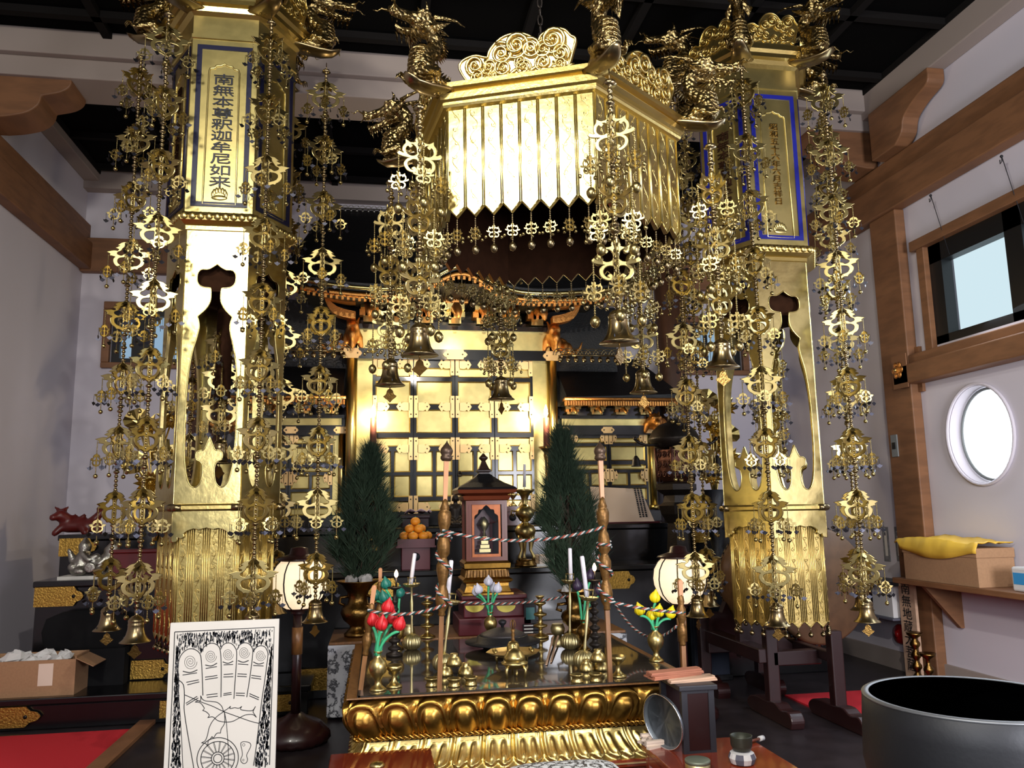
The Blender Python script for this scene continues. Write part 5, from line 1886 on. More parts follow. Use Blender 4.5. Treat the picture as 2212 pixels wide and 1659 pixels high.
t = thing('glazed_shrine', 'small brown and gold glazed shrine with a pyramid roof holding a miniature pagoda', 'shrine', (cx, Yz, zC))
zz = lambda py: A(1045, py, Y=Yz).z
wx = lambda a, b: (A(b, 1150, Y=Yz).x - A(a, 1150, Y=Yz).x) / 2
cx = zc(1047, 1250).x


def sq(mb, rows, mi=0):
    vs, fs = [], []
    for hw, z in rows:
        hw *= .83
        vs += [(cx - hw, Yz - hw, z), (cx + hw, Yz - hw, z), (cx + hw, Yz + hw, z), (cx - hw, Yz + hw, z)]
    for j in range(len(rows) - 1):
        for k in range(4):
            l = (k + 1) % 4
            fs.append((j * 4 + k, j * 4 + l, (j + 1) * 4 + l, (j + 1) * 4 + k))
    fs += [(3, 2, 1, 0), tuple(len(rows) * 4 - 4 + k for k in range(4))]
    return mb.add(vs, fs, mi)


pd = MB()
sq(pd, [(.24, zC), (.24, zz(1276)), (.22, zz(1274)), (.2, zz(1262)), (.2, zz(1256)), (.23, zz(1252)), (.235, zz(1248)), (.2, zz(1243)), (.185, zz(1236)), (.18, zz(1228)), (.215, zz(1224)), (.22, zz(1214)), (.2, zz(1209))])
pd.build('pedestal', 'lotus', t)
pe = petal_band(cx - .14, cx + .14, Yz - .14, Yz + .14, zz(1243), zz(1228), 7, 7, lambda u, v: .02 + .02 * (1 - abs(u) ** 2) * (1 - v * .5), 6, 4)
pe.build('petal_course', 'oldgilt', t)
hw = .152
z0, z1 = zz(1209), zz(1082)
for sx_ in (-1, 1):
    for sy_ in (-1, 1):
        fr = MB()
        for o in (0, .021):
            fr.box((cx + sx_ * (hw - o) - .011, Yz + sy_ * hw - .011, z0), (cx + sx_ * (hw - o) + .011, Yz + sy_ * hw + .011, z1))
        fr.build('corner_post', 'redbrown', t)
MB().box((cx - hw, Yz - hw - .012, z0), (cx + hw, Yz - hw + .012, z0 + .03)).build('bottom_rail', 'redbrown', t)
MB().box((cx - hw, Yz - hw - .012, z1 - .03), (cx + hw, Yz - hw + .012, z1)).build('top_rail', 'redbrown', t)
ar = [(-.14, z1 - .03), (-.14, z0 + .03), (.14, z0 + .03), (.14, z1 - .03)]
hole = [(-.12, z0 + .05, 1), (.12, z0 + .05, 1), (.12, zz(1125)), (.11, zz(1113)), (.085, zz(1109)), (.075, zz(1101)), (.045, zz(1100)), (.02, zz(1094)), (0, zz(1091), 1), (-.02, zz(1094)), (-.045, zz(1100)), (-.075, zz(1101)), (-.085, zz(1109)), (-.11, zz(1113)), (-.12, zz(1125))]
ar = [(a * .81, b) for a, b in ar]
hole = [(h[0] * .81,) + tuple(h[1:]) for h in hole]
sp = shape('spandrel', [ar, smooth_loop(hole, 3)], .006, .002)
sp.transform(Matrix.Translation((cx, Yz - hw + .02, 0)))
ob('arched_spandrel', withmat(sp, 'orangegilt'), t)
MB().box((cx - .12, Yz - hw + .004, z0 + .02), (cx + .12, Yz - hw + .008, z1 - .02)).build('front_pane', 'glass', t)
MB().box((cx - hw + .02, Yz + hw - .02, z0), (cx + hw - .02, Yz + hw, z1)).build('back_panel', 'darkpanel', t)
for s in (-1, 1):
    MB().box((cx + s * (hw - .012) - .004, Yz - hw + .02, z0), (cx + s * (hw - .012) + .004, Yz + hw - .02, z1)).build('side_panel', 'darkpanel', t)
rr = MB()
sq(rr, [(.19, zz(1082)), (.215, zz(1080)), (.23, zz(1072)), (.20, zz(1070)), (.27, zz(1066)), (.285, zz(1058))])
rr.build('eave_moulding', 'redbrown', t)
rr = MB()
sq(rr, [(.287, zz(1059)), (.27, zz(1054)), (.17, zz(1043)), (.09, zz(1031)), (.055, zz(1024))])
rr.build('roof', 'roof', t)
rr = MB()
sq(rr, [(.05, zz(1026)), (.05, zz(1021)), (.068, zz(1019)), (.07, zz(1016)), (.05, zz(1013)), (.03, zz(1003)), (.018, zz(996))])
rr.lathe([(.014, zz(997)), (.02, zz(995)), (.036, zz(991)), (.038, zz(988)), (.02, zz(984)), (.005, zz(979))], (cx, Yz, 0), 14)
rr.build('finial', 'darkwood', t)
pg = MB()
for k, (w, h) in enumerate(((.045, .03), (.036, .03), (.028, .03), (.02, .03))):
    pg.box((cx - w, Yz - w, z0 + .06 + k * .032), (cx + w, Yz + w, z0 + .06 + k * .032 + .026))
pg.lathe([(.02, z0 + .18), (.008, z0 + .22), (.03, z0 + .25), (.04, z0 + .28), (.03, z0 + .31), (.005, z0 + .34)], (cx, Yz, 0), 14)
pg.build('miniature_pagoda', 'brass2', t)
pg = MB().box((cx - .075, Yz + .05, z0), (cx + .075, Yz + .12, zz(1130)))
pg.poly([(cx - .1, zz(1130)), (cx + .1, zz(1130)), (cx + .03, zz(1110)), (cx, zz(1098)), (cx - .03, zz(1110))], .09, 0, Matrix.Translation((0, Yz + .04, 0)))
pg.build('inner_shrine', 'maroon', t)

# little things on the brocade table
p = A(1143, 1375, Y=6.3)
t = thing('picture_frame', 'small dark frame with a teal picture on the brocade table beside the maroon plinth', 'picture', (p.x, 6.32, ZB2 + .075))
z0 = ZB2 + .075
MB().box((p.x - .035, 6.3, z0), (p.x + .06, 6.33, z0 + .15)).build('frame', 'ink', t)
MB().box((p.x - .022, 6.297, z0 + .03), (p.x + .047, 6.3, z0 + .12)).build('picture', 'teal', t)
for k in range(3):
    t = thing('flat_case', 'flat dark case with pale edges in the small stack under the teal picture frame', 'case', (p.x, 6.32, ZB2 + k * .025), 'flat cases stacked on the brocade table')
    MB().box((p.x - .05, 6.29, ZB2 + k * .025), (p.x + .1, 6.42, ZB2 + k * .025 + .021)).build('case', 'ink', t, bevel=.002)
    MB().box((p.x - .04, 6.288, ZB2 + k * .025 + .006), (p.x + .03, 6.29, ZB2 + k * .025 + .016)).build('pale_edge', 'print', t)
p = A(1286, 1226, Y=7.15)
t = thing('folded_paper', 'white folded paper standing on the lower tier behind the right gate pole', 'paper', (p.x, 7.15, 1.0))
MB().add([(-.06, 0, 0), (.08, 0, 0), (.02, .05, .17), (.08, .08, 0), (-.06, .08, 0)], [(0, 1, 2), (1, 3, 2), (3, 4, 2), (4, 0, 2), (4, 3, 1, 0)]).build('paper', 'print', t, local=True)
# ------------------------------------------------------------------ pine arrangements in bronze vases
def pine(label, vlabel, base, rim, apex, half_w, seed, z0, stones):
    p = A(*base, Z=z0)
    h = A(*rim, Y=p.y).z - z0
    VS = [(.5, 0), (.52, .05), (.42, .09), (.3, .15), (.3, .2), (.55, .3), (.66, .42), (.6, .52), (.4, .58), (.36, .68), (.42, .8), (.62, .93), (.82, .985), (.84, 1.0), (.74, .985), (.4, .9)]
    t = thing('bronze_vase', vlabel, 'vase', p)
    MB().lathe([(a * .2 * h / .42, b * h) for a, b in VS], (0, 0, 0), 28).build('body', 'oldbrass', t, local=True)
    q = MB()
    for s in (-1, 1):
        q.tube([(s * .06, 0, h * .72), (s * .13, 0, h * .7), (s * .14, 0, h * .6), (s * .1, 0, h * .56)], .012, 7)
    q.build('handles', 'oldbrass', t, local=True)
    for k, (dx, r) in enumerate(stones):
        s = thing('stone', 'pale rough stone lying in the mouth of the %s bronze vase%s' % ('left' if seed == 1 else 'right', ', larger' if k == 0 else ', smaller'), 'stone', p + Vector((dx, -.05, h - .01)))
        mb = MB()
        mb.ball((0, 0, .02), r, 9, s=(1.1, .8, .9))
        mb.v = [tuple(c * (1 + rnd.uniform(-.12, .12)) for c in v) for v in mb.v]
        mb.sm = [False] * len(mb.sm)
        mb.build('rock', 'stone', s, local=True)
    top = A(*apex, Y=p.y)
    H_ = top.z - (z0 + h)
    rn = random.Random(seed)
    t2 = thing('pine_arrangement', label, 'plant', (p.x, p.y, z0 + h * .95))
    lean = (top.x - p.x)
    tr = MB()
    fo = MB()
    wd_ = A(apex[0] + half_w, 1100, Y=p.y).x - A(apex[0], 1100, Y=p.y).x
    tr.tube([(lean * u, 0, H_ * u) for u in (0, .3, .6, .9)], [.018, .015, .01, .004], 7)

    def env(u):
        return wd_ * (1.0 * min(1, .30 + u * 3.2) if u < .25 else 1.02 * (1 - ((u - .25) / .78) ** 1.5))
    tips = []
    for i in range(340):
        u = rn.random() ** .9
        a = rn.uniform(0, 2 * pi)
        r = env(u) * (rn.uniform(.4, 1.0))
        u0 = max(0.0, u - rn.uniform(.1, .22))
        c = Vector((lean * u + r * cos(a), r * .8 * sin(a), H_ * (.04 + u * .92)))
        b = Vector((lean * u0, 0, H_ * u0))
        if i % 3 == 0:
            tr.tube([b, b.lerp(c, .6) + Vector((0, 0, -.02)), c], [.007, .005, .003], 5)
        tips.append((c, (c - b).normalized() * .6 + Vector((0, 0, .8))))
    for c, d in tips:
        d.normalize()
        e1 = d.orthogonal().normalized()
        e2 = d.cross(e1)
        for j in range(26):
            a = rn.uniform(0, 2 * pi)
            sp = rn.uniform(.15, .95)
            dd = (d + (e1 * cos(a) + e2 * sin(a)) * sp).normalized()
            L = rn.uniform(.11, .21)
            s = dd.orthogonal().normalized() * .003
            o = c - d * rn.uniform(0, .07)
            m_ = o + dd * L * .5
            s2 = dd.cross(s).normalized() * .003
            fo.add([o + s, o - s, o + dd * L], [(0, 1, 2)])
            fo.add([o + s2, o - s2, o + dd * L], [(0, 1, 2)])
    tr.build('branches', 'bark', t2, local=True)
    fo.build('pine_foliage', 'needle', t2, local=True)


pine('tall dark green pine arrangement left of the glazed shrine, behind the red tulips', 'large old bronze vase holding the left pine, standing on the brocade table', (772, 1374), (768, 1254), (803, 962), 70, 1, .55, [(.06, .055), (-.05, .045)])
pine('tall dark green pine arrangement right of the glazed shrine, behind the right gate pole', 'large old bronze vase holding the right pine, behind the candlesticks', (1243, 1374), (1243, 1275), (1212, 925), 68, 2, .55, [(-.07, .04)])

# ------------------------------------------------------------------ offerings on the tiers
ZT1, ZT2 = 1.345, 1.0


def sanbo(label, p, w, h, body, rim):
    t = thing('offering_stand', label, 'stand', p)
    mb = MB()
    mb.box((-w * .36, -w * .36, 0), (w * .36, w * .36, h * .72))
    mb.build('foot', body, t, bevel=.004, local=True)
    MB().lathe([(.035, 0), (.035, .006)], (0, 0, 0), 18, mx=Matrix.Translation((0, -w * .36, h * .42)) @ Matrix.Rotation(pi / 2, 4, 'X')).build('round_opening', 'ink', t, local=True)
    q = MB()
    q.box((-w / 2, -w / 2, h * .72), (w / 2, w / 2, h * .78))
    for a, b in (((-w / 2, -w / 2), (w / 2, -w / 2 + .01)), ((-w / 2, w / 2 - .01), (w / 2, w / 2)), ((-w / 2, -w / 2), (-w / 2 + .01, w / 2)), ((w / 2 - .01, -w / 2), (w / 2, w / 2))):
        q.box((a[0], a[1], h * .78), (b[0], b[1], h))
    q.build('tray', rim, t, local=True)
    return t


p = A(897, 1239, Y=7.2)
p.z = ZT2
hh = A(897, 1163, Y=7.2).z - ZT2
sanbo('maroon lacquered stand with a round opening, heaped with mandarins behind the left pine', p, .34, hh, 'maroon', 'maroon')
top = p + Vector((0, 0, hh - .0))
k = 0
for lay, (n, r) in enumerate(((7, .105), (4, .058), (1, 0))):
    for i in range(n):
        a = 2 * pi * i / n + lay * .5
        c = top + Vector((r * cos(a), r * sin(a), .022 + lay * .062))
        m_ = thing('mandarin', 'bright orange mandarin heaped on the maroon lacquered stand', 'fruit', c, 'mandarins on the maroon stand')
        MB().ball((0, 0, 0), .044, 14, s=(1, 1, .86)).build('peel', 'orange', m_, local=True)
        MB().lathe([(.006, .034), (.008, .04), (.002, .042)], (0, 0, 0), 6).build('stem_end', 'stem', m_, local=True)
        k += 1
c = top + Vector((0, 0, .03))
m_ = thing('mandarin', 'bright orange mandarin heaped on the maroon lacquered stand', 'fruit', c, 'mandarins on the maroon stand')
MB().ball((0, 0, 0), .044, 14, s=(1, 1, .86)).build('peel', 'orange', m_, local=True)

# ornate brass candlestick on the lower tier
p = A(1136, 1226, Y=7.12)
p.z = ZT2
h = A(1136, 1057, Y=7.12).z - ZT2
t = thing('ornate_candlestick', 'tall ornate brass candlestick with three curved legs right of the glazed shrine', 'candlestick', p)
MB().lathe([(.1, 0), (.1, .02), (.085, .035), (.09, .05), (.07, .06), (.001, .062)], (0, 0, 0), 28).build('base', 'oldbrass', t, local=True)
for a in (-1.57 - .9, -1.57 + .9, 1.57):
    MB().tube([(.075 * cos(a), .075 * sin(a), .06), (.085 * cos(a), .085 * sin(a), .085), (.05 * cos(a), .05 * sin(a), .14), (.06 * cos(a), .06 * sin(a), .22), (.06 * cos(a), .06 * sin(a), .27)], [.022, .014, .013, .026, .03], 8).build('leg', 'brass', t, local=True)
MB().lathe([(.03, .23), (.075, .25), (.09, .29), (.092, .32), (.07, .355), (.035, .375), (.03, .39), (.045, .395), (.06, .42), (.085, .45), (.082, .49), (.05, .52), (.03, .54), (.022, h - .17), (.036, h - .155), (.022, h - .145), (.03, h - .08), (.04, h - .055), (.05, h - .04), (.08, h - .02), (.092, h), (.088, h), (.04, h - .012), (.001, h - .01)], (0, 0, 0), 28).build('body', 'brass', t, local=True)
q = MB()
for s in (-1, 1):
    q.tube([(s * .08, 0, .48), (s * .12, 0, .49), (s * .125, 0, .45), (s * .1, 0, .43), (s * .105, 0, .46)], .008, 6)
q.build('scroll_handles', 'brass', t, local=True)
c0 = p + Vector((0, 0, h - .01))
k = thing('candle', 'thin white candle standing in the ornate brass candlestick', 'candle', c0)
e = A(1133, 1003, Y=7.12)
MB().tube([c0, c0 + Vector((0, 0, .03))], .003, 5).build('spike', 'darkmetal', k)
MB().tube([c0 + Vector((0, 0, .03)), e], [.015, .012], 10).build('wax', 'white', k)

# papers on the lower tier
for (a, b, z0, z1, lab) in (((1150, 1228), (1196, 1226), 0, .02, 'flat white paper packet under a box beside the ornate candlestick'), ((1165, 1222), (1198, 1222), .02, .09, 'small pale box on white paper beside the ornate candlestick')):
    p, q = A(*a, Y=7.1), A(*b, Y=7.1)
    t = thing('paper_packet', lab, 'paper', (p.x, 7.15, ZT2 + z0))
    MB().box((p.x, 7.08, ZT2 + z0), (q.x, 7.3, ZT2 + z1)).build('packet', 'paper' if z0 else 'print', t, bevel=.002)

# seated bronze figure on the upper tier
p = A(984, 1139, Y=7.72)
p.z = ZT1
t = thing('seated_figure', 'small dark bronze seated meditating figure between the left gate pole and the glazed shrine', 'statue', p)
s = (A(985, 1064, Y=7.72).z - ZT1) / .86
fig = blob('figure', [((-.3, -.05, .08), (.3, -.05, .08), .09, .09), ((-.26, -.05, .08), (.08, -.22, .07), .09, .06), ((.26, -.05, .08), (-.08, -.22, .07), .09, .06), ((0, .02, .1), (0, .02, .4), .15, .15), ((-.1, .02, .48), (.1, .02, .48), .1, .1), ((0, .0, .5), (0, -.0, .62), .05, .05), ((0, -.01, .7), (0, -.01, .74), .085, .085), ((0, .0, .8), (0, .0, .82), .045, .035),
                       ((-.18, .02, .47), (-.25, .0, .26), .06, .05), ((.18, .02, .47), (.25, .0, .26), .06, .05), ((-.25, 0, .26), (-.06, -.18, .17), .05, .035), ((.25, 0, .26), (.06, -.18, .17), .05, .035), ((-.085, 0, .7), (-.09, 0, .64), .02, .018), ((.085, 0, .7), (.09, 0, .64), .02, .018), ((0, -.09, .7), (0, -.095, .69), .016, .014)], .022, 1)
ob('figure', withmat(fig, 'darkmetal'), t, scale=(s, s, s), local=True)
MB().lathe([(.3 * s, 0), (.34 * s, .02 * s), (.3 * s, .04 * s)], (0, 0, 0), 20, sy=.8).build('pedestal', 'darkmetal', t, local=True)

# tilted card, lacquered boxes
p, q = A(1287, 1121, Y=7.7), A(1408, 1124, Y=7.7)
hc = A(1340, 1056, Y=7.7).z - ZT1
t = thing('tilted_card', 'large pinkish white card leaning in front of the right side shrine', 'card', ((p.x + q.x) / 2, 7.75, ZT1))
mb = MB()
x0, x1 = p.x, q.x
mb.add([(x0, 7.68, ZT1 + .015), (x1 + .02, 7.68, ZT1 + .015), (x1 - .05, 7.86, ZT1 + hc), (x0 + .0, 7.86, ZT1 + hc + .03), (x0, 7.7, ZT1 + .015), (x1 + .02, 7.7, ZT1 + .015), (x1 - .05, 7.88, ZT1 + hc), (x0, 7.88, ZT1 + hc + .03)], [(0, 1, 2, 3), (7, 6, 5, 4), (3, 2, 6, 7), (1, 5, 6, 2), (0, 3, 7, 4), (0, 4, 5, 1)])
mb.build('sheet', 'paper', t)
mb = MB()
rn = random.Random(4)
for col in range(3):
    for i in range(16):
        u = .80 + .055 * col
        v = .95 - i * .055 - rn.uniform(0, .01)
        xx = x0 + (x1 - x0) * u
        z = ZT1 + .015 + hc * v
        y = 7.68 + .18 * v - .004
        w = .012
        mb.add([(xx - w, y, z), (xx + w, y, z), (xx + w * .6, y + .006, z + .016), (xx - w * .8, y + .006, z + .014)], [(0, 1, 2, 3)])
mb.build('brush_writing', 'ink2', t)
MB().box((x0 - .02, 7.6, ZT1), (x1 + .05, 7.7, ZT1 + .015)).build('stand', 'maroon', t, bevel=.004)
for (px0, px1, pt, pb, lab, m_) in ((868, 926, 1113, 1150, 'dark purple lacquered box with a folded cloth on top, behind the mandarins', 'purplebox'), (1088, 1130, 1094, 1142, 'red lacquered stand with a round opening right of the glazed shrine roof', 'red')):
    p, q = A(px0, pb, Y=7.7), A(px1, pb, Y=7.7)
    hh = A(px0, pt, Y=7.7).z - ZT1
    if m_ == 'red':
        sanbo(lab, Vector(((p.x + q.x) / 2, 7.8, ZT1)), q.x - p.x, hh, 'red', 'red')
    else:
        t = thing('lacquer_box', lab, 'box', ((p.x + q.x) / 2, 7.8, ZT1))
        MB().box((p.x, 7.66, ZT1), (q.x, 7.94, ZT1 + hh - .03)).build('body', m_, t, bevel=.006)
        MB().box((p.x - .01, 7.65, ZT1 + hh - .03), (q.x + .01, 7.95, ZT1 + hh)).build('lid', m_, t, bevel=.006)
        zc_ = ZT1 + hh
        t = thing('folded_cloth', 'pinkish folded cloth lying on the dark purple box behind the mandarins', 'cloth', ((p.x + q.x) / 2, 7.8, zc_))
        mb = MB()
        n = 10
        vs = [(p.x + (q.x - p.x) * i / n + .03, 7.68 + .2 * j, zc_ + .012 + .028 * abs(sin(i * .8 + j)) * (0 if i in (0, n) else 1) + (.02 if j == 0 else 0)) for i in range(n + 1) for j in (0, 1)]
        mb.add(vs, [(2 * i, 2 * i + 2, 2 * i + 3, 2 * i + 1) for i in range(n)], 0, True)
        o = mb.build('cloth', 'cloth', t)
        sdf = o.modifiers.new('s', 'SOLIDIFY')
        sdf.thickness = .012
for (px, lab) in ((1112, 'tiny gilt offering cup on the red stand right of the glazed shrine roof'),):
    c = Vector((A(px, 1094, Y=7.7).x, 7.8, A(1110, 1094, Y=7.7).z))
    turned('offering_cup', lab, 'cup', c, [('body', [(a * .9, b * 1.1) for a, b in GOB], 'brass')])

# red carved beast and silver group on the left ends of the tiers
p = A(172, 1150, Y=7.75)
p.z = ZT1
t = thing('carved_beast', 'dark red carved crouching beast on the left end of the upper tier', 'statue', p)
bs = blob('beast', [((-.14, 0, .12), (.16, 0, .12), .1, .1), ((-.16, 0, .2), (-.22, -.05, .27), .09, .08), ((-.22, -.05, .27), (-.28, -.12, .24), .06, .05), ((-.2, 0, .34), (-.16, .0, .38), .035, .02), ((-.26, 0, .34), (-.3, 0, .38), .03, .02), ((.16, 0, .2), (.24, .02, .3), .06, .05), ((.24, .02, .3), (.2, .02, .36), .05, .03), ((-.2, -.05, .1), (-.26, -.08, .02), .05, .045), ((.05, -.06, .1), (.1, -.1, .02), .06, .045), ((.2, -.02, .1), (.24, -.05, .02), .06, .05), ((0, 0, .2), (.04, 0, .26), .05, .03), ((-.06, 0, .2), (-.06, 0, .27), .05, .02)], .022, 1)
ob('beast', withmat(bs, 'redcarve'), t, local=True, scale=(.7, .7, .62))
p = A(205, 1226, Y=7.2)
p.z = ZT2
t = thing('silver_figure_group', 'tarnished silver carved figure on a white plinth on the left end of the lower tier', 'statue', p)
gs = blob('figures', [((-.12, 0, .1), (-.1, 0, .2), .09, .07), ((-.1, 0, .28), (-.1, 0, .3), .06, .06), ((.06, 0, .08), (.14, 0, .16), .1, .09), ((.14, 0, .24), (.16, 0, .28), .07, .06), ((0, -.04, .08), (.02, -.04, .12), .07, .06), ((-.16, -.04, .07), (-.18, -.05, .09), .06, .05), ((-.02, -.06, .16), (.03, -.06, .2), .04, .03), ((-.1, -.04, .22), (-.03, -.08, .16), .035, .03), ((.14, -.04, .2), (.06, -.08, .12), .035, .03), ((.2, 0, .1), (.24, -.02, .18), .05, .03), ((.16, 0, .32), (.16, 0, .36), .03, .015), ((-.1, 0, .35), (-.1, 0, .38), .03, .015), ((-.2, 0, .16), (-.24, 0, .26), .04, .02), ((.04, -.09, .05), (.1, -.1, .05), .04, .04), ((-.08, -.1, .05), (-.12, -.1, .05), .04, .04)], .012, 1)
ob('figures', withmat(gs, 'silver'), t, (0, 0, .02), scale=(.85, .85, .8), local=True)
MB().box((-.24, -.12, 0), (.22, .12, .025)).build('plinth', 'print', t, local=True)
MB().lathe([(.045, 0), (.045, .008), (.03, .01)], (0, 0, 0), 18, mx=Matrix.Translation((-.0, -.12, .09)) @ Matrix.Rotation(pi / 2, 4, 'X')).build('round_medallion', 'silver', t, local=True)
p = A(318, 1228, Y=7.13)
p.z = ZT2
t = thing('red_box', 'dark red lacquered chest on the lower tier left of the left gold banner', 'box', p)
MB().box((-.25, -.1, 0), (.28, .1, .2)).build('body', 'red', t, bevel=.008, local=True)
MB().box((-.27, -.11, .2), (.3, .11, .23)).build('lid', 'red', t, bevel=.008, local=True)

# ------------------------------------------------------------------ gilt lotus bouquets
lot = MB()
for ring, (n, r, tilt, z) in enumerate(((12, .13, .25, 0), (10, .1, .7, .01), (8, .065, 1.1, .02))):
    for i in range(n):
        a = 2 * pi * i / n + ring * .3
        mx = Matrix.Rotation(a, 4, 'Z') @ Matrix.Rotation(-tilt, 4, 'Y')
        lot.add([(0, 0, z), (r * .55, -.028, z + .006), (r, 0, z + .012), (r * .55, .028, z + .006), (r * .5, 0, z - .006)], [(0, 1, 4), (1, 2, 4), (2, 3, 4), (3, 0, 4)], 0, False, mx)
lot.ball((0, 0, .02), .025, 8)
lot_me = lot.mesh('lotus_flower', 'gold')
lf_ = MB()
n = 14
lf_.add([(0, 0, -.02)] + [(.1 * cos(2 * pi * i / n), .1 * sin(2 * pi * i / n), .012 * (i % 2)) for i in range(n)], [(0, 1 + i, 1 + (i + 1) % n) for i in range(n)])
leaf_l = lf_.mesh('lotus_leaf', 'gold')


def lotus_bouquet(label, vlabel, px, Y, z0, vtop, flowers, leaves):
    p = A(px, 1150, Y=Y)
    p.z = z0
    h = A(px, vtop, Y=Y).z - z0
    turned('dark_vase', vlabel, 'vase', p, [('body', [(.09, 0), (.1, .02), (.05, h * .18), (.1, h * .45), (.1, h * .6), (.06, h * .75), (.13, h), (.12, h), (.05, h * .8)], 'iron')])
    t = thing('gilt_lotus_bouquet', label, 'ornament', p + Vector((0, 0, h * .8)))
    o = p + Vector((0, 0, h * .8))
    for kind, lst in (('f', flowers), ('l', leaves)):
        for x, y, dy in lst:
            q = A(x, y, Y=Y + dy)
            mid = Vector((o.x * .6 + q.x * .4, Y + dy * .5, o.z * .35 + q.z * .65))
            st_ = MB().tube([o, o.lerp(mid, .6), mid, q], .008, 6).build('stem', 'gold', t)
            f = ob('lotus_flower' if kind == 'f' else 'lotus_leaf', lot_me if kind == 'f' else leaf_l, t)
            f.matrix_parent_inverse = Matrix.Translation(-o)
            f.location = q
            f.rotation_euler = (radians(62) + dy, rnd.uniform(-.4, .4), 0)
            f.scale = (1.1,) * 3
    return t


lotus_bouquet('gilt metal lotus bouquet on tall stems left of the left gold banner', 'dark vase under the left gilt lotus bouquet', 325, 7.39, ZT2, 1085,
              [(318, 925, -.1), (352, 985, .05), (325, 1045, -.12), (372, 905, .1)], [(295, 905, 0), (345, 1060, 0), (290, 1000, .1)])
lotus_bouquet('gilt metal lotus bouquet on tall stems beside the right gold banner', 'dark vase under the right gilt lotus bouquet', 1548, 7.3, ZT2, 1058,
              [(1540, 924, -.1), (1562, 880, .05), (1530, 1030, -.1), (1572, 990, .05), (1550, 960, .15)], [(1528, 860, 0), (1575, 935, 0), (1520, 1000, .1)])

# dark copper lantern with an openwork body on the lower tier
p = A(1468, 1200, Y=7.25)
p.z = ZT2
zl = lambda y: A(1468, y, Y=7.25).z - ZT2
t = thing('metal_lantern', 'dark copper lantern with a domed cap and openwork body right of the right side shrine', 'lantern', p)
MB().lathe([(.2, 0), (.2, .04), (.12, .08), (.1, zl(1130)), (.16, zl(1110)), (.18, zl(1092)), (.14, zl(1085)), (.12, zl(1070)), (.2, zl(1058)), (.2, zl(1046)), (.14, zl(1042))], (0, 0, 0), 6, smooth=False).build('pedestal', 'darkmetal', t, local=True)
body = MB()
z0, z1 = zl(1040), zl(968)
body.lathe([(.13, z0), (.175, z0 + .05), (.185, z0 + .2), (.17, z1 - .02)], (0, 0, 0), 6, smooth=False)
for k in range(6):
    a0, a1 = k * pi / 3, (k + 1) * pi / 3
    for i in range(3):
        for j in range(3):
            u, v = (i + .5) / 3, (j + .7) / 3.4
            x = .185 * (cos(a0) * (1 - u) + cos(a1) * u)
            y = .185 * (sin(a0) * (1 - u) + sin(a1) * u)
            nx, ny = cos((a0 + a1) / 2), sin((a0 + a1) / 2)
            pts = [(x - ny * .026 * cos(b) * (1 - b / 14), y + nx * .026 * cos(b) * (1 - b / 14), z0 + (z1 - z0) * v + .034 * sin(b) * (1 - b / 14)) for b in [q * .6 for q in range(18)]]
            body.tube(pts, .006, 5)
    body.tube([(.18 * cos(a0), .18 * sin(a0), z0), (.19 * cos(a0), .19 * sin(a0), z1)], .014, 6)
body.build('openwork_body', 'coppertone', t, local=True)
MB().lathe([(.17, zl(968)), (.19, zl(962)), (.25, zl(950)), (.24, zl(946)), (.2, zl(930)), (.14, zl(918)), (.06, zl(912)), (.05, zl(900)), (.07, zl(893)), (.05, zl(885)), (.001, zl(876))], (0, 0, 0), 24).build('domed_cap', 'darkmetal', t, local=True)
for s in (-1, 1):
    o_ = MB()
    zb_ = zl(962)
    o_.tube([(s * .1, -.05, zb_), (s * .3, -.05, zb_ + .0), (s * .36, -.05, zb_ + .02), (s * .4, -.05, zb_ + .05)], .014, 6)
    o_.ball((s * .4, -.05, zb_ + .06), .02, 8)
    arm = o_.build('arm', 'darkmetal', t, local=True)
    MB().tube([(s * .4, -.05, zb_ + .02), (s * .4, -.05, zb_ - .1)], .004, 5).lathe([(.05, zb_ - .2), (.042, zb_ - .19), (.032, zb_ - .13), (.012, zb_ - .1)], (s * .4, -.05, 0), 14).build('small_bell', 'darkmetal', arm)

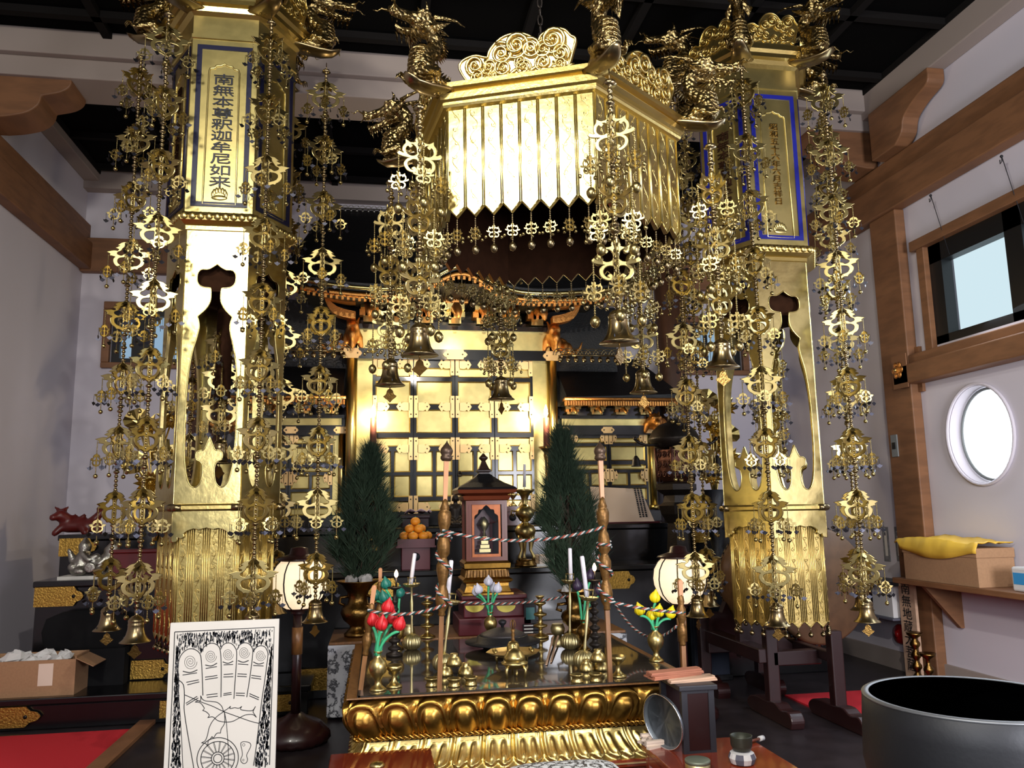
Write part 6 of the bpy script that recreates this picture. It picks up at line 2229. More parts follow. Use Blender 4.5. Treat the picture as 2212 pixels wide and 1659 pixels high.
# ------------------------------------------------------------------ paper lanterns on stands
def lantern(label, px, py, Y, r):
    c = A(px, py, Y=Y)
    t = thing('standing_lantern', label, 'lantern', (c.x, Y, 0))
    n = 12
    sh = MB()
    prof = [(r * .42, -r * .88), (r * .62, -r * .76), (r * .84, -r * .52), (r * .97, -r * .2), (r, .05 * r), (r * .95, .4 * r), (r * .8, .66 * r), (r * .64, .82 * r)]
    sh.lathe(prof, (0, 0, c.z), 36)
    sh.build('paper_shade', 'shade', t, local=True)
    rb = MB()
    for k in range(8):
        a = k * pi / 4 + .35
        rb.tube([(p_[0] * 1.012 * cos(a), p_[0] * 1.012 * sin(a), c.z + p_[1]) for p_ in prof], .005, 5)
    rb.build('shade_ribs', 'ink', t, local=True)
    MB().lathe([(r * .66, c.z + .8 * r), (r * .85, c.z + .84 * r), (r * .8, c.z + .9 * r), (r * .5, c.z + 1.0 * r), (r * .35, c.z + 1.05 * r), (r * .3, c.z + 1.25 * r), (r * .1, c.z + 1.3 * r)], (0, 0, 0), 24).build('top_cap', 'darkred', t, local=True)
    MB().lathe([(.03, c.z - 1.1 * r), (.05, c.z - 1.05 * r), (r * .2, c.z - 1.0 * r), (r * .42, c.z - .92 * r), (r * .44, c.z - .84 * r)], (0, 0, 0), 24).build('bottom_cup', 'darkred', t, local=True)
    MB().lathe([(.032, .16), (.03, c.z - 1.1 * r)], (0, 0, 0), 14).lathe([(.036, c.z * .55), (.036, c.z * .72)], (0, 0, 0), 14, mi=1).build('pole', ['darkred', 'wood'], t, local=True)
    MB().lathe([(.2, 0), (.225, .03), (.22, .07), (.16, .13), (.07, .17), (.045, .19)], (0, 0, 0), 40, rib=.035, ribk=20).build('lobed_foot', 'darkred', t, local=True)
    light('lantern_bulb', 'POINT', (c.x, Y, c.z), 3, (1, .82, .58), .06)
    return t


M['darkred'] = M['maroondark']
lantern('round paper lantern on a dark red stand, right of the left gold banner', 645, 1260, 5.75, .187)
lantern('round paper lantern on a dark red stand beside the big drum', 1468, 1252, 5.75, .19)

# ------------------------------------------------------------------ big drum on its stand
c0 = A(1772, 1265, Y=5.95)
t = thing('big_drum', 'large barrel drum with a brown hide head behind the right gold banner', 'drum', c0)
dirn = Vector((-.12, 1, 0)).normalized()
rot = dirn.to_track_quat('Z', 'Y').to_matrix().to_4x4()
R_ = .44
L_ = .78
MB().lathe([(R_ * 1.0, 0), (R_ * 1.12, L_ * .2), (R_ * 1.17, L_ * .5), (R_ * 1.12, L_ * .8), (R_, L_)], (0, 0, 0), 44, mx=rot).build('barrel', 'drum', t, local=True)
MB().lathe([(.001, -.012), (R_ * .97, -.012), (R_ * 1.01, 0), (R_ * 1.035, .045)], (0, 0, 0), 44, mx=rot).build('front_head', 'hide', t, local=True)
MB().lathe([(R_ * 1.035, L_ - .045), (R_ * 1.01, L_), (R_ * .97, L_ + .012), (.001, L_ + .012)], (0, 0, 0), 44, mx=rot).build('back_head', 'hide', t, local=True)
tk = MB()
for zz_ in (.035, L_ - .035):
    for row in (0, .02):
        for i in range(60):
            a = 2 * pi * i / 60 + row * 3
            tk.ball((R_ * 1.03 * cos(a), R_ * 1.03 * sin(a), zz_ + (row if zz_ < .3 else -row)), .011, 5, mx=rot)
tk.build('tacks', 'ink', t, local=True)
xL, xR = c0.x - .47, c0.x + .12
st_ = thing('drum_stand', 'dark red-brown carved wooden stand under the big drum', 'stand', ((xL + xR) / 2, 6.1, 0))
fx = A(1810, 1500, Y=5.4).x
fl = A(1652, 1500, Y=5.75).x
for k, (x, y) in enumerate(((fx, 5.4), (fl, 5.62), (fx + .0, 6.55), (fl - .1, 6.6))):
    MB().box((x - .045, y - .04, .1), (x + .045, y + .04, .62)).build('post', 'darkred', st_, bevel=.01)
for x, y0_, y1_ in ((fx, 5.12, 5.68), (fx, 6.3, 6.72), (fl, 5.35, 5.9), (fl - .1, 6.3, 6.75)):
    mb = MB()
    pr = smooth_loop([(y0_ - .05, 0, 1), (y0_ - .07, .06), (y0_ - .02, .11), (y0_ + .07, .1), (y0_ + .16, .13), (y0_ + .28, .12, 1), (y1_ - .2, .12, 1), (y1_ - .1, .12), (y1_, .1), (y1_ + .05, .05), (y1_, 0, 1)], 4)
    mb.poly(pr, .1, mx=Matrix.Translation((x + .05, 0, 0)) @ Matrix.Rotation(pi / 2, 4, 'Z'))
    mb.build('carved_foot', 'darkred', st_, bevel=.008)
MB().box((fl, 5.58, .36), (fx, 5.66, .46)).build('cross_rail', 'darkred', st_, bevel=.008)
MB().box((fl - .1, 6.5, .3), (fx, 6.58, .4)).build('cross_rail', 'darkred', st_, bevel=.008)
MB().box((fx - .03, 5.4, .40), (fx + .03, 6.6, .47)).build('side_rail', 'darkred', st_, bevel=.008)
MB().box((fl - .1, 5.6, .38), (fl + .02, 6.6, .48)).build('side_rail', 'darkred', st_, bevel=.008)
for y in (5.5, 5.9, 6.3, 6.58):
    pass
for y in (5.98, 6.55):
    mb = MB()
    xs_ = [fl - .08 + (fx - fl + .1) * i / 12 for i in range(13)]
    zs_ = []
    for x in xs_:
        d = x - (c0.x - .12 * (y - 5.95))
        rr = R_ * 1.12
        zs_.append(max(.42, c0.z - math.sqrt(max(0.0, rr * rr - d * d)) - .01) if abs(d) < rr else .62)
    vs = [(x, yy, z) for x, zt_ in zip(xs_, zs_) for yy in (y - .04, y + .04) for z in (.36, zt_)]
    fs = []
    for i in range(12):
        a, b = 4 * i, 4 * i + 4
        fs += [(a, b, b + 1, a + 1), (a + 2, a + 3, b + 3, b + 2), (a + 1, b + 1, b + 3, a + 3), (a, a + 2, b + 2, b)]
    fs += [(0, 1, 3, 2), (48, 50, 51, 49)]
    mb.add(vs, fs)
    mb.build('cradle', 'darkred', st_)
p = A(1545, 1400, Y=6.9)
t = thing('navy_cloth_panel', 'dark navy cloth-covered panel standing between the paper lantern and the drum', 'panel', (p.x, 6.92, 0))
MB().box((p.x - .2, 6.88, 0), (p.x + .12, 6.965, .94)).build('cloth', 'navycloth', t, bevel=.01)
MB().box((p.x - .22, 6.87, 0), (p.x + .14, 6.972, .05)).build('foot', 'black', t, bevel=.006)

# ------------------------------------------------------------------ black singing bowl, front right
t = thing('singing_bowl', 'huge black bronze singing bowl with a pale rim in the right foreground', 'bowl', (2.16, 2.77, .30))
R_ = .372
MB().lathe([(.05, .0), (.2, .01), (.31, .06), (.365, .15), (.385, .26), (.378, .4), (R_, .488), (R_ * .985, .492)], (0, 0, 0), 64).lathe([(R_ * .985, .492), (R_ * .93, .488), (R_ * .925, .47), (.33, .3), (.3, .12), (.2, .05), (.001, .04)], (0, 0, 0), 64, mi=1).build('bowl', ['keisu', 'bowlin'], t, local=True)
MB().lathe([(R_ + .001, .484), (R_ + .002, .49), (R_ * .985, .4945), (R_ * .935, .4925), (R_ * .93, .486)], (0, 0, 0), 64).build('rim', 'rimgrey', t, local=True)
t = thing('bowl_cushion', 'dark padded ring cushion under the huge black singing bowl', 'cushion', (2.16, 2.77, .2))
MB().tube([(.24 * cos(2 * pi * i / 32), .24 * sin(2 * pi * i / 32), .05) for i in range(32)], .05, 10, closed=True).lathe([(.24, .02), (.24, .085)], (0, 0, 0), 24).build('padding', 'navycloth', t, local=True)
t = thing('bowl_stand', 'low dark wooden stand under the huge black singing bowl', 'stand', (2.16, 2.77, 0))
MB().lathe([(.34, .15), (.36, .16), (.36, .19), (.34, .2)], (0, 0, 0), 32).build('top', 'darkwood', t, local=True)
for k in range(4):
    a = k * pi / 2 + .7
    MB().tube([(.3 * cos(a), .3 * sin(a), .16), (.33 * cos(a), .33 * sin(a), .1), (.3 * cos(a), .3 * sin(a), .0)], [.03, .035, .025], 8).build('leg', 'darkwood', t, local=True)
# ------------------------------------------------------------------ side desks, cushion and tools in the foreground
ZD = .30
d1, d2 = A(1395, 1600, Z=ZD), A(1700, 1659, Z=ZD)
t = thing('side_desk', 'low reddish brown lacquered desk at the right of the altar front', 'desk', ((d1.x + d2.x) / 2, 3.3, 0))
dx0, dx1, dy0, dy1 = 1.35, 1.93, 3.2, 4.2
MB().box((dx0, dy0, ZD - .03), (dx1, dy1, ZD)).build('top', 'brownred', t, bevel=.006)
MB().box((dx0 + .02, dy0 + .02, ZD - .09), (dx1 - .02, dy1 - .02, ZD - .03)).build('apron', 'brownred', t)
for x in (dx0 + .04, dx1 - .04):
    for y in (dy0 + .04, dy1 - .04):
        MB().box((x - .022, y - .022, 0), (x + .022, y + .022, ZD - .03)).build('leg', 'brownred', t, bevel=.004)
# black box stand with wooden sticks on top
bx0, bx1 = A(1478, 1630, Z=ZD), A(1556, 1630, Z=ZD)
yb0, yb1 = bx0.y, bx0.y + .3
top = A(1500, 1480, Y=yb0).z
t = thing('stick_box_stand', 'dark box stand with maroon end panels on the right desk, carrying wooden sticks', 'stand', ((bx0.x + bx1.x) / 2, (yb0 + yb1) / 2, ZD))
xa, xb = bx0.x, bx1.x
MB().box((xa - .015, yb0 - .015, top - .025), (xb + .015, yb1 + .06, top)).build('top_board', 'ironblack', t, bevel=.004)
for y in (yb0, yb1):
    q = MB()
    q.box((xa, y, ZD), (xa + .03, y + .025, top - .025)).box((xb - .03, y, ZD), (xb, y + .025, top - .025)).box((xa + .03, y + .002, ZD), (xb - .03, y + .022, ZD + .012)).box((xa + .03, y + .002, top - .04), (xb - .03, y + .022, top - .025))
    q.build('end_frame', 'ironblack', t)
    MB().box((xa + .03, y + .006, ZD + .012), (xb - .03, y + .018, top - .04)).build('end_panel', 'maroondark', t)
MB().box((xa + .04, yb0 + .03, ZD + .1), (xa + .05, yb1, ZD + .14)).build('stretcher', 'ironblack', t)
# stick bundles on the stand: individual flat sticks
rn = random.Random(9)
zz0 = top
spots = []
for lay in range(6):
    for i in range(3 if lay < 4 else 2):
        spots.append((lay, i))
for lay, i in spots:
    red_ = lay >= 2
    a = rn.uniform(-.12, .12) + (.25 if red_ else 0.1)
    L2 = .13 if not red_ else .15
    cx_ = (xa + xb) / 2 + (.01 if not red_ else -.06) + rn.uniform(-.008, .008)
    cy_ = yb0 + (.08 if not red_ else .12) + i * .036
    t = thing('wooden_stick', '%s flat wooden stick in the pile on the dark stand' % ('fresh pale' if not red_ else 'reddish brown weathered'), 'stick', (cx_, cy_, zz0 + lay * .0085), '%s wooden sticks piled on the dark stand' % ('pale' if not red_ else 'reddish'), rotz=a)
    MB().box((-L2, -.0165, 0), (L2, .0165, .0082)).build('blade', 'sandal' if not red_ else 'redstick', t, local=True)
# stray sticks at the left of the desk
for k, (x, y, n) in enumerate(((1398, 1590, 4), (1410, 1606, 3), (1392, 1604, 3))):
    for i in range(n):
        q = A(x, y + 10, Z=ZD)
        t = thing('wooden_stick', 'short pale wooden stick in the low pile left of the grey round tray', 'stick', (q.x + .012 * k, q.y + .05 * (k - 1) + rn.uniform(-.004, .004), ZD + i * .0125), 'short pale sticks piled on the desk edge', rotz=rn.uniform(-.5, .5) + k * .5)
        MB().box((-.05, -.011, 0), (.05, .011, .012)).build('blade', 'paper', t, local=True)
# round grey tray leaning against the stand
c = A(1471, 1563, Y=yb0 + .12)
t = thing('round_tray', 'round grey metal tray with a bright rim leaning on edge beside the dark stand', 'tray', (xa - .055, yb0 + .1, ZD + .136))
t.rotation_euler = (0, radians(-98), radians(24))
rt = .132
MB().lathe([(.001, 0), (rt * .95, 0), (rt, .016), (rt * 1.03, .018), (rt * .99, .0)], (0, 0, 0), 40).build('dish', 'traygrey', t, local=True)
MB().tube([(rt * 1.02 * cos(2 * pi * i / 40), rt * 1.02 * sin(2 * pi * i / 40), .018) for i in range(40)], .004, 6, closed=True).build('rim', 'steel', t, local=True)
# bowl on its patterned cushion, and the lidded tin
p = A(1604, 1650, Z=ZD)
t = thing('small_cushion', 'round white and grey checked cushion under the small dark bowl on the right desk', 'cushion', p)
cu = MB()
for k in range(10):
    a0, a1 = 2 * pi * k / 10, 2 * pi * (k + 1) / 10
    prof = [(.03, .0), (.055, .006), (.064, .03), (.055, .052), (.03, .058), (.001, .056)]
    for j in range(len(prof) - 1):
        for h_ in range(2):
            b0, b1 = a0 + (a1 - a0) * h_ / 2, a0 + (a1 - a0) * (h_ + 1) / 2
            (r0, z0), (r1, z1) = prof[j], prof[j + 1]
            mi = 1 if (k % 2 == 0 and j in (1, 2)) else 0
            cu.add([(r0 * cos(b0), r0 * sin(b0), z0), (r0 * cos(b1), r0 * sin(b1), z0), (r1 * cos(b1), r1 * sin(b1), z1), (r1 * cos(b0), r1 * sin(b0), z1)], [(0, 1, 2, 3)], mi, True)
cu.build('cover', ['whitecloth', 'greycloth'], t, local=True)
t = thing('small_bowl', 'small dark bronze bowl resting on the checked cushion on the right desk', 'bowl', p + Vector((0, 0, .056)))
MB().lathe([(.02, 0), (.042, .008), (.05, .03), (.051, .066), (.052, .072), (.047, .072), (.046, .03), (.03, .012), (.001, .01)], (0, 0, 0), 30).build('bowl', 'darkolive', t, local=True)
p = A(1504, 1659, Z=ZD)
p.y -= .02
t = thing('lidded_tin', 'low round brass tin with a dull grey lid at the front of the right desk', 'tin', p)
MB().lathe([(.055, 0), (.057, .004), (.057, .034)], (0, 0, 0), 30).build('body', 'brass2', t, local=True)
MB().lathe([(.059, .03), (.059, .042), (.056, .045), (.001, .045)], (0, 0, 0), 30).build('lid', 'greylid', t, local=True)
q = A(1640, 1602, Z=ZD) + Vector((0, 0, .013))
t = thing('striker', 'thin dark wooden striker lying on the right desk behind the small bowl', 'striker', q)
MB().tube([q + Vector((-.1, -.05, 0)), q], .008, 8).build('handle', 'redbrown', t)
MB().tube([q, q + Vector((.03, .015, 0))], [.013, .013], 10).build('tip', 'whitecloth', t)

# left desk, patterned seat cushion
zl_ = .30
l1, l2 = A(705, 1637, Z=zl_), A(930, 1616, Z=zl_)
t = thing('side_desk', 'low red-brown glossy lacquered desk at the left of the altar front', 'desk', ((l1.x + l2.x) / 2, 3.5, 0))
lx0, lx1, ly1 = A(712, 1640, Z=zl_).x, A(932, 1620, Z=zl_).x, A(820, 1622, Z=zl_).y
MB().box((lx0, ly1 - .75, zl_ - .03), (lx1, ly1, zl_)).build('top', 'redgloss', t, bevel=.006)
MB().box((lx0 + .02, ly1 - .73, zl_ - .09), (lx1 - .02, ly1 - .02, zl_ - .03)).build('apron', 'brownred', t)
for x in (lx0 + .04, lx1 - .04):
    for y in (ly1 - .71, ly1 - .04):
        MB().box((x - .022, y - .022, 0), (x + .022, y + .022, zl_ - .03)).build('leg', 'brownred', t, bevel=.004)
turned('brass_knob_lid', 'shiny round brass lid lying on the left desk', 'lid', A(815, 1655, Z=zl_), [('lid', [(.035, 0), (.036, .006), (.026, .016), (.008, .022), (.001, .024)], 'brass')])
p = A(1215, 1660, Y=3.6)
t = thing('seat_cushion', 'black and white patterned cushion on the low seat before the altar', 'cushion', (p.x, 3.45, p.z - .04))
cu = MB()
n = 20
hw_ = (A(1345, 1659, Y=3.6).x - A(1085, 1659, Y=3.6).x) / 2
vs = []
for i in range(n + 1):
    for j in range(n + 1):
        u, v = i / n * 2 - 1, j / n * 2 - 1
        z = .07 * max(0.0, (1 - u ** 4)) ** .5 * max(0.0, (1 - v ** 4)) ** .5
        vs.append((u * hw_, v * hw_, z))
n1 = len(vs)
fs = [(i * (n + 1) + j, (i + 1) * (n + 1) + j, (i + 1) * (n + 1) + j + 1, i * (n + 1) + j + 1) for i in range(n) for j in range(n)]
cu.add(vs, fs, 0, True)
cu.add([(v[0], v[1], -v[2] * .5) for v in vs], [f[::-1] for f in fs], 0, True)
cu.build('cover', 'cushion', t, local=True)
t = thing('low_seat', 'low wooden seat platform before the altar under the patterned cushion', 'seat', (p.x, 3.45, 0))
zs_ = p.z - .075
MB().box((-hw_ - .03, -hw_ - .03, zs_ - .03), (hw_ + .03, hw_ + .03, zs_)).build('platform', 'darkwood', t, bevel=.006, local=True)
for sx_ in (-1, 1):
    for sy_ in (-1, 1):
        MB().box((sx_ * hw_ - .03, sy_ * hw_ - .03, 0), (sx_ * hw_ + .03, sy_ * hw_ + .03, zs_ - .03)).build('leg', 'darkwood', t, local=True)

# ------------------------------------------------------------------ the printed board with the carved footprint
YBD = 4.2
c00, c10, c01, c11 = A(368, 1345, Y=YBD), A(603, 1338, Y=YBD), A(350, 1659, Y=YBD), A(595, 1659, Y=YBD)
t = thing('footprint_board', 'white board printed with a black woodcut of a large footprint, standing front left', 'print', ((c00.x + c10.x) / 2, YBD, 0))
W_ = (c10.x - c00.x)
xm = (c00.x + c10.x) / 2
zt_ = (c00.z + c10.z) / 2
bh = .93
MB().box((xm - W_ / 2, YBD, zt_ - bh), (xm + W_ / 2, YBD + .018, zt_)).build('board', 'printpaper', t, bevel=.002)


def Bd(u, v):
    """Zoomed drawing coordinates to board coordinates (x, z)."""
    tl, tr, bl, br = (185, 60), (1383, 30), (95, 1654), (1328, 1654)
    # invert the bilinear map
    fy = (v - 45) / (1654 - 45)
    for _ in range(4):
        xl, xr = tl[0] + (bl[0] - tl[0]) * fy, tr[0] + (br[0] - tr[0]) * fy
        fx_ = (u - xl) / (xr - xl)
        y0_, y1_ = tl[1] + (tr[1] - tl[1]) * fx_, 1654
        fy = (v - y0_) / (y1_ - y0_)
    hz = zt_ - (c01.z + c11.z) / 2
    return (xm - W_ / 2 + W_ * fx_, zt_ - hz * fy)


lines = MB()
PX = W_ / 1240
YL = Matrix.Translation((0, YBD - .0012, 0))


def ln(pts, w=9, sm=True, closed=False):
    if sm:
        pts = smooth_loop(pts, 5, closed)
    if closed:
        pts = list(pts) + [pts[0]]
    lines.strip([Bd(*p[:2]) for p in pts], w * PX, 0, YL)


ln([(232, 158), (1328, 122), (1292, 950), (1265, 1654)], 10, False)
ln([(232, 158), (200, 800), (150, 1654)], 9, False)
ln([(330, 1654), (290, 1250), (270, 800), (265, 690), (268, 500), (290, 420), (340, 365), (400, 345), (460, 360), (505, 400), (520, 470), (525, 600), (530, 865)], 9) if False else ln([(265, 690), (266, 520), (290, 430), (340, 370), (400, 346), (460, 362), (503, 405), (518, 480), (526, 640), (532, 862)], 9)
ln([(520, 390), (545, 335), (600, 297), (650, 292), (700, 318), (727, 380), (735, 560), (730, 888)], 9)
ln([(730, 360), (755, 315), (800, 292), (850, 300), (890, 345), (908, 420), (890, 680), (872, 912)], 9)
ln([(912, 370), (940, 318), (990, 293), (1040, 305), (1075, 345), (1085, 420), (1050, 690), (1015, 900)], 9)
ln([(1090, 395), (1130, 345), (1180, 330), (1225, 350), (1252, 410), (1250, 480), (1220, 700), (1180, 960), (1150, 1200), (1110, 1500), (1085, 1654)], 9)
ln([(262, 680), (310, 720), (328, 780), (330, 900), (328, 1020), (360, 1250), (400, 1480), (430, 1654)], 9)
ln([(262, 690), (268, 850), (285, 1100), (300, 1400), (310, 1654)], 7)
for cx_, cy_, rx in ((398, 490, 74), (622, 433, 64), (812, 418, 60), (990, 402, 62), (1172, 440, 58)):
    ln([(cx_ + rx * (1 - i / 62) * cos(.33 * i), cy_ + rx * 1.12 * (1 - i / 62) * sin(.33 * i)) for i in range(60)], 4, False)
for (a, b, cs) in (((315, 590), (475, 580), 22), ((560, 528), (690, 512), 22), ((752, 500), (868, 495), 20), ((920, 490), (1040, 492), 20), ((1090, 510), (1210, 522), 20)):
    ln([a, ((a[0] + b[0]) / 2, (a[1] + b[1]) / 2 + cs), b], 10)
for a, b in (((312, 632), (470, 612)), ((565, 568), (688, 550)), ((762, 533), (866, 533)), ((920, 528), (1035, 540)), ((1090, 550), (1205, 560)), ((352, 712), (488, 690)), ((362, 740), (494, 712)), ((556, 664), (692, 648)), ((558, 690), (697, 672)),
             ((762, 640), (866, 636)), ((758, 668), (868, 668)), ((915, 638), (1018, 646)), ((912, 664), (1016, 674)), ((1068, 660), (1176, 678)), ((1066, 686), (1178, 706)), ((570, 858), (692, 848)), ((575, 884), (695, 876)), ((758, 852), (846, 842)), ((756, 868), (848, 862)),
             ((894, 850), (994, 856)), ((894, 872), (992, 884)), ((1046, 862), (1152, 912)), ((1044, 886), (1148, 934)), ((345, 940), (470, 868)), ((352, 958), (482, 886))):
    ln([a, b], 9, False)
ln([(330, 845), (420, 888), (520, 935), (640, 985), (755, 1045), (900, 1105), (1050, 1165), (1150, 1195)], 8)
ln([(755, 1045), (738, 990), (690, 945), (620, 930), (560, 922), (525, 900), (508, 862, 1), (506, 915), (480, 918), (445, 930, 1), (500, 940), (535, 980), (545, 1005), (528, 1025, 1), (565, 1040), (600, 1078), (582, 1105, 1), (640, 1100), (690, 1140), (760, 1160), (850, 1160), (930, 1125), (1000, 1095), (1080, 1095), (1122, 1128, 1), (1095, 1085), (1085, 1060), (1112, 1005, 1), (1085, 1045), (1050, 1052), (990, 1045), (945, 1030), (960, 998, 1), (925, 1018), (880, 1010), (828, 1018), (836, 992, 1), (800, 1020), (755, 1045)], 8)
ln([(765, 1045), (700, 1085), (640, 1140), (600, 1210), (580, 1290), (555, 1350), (512, 1372, 1), (560, 1385), (578, 1412, 1), (590, 1350), (610, 1335), (628, 1310, 1), (645, 1325), (680, 1280), (722, 1278, 1), (730, 1235), (765, 1180), (770, 1110), (765, 1045)], 8)
ln([(765, 1045), (785, 1150), (798, 1300), (808, 1500), (806, 1654)], 7)
for r in (228, 186, 70, 46):
    ln([(690 + r * cos(2 * pi * i / 60), 1550 + r * .98 * sin(2 * pi * i / 60)) for i in range(60)], 9, False, True)
for k in range(16):
    a = 2 * pi * k / 16 + .15
    for da in (-.03, .03):
        ln([(690 + 70 * cos(a + da * 2), 1550 + 70 * sin(a + da * 2)), (690 + 184 * cos(a + da), 1550 + 182 * sin(a + da))], 5, False)
ln([(950, 1395), (985, 1385), (1040, 1400), (1057, 1425), (1050, 1455), (1015, 1520), (1010, 1545), (1020, 1580), (1005, 1615), (975, 1622), (948, 1600), (945, 1570), (962, 1530), (958, 1480), (946, 1420)], 7, True, True)
for cx_, cy_, r in ((978, 1420, 14), (972, 1585, 10)):
    ln([(cx_ + r * cos(2 * pi * i / 12), cy_ + r * sin(2 * pi * i / 12)) for i in range(12)], 4, False, True)
lines.build('woodcut_lines', 'ink', t)
# streaky printed ground around the foot
rn = random.Random(3)
stv = MB()


def streak(u, v, L, w):
    a, b = Bd(u, v), Bd(u + rn.uniform(-6, 6), v + L)
    stv.add([(a[0], 0, a[1]), (a[0] + w * PX, 0, a[1] - .2 * L * PX), (b[0] + w * .5 * PX, 0, b[1]), (b[0] - w * .4 * PX, 0, b[1] + .15 * L * PX)], [(0, 3, 2, 1)], 0, False, Matrix.Translation((0, YBD - .0008, 0)))


for i in range(520):
    u = rn.uniform(250, 1310)
    vtop = 165 - (u - 250) * .028
    lim = 420 - 130 * math.exp(-((u - 800) / 300) ** 2) if u < 1250 else 900
    foot = min([346 + ((u - 400) / 130) ** 2 * 120, 292 + ((u - 640) / 100) ** 2 * 90, 292 + ((u - 820) / 90) ** 2 * 90, 293 + ((u - 1000) / 85) ** 2 * 90, 330 + ((u - 1180) / 75) ** 2 * 90])
    v = vtop + (foot - 50 - vtop) * rn.random() ** 1.1
    streak(u, v, rn.uniform(20, 62), rn.uniform(4, 13))
for i in range(640):
    f = rn.random()
    v = 300 + f * 1340
    xl = 235 - f * 70
    streak(rn.uniform(xl + 8, xl + 30 + f * 90), v, rn.uniform(22, 60), rn.uniform(4, 12) * (.5 + f * .7))
for i in range(640):
    f = rn.random()
    v = 330 + f * 1310
    xr = 1312 - f * 55
    wd2 = 20 + f * 150
    streak(rn.uniform(xr - wd2, xr - 12), v, rn.uniform(22, 60), rn.uniform(4, 12) * (.6 + f * .7))
stv.build('woodcut_ground', 'ink2', t)
q = MB()
for s in (-1, 1):
    q.box((xm + s * W_ * .3 - .015, YBD + .018, 0), (xm + s * W_ * .3 + .015, YBD + .04, zt_ - .1))
    q.box((xm + s * W_ * .3 - .015, YBD - .06, 0), (xm + s * W_ * .3 + .015, YBD + .22, .03))
q.box((xm - W_ * .3, YBD + .02, zt_ - bh - .015), (xm + W_ * .3, YBD + .035, zt_ - bh + .03))
q.build('stand', 'darkwood', t)

# ------------------------------------------------------------------ left floor: carton, carpet, dark seat
ca, cb = A(283, 1577, Z=.004), A(195, 1659, Z=.004)
t = MB().box((XL + .05, 3.6, 0), (ca.x, ca.y, .012)).build('red_carpet', 'carpet')
tag(t, 'bright red carpet runner on the floor in the left foreground', 'carpet')
struct(MB().box((ca.x + .01, 3.6, 0), (ca.x + .12, ca.y + .3, .03)).build('trim_17', 'beam', bevel=.004))
ra, rb = A(1695, 1503, Z=.004), A(1880, 1510, Z=.004)
t = MB().box((ra.x, 5.15, 0), (XR - .35, ra.y, .012)).build('red_carpet', 'carpet')
tag(t, 'red carpet on the floor beneath the drum stand at the right', 'carpet')
b0, b1 = A(-60, 1505, Y=6.55), A(165, 1505, Y=6.55)
b0.x = max(b0.x, -2.8)
t = thing('cardboard_carton', 'open brown cardboard carton stuffed with white paper on the floor at the left', 'carton', ((b0.x + b1.x) / 2, 6.7, .22))
x0, x1, y0, y1 = b0.x, A(160, 1490, Y=6.55).x, 6.55, 6.83
hb_ = A(60, 1428, Y=6.55).z
q = MB()
for lo, hi in (((x0, y0, .22), (x1, y0 + .012, hb_)), ((x0, y1 - .012, .22), (x1, y1, hb_ + .02)), ((x0, y0 + .012, .22), (x0 + .012, y1 - .012, hb_ + .02)), ((x1 - .012, y0 + .012, .22), (x1, y1 - .012, hb_ + .02)), ((x0 + .012, y0 + .012, .22), (x1 - .012, y1 - .012, .232))):
    q.box(lo, hi)
q.build('carton_walls', 'card', t)
fl_ = MB()
fl_.add([(x1, y0, hb_), (x1, y1, hb_), (x1 + .12, y1, hb_ - .06), (x1 + .12, y0, hb_ - .06)], [(0, 1, 2, 3)])
o = fl_.build('flap', 'card', t)
o.modifiers.new('s', 'SOLIDIFY').thickness = .006
MB().box((x0 + .45 * (x1 - x0) + .1, y0 - .002, hb_ * .62), (x0 + .45 * (x1 - x0) + .2, y0, hb_ * .95)).build('paper_label', 'paper', t)
pp = MB()
rn = random.Random(5)
for i in range(14):
    c = Vector((rn.uniform(x0 + .08, x1 - .1), rn.uniform(y0 + .06, y1 - .06), hb_ + rn.uniform(-.06, .01)))
    pp.ball(c, rn.uniform(.05, .08), 7, s=(1.2, 1, .6))
pp.v = [(v[0] + rn.uniform(-.015, .015), v[1] + rn.uniform(-.015, .015), v[2] + rn.uniform(-.015, .02)) for v in pp.v]
pp.sm = [False] * len(pp.sm)
o = pp.build('crumpled_paper', 'whitecloth')
tag(o, 'crumpled white packing paper filling the cardboard carton at the left', 'paper')
o['kind'] = 'stuff'
p = A(150, 1400, Y=6.9)
t = thing('zafu_seat', 'round black padded seat leaning in front of the lower tier behind the carton', 'cushion', (p.x + .12, 6.9, .22))
MB().lathe([(.26, .25), (.31, .3), (.33, .40), (.3, .5), (.18, .55), (.001, .56)], (0, 0, 0), 32, sy=.2).build('padding', 'blackcloth', t, local=True)
MB().box((-.3, -.06, 0), (.3, .06, .27)).build('base', 'blackcloth', t, local=True)

# ------------------------------------------------------------------ right wall shelf and what is on it
ZS = .87
t = thing('wall_shelf', 'long brown wooden shelf on a bracket along the right wall under the round window', 'shelf', (XR - .15, 5.4, ZS))
sy0, sy1 = 3.2, 6.42
MB().box((XR - .36, sy0, ZS - .045), (XR, sy1, ZS)).build('board', 'beam', t, bevel=.006)
for y in (6.05, 4.4):
    MB().poly([(0, 0), (0, -.34), (-.03, -.34), (-.33, -.0)], .04, mx=Matrix.Translation((XR, y, ZS - .045))).build('bracket', 'beam', t)
k0, k1, k2 = A(1955, 1228, X=XR - .34), A(2115, 1247, X=XR - .34), A(2203, 1235, X=XR - .02)
hk = A(2112, 1185, X=XR - .34).z - ZS
t = thing('shallow_carton', 'shallow brown cardboard carton on the wall shelf, draped with a yellow cloth', 'carton', (XR - .2, (k0.y + k1.y) / 2, ZS))
MB().box((XR - .345, k1.y, ZS), (XR - .03, k0.y, ZS + hk * .75)).build('body', 'card', t, bevel=.004)
MB().box((XR - .35, k1.y - .005, ZS + hk * .75), (XR - .025, k0.y + .005, ZS + hk)).build('lid', 'card', t, bevel=.004)
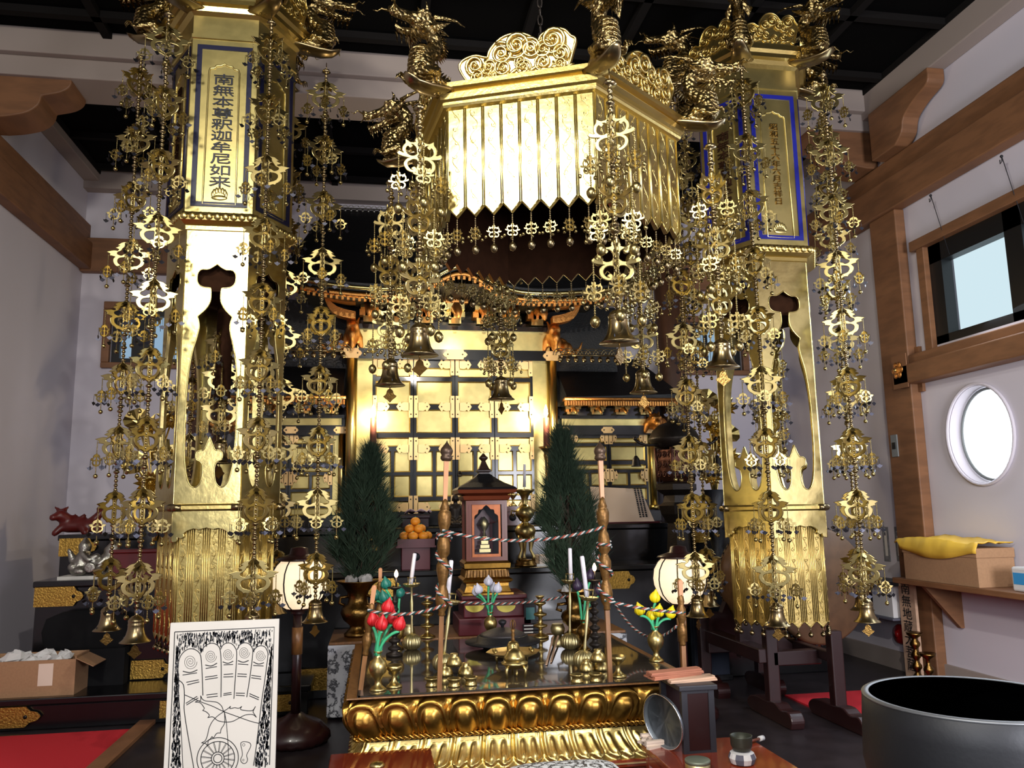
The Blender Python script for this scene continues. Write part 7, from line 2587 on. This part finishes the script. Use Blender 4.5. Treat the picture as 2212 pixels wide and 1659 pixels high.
t = thing('yellow_cloth', 'shiny yellow satin cloth draped over the shallow carton on the wall shelf', 'cloth', (XR - .2, (k0.y + k1.y) / 2, ZS + hk))
mb = MB()
nu, nv = 26, 12
ya, yb_ = k0.y + .08, k1.y - .02
vs = []
rn = random.Random(8)
for i in range(nu + 1):
    for j in range(nv + 1):
        u, v = i / nu, j / nv
        y = ya + (yb_ - ya) * u
        x = XR - .40 + .36 * v
        z = ZS + hk + .012 + .02 * abs(sin(u * 7 + v * 3)) * v + .03 * abs(sin(u * 3.2 + .4)) + .012 * abs(sin(u * 23 + v * 9)) + .01 * abs(sin(u * 11 - v * 14))
        if v < .16:
            drop = .05 + .06 * max(0, sin(u * 3.6 - .3)) ** 1.2
            z = ZS + hk + .012 - drop * (1 - v / .16) if u > .06 else z - .02
            x = XR - .362 - .004 * sin(u * 21)
        vs.append((x, y, z))
fs = [(i * (nv + 1) + j, (i + 1) * (nv + 1) + j, (i + 1) * (nv + 1) + j + 1, i * (nv + 1) + j + 1) for i in range(nu) for j in range(nv)]
mb.add(vs, fs, 0, True)
o = mb.build('cloth', 'yellowcloth', t)
o.modifiers.new('s', 'SOLIDIFY').thickness = .006
p = A(2006, 1170, X=XR - .06)
t = thing('water_bottle', 'clear plastic water bottle with a blue cap behind the yellow cloth', 'bottle', (p.x, p.y + .02, ZS))
hz = p.z - ZS + .05
MB().lathe([(.03, 0), (.032, .01), (.032, hz * .68), (.012, hz * .86), (.012, hz * .9)], (0, 0, 0), 18).build('body', 'clear', t, local=True)
MB().lathe([(.015, hz * .9), (.015, hz)], (0, 0, 0), 14).build('cap', 'blue', t, local=True)
p = A(2205, 1238, X=XR - .2)
t = thing('tissue_pack', 'white tissue pack with a blue print at the right end of the wall shelf', 'pack', (XR - .2, p.y - .06, ZS))
MB().box((XR - .28, p.y - .2, ZS), (XR - .12, p.y, ZS + .17)).build('pack', 'whitecloth', t, bevel=.015)
MB().box((XR - .282, p.y - .16, ZS + .05), (XR - .28, p.y - .02, ZS + .13)).build('printed_patch', 'blue', t)
# plank with brush writing, paper strips, alarm, wall box
pa, pb = A(1963, 1247, X=XR - .16), A(1968, 1475, X=XR - .16)
t = thing('inscribed_plank', 'upright pale wooden plank with brush-written characters leaning against the brown post', 'sign', (XR - .16, pa.y, 0))
wy = .18
MB().box((XR - .165, 6.42, .0), (XR - .14, 6.42 + wy + .03, ZS - .05)).build('plank', 'sandal', t)
tm = text_mesh('\n'.join('南無地蔵大菩薩'), .1, .001)
zs = [v.co.z for v in tm.vertices]
xs_ = [v.co.x for v in tm.vertices]
tm.transform(Matrix.Translation((XR - .167, 6.42 + wy * .62, .44)) @ Matrix.Rotation(-pi / 2, 4, 'Z') @ Matrix.Diagonal((.12 / (max(xs_) - min(xs_)), 1, .74 / (max(zs) - min(zs)), 1)) @ Matrix.Translation((-(max(xs_) + min(xs_)) / 2, 0, -(max(zs) + min(zs)) / 2)))
ob('brush_writing', withmat(tm, 'ink'), t)
for k, px in enumerate((1911, 1938)):
    a, b = A(px, 1138, X=XR - .004), A(px, 1212, X=XR - .004)
    t = thing('paper_strip', 'grey printed paper strip on the right wall, %s of the pair above the dark ledge' % ('farther' if k == 0 else 'nearer'), 'notice', a)
    MB().box((XR - .006, a.y - .045, b.z), (XR, a.y + .045, a.z)).build('paper', 'stripgrey', t)
    MB().box((XR - .008, a.y - .02, b.z + .05), (XR - .006, a.y + .016, a.z - .04)).build('figure', 'print', t)
    MB().box((XR - .009, a.y - .012, a.z - .08), (XR - .008, a.y + .012, a.z - .05)).build('mark', 'greycloth', t)
a, b = A(1905, 1252, X=XR - .1), A(1955, 1255, X=XR - .1)
t = thing('wall_ledge', 'dark slab ledge with a white cabinet under it on the right wall behind the drum', 'ledge', (XR - .1, (a.y + b.y) / 2, a.z))
MB().box((XR - .26, b.y, a.z - .03), (XR, a.y + .3, a.z + .01)).build('slab', 'ironblack', t, bevel=.004)
zb3 = A(1930, 1330, X=XR - .1).z
MB().box((XR - .2, b.y + .06, zb3), (XR, a.y + .25, a.z - .03)).build('cabinet', 'whitecloth', t, bevel=.004)
MB().box((XR - .23, b.y + .03, zb3 - .02), (XR, a.y + .27, zb3)).build('bottom_board', 'greycloth', t, bevel=.004)
MB().box((XR - .203, b.y + .35, zb3 + .08), (XR - .2, a.y + .1, zb3 + .26)).build('dark_opening', 'ink', t)
c = A(1942, 1370, X=XR - .03)
t = thing('fire_alarm', 'round red fire alarm bell on the right wall below the white cabinet', 'alarm', c)
MB().lathe([(.085, 0), (.09, .02), (.075, .045), (.03, .055), (.001, .056)], (0, 0, 0), 28, mx=Matrix.Translation((.03, 0, 0)) @ Matrix.Rotation(-pi / 2, 4, 'Y')).build('gong', 'alarmred', t, local=True)
MB().lathe([(.03, .05), (.03, .065), (.001, .068)], (0, 0, 0), 18, mx=Matrix.Translation((.03, 0, 0)) @ Matrix.Rotation(-pi / 2, 4, 'Y')).build('centre_boss', 'alarmred', t, local=True)
for k, (px, pt, pbm) in enumerate(((1985, 1368, 1475), (2010, 1412, 1475))):
    b = A(px, 1485, X=XR - .3)
    b.z = 0
    h = A(px, pt, X=XR - .3).z
    prof = [(.07, 0), (.07, .02)]
    z = .03
    while z < h - .1:
        prof += [(.018, z), (.04, z + .03), (.04, z + .05), (.018, z + .08)]
        z += .09
    prof += [(.018, h - .05), (.06, h - .02), (.065, h), (.02, h - .01)]
    turned('tall_candlestick', '%s dark brass candlestick standing on the floor before the inscribed plank' % ('taller' if k == 0 else 'shorter'), 'candlestick', b, [('body', prof, 'oldbrass')])
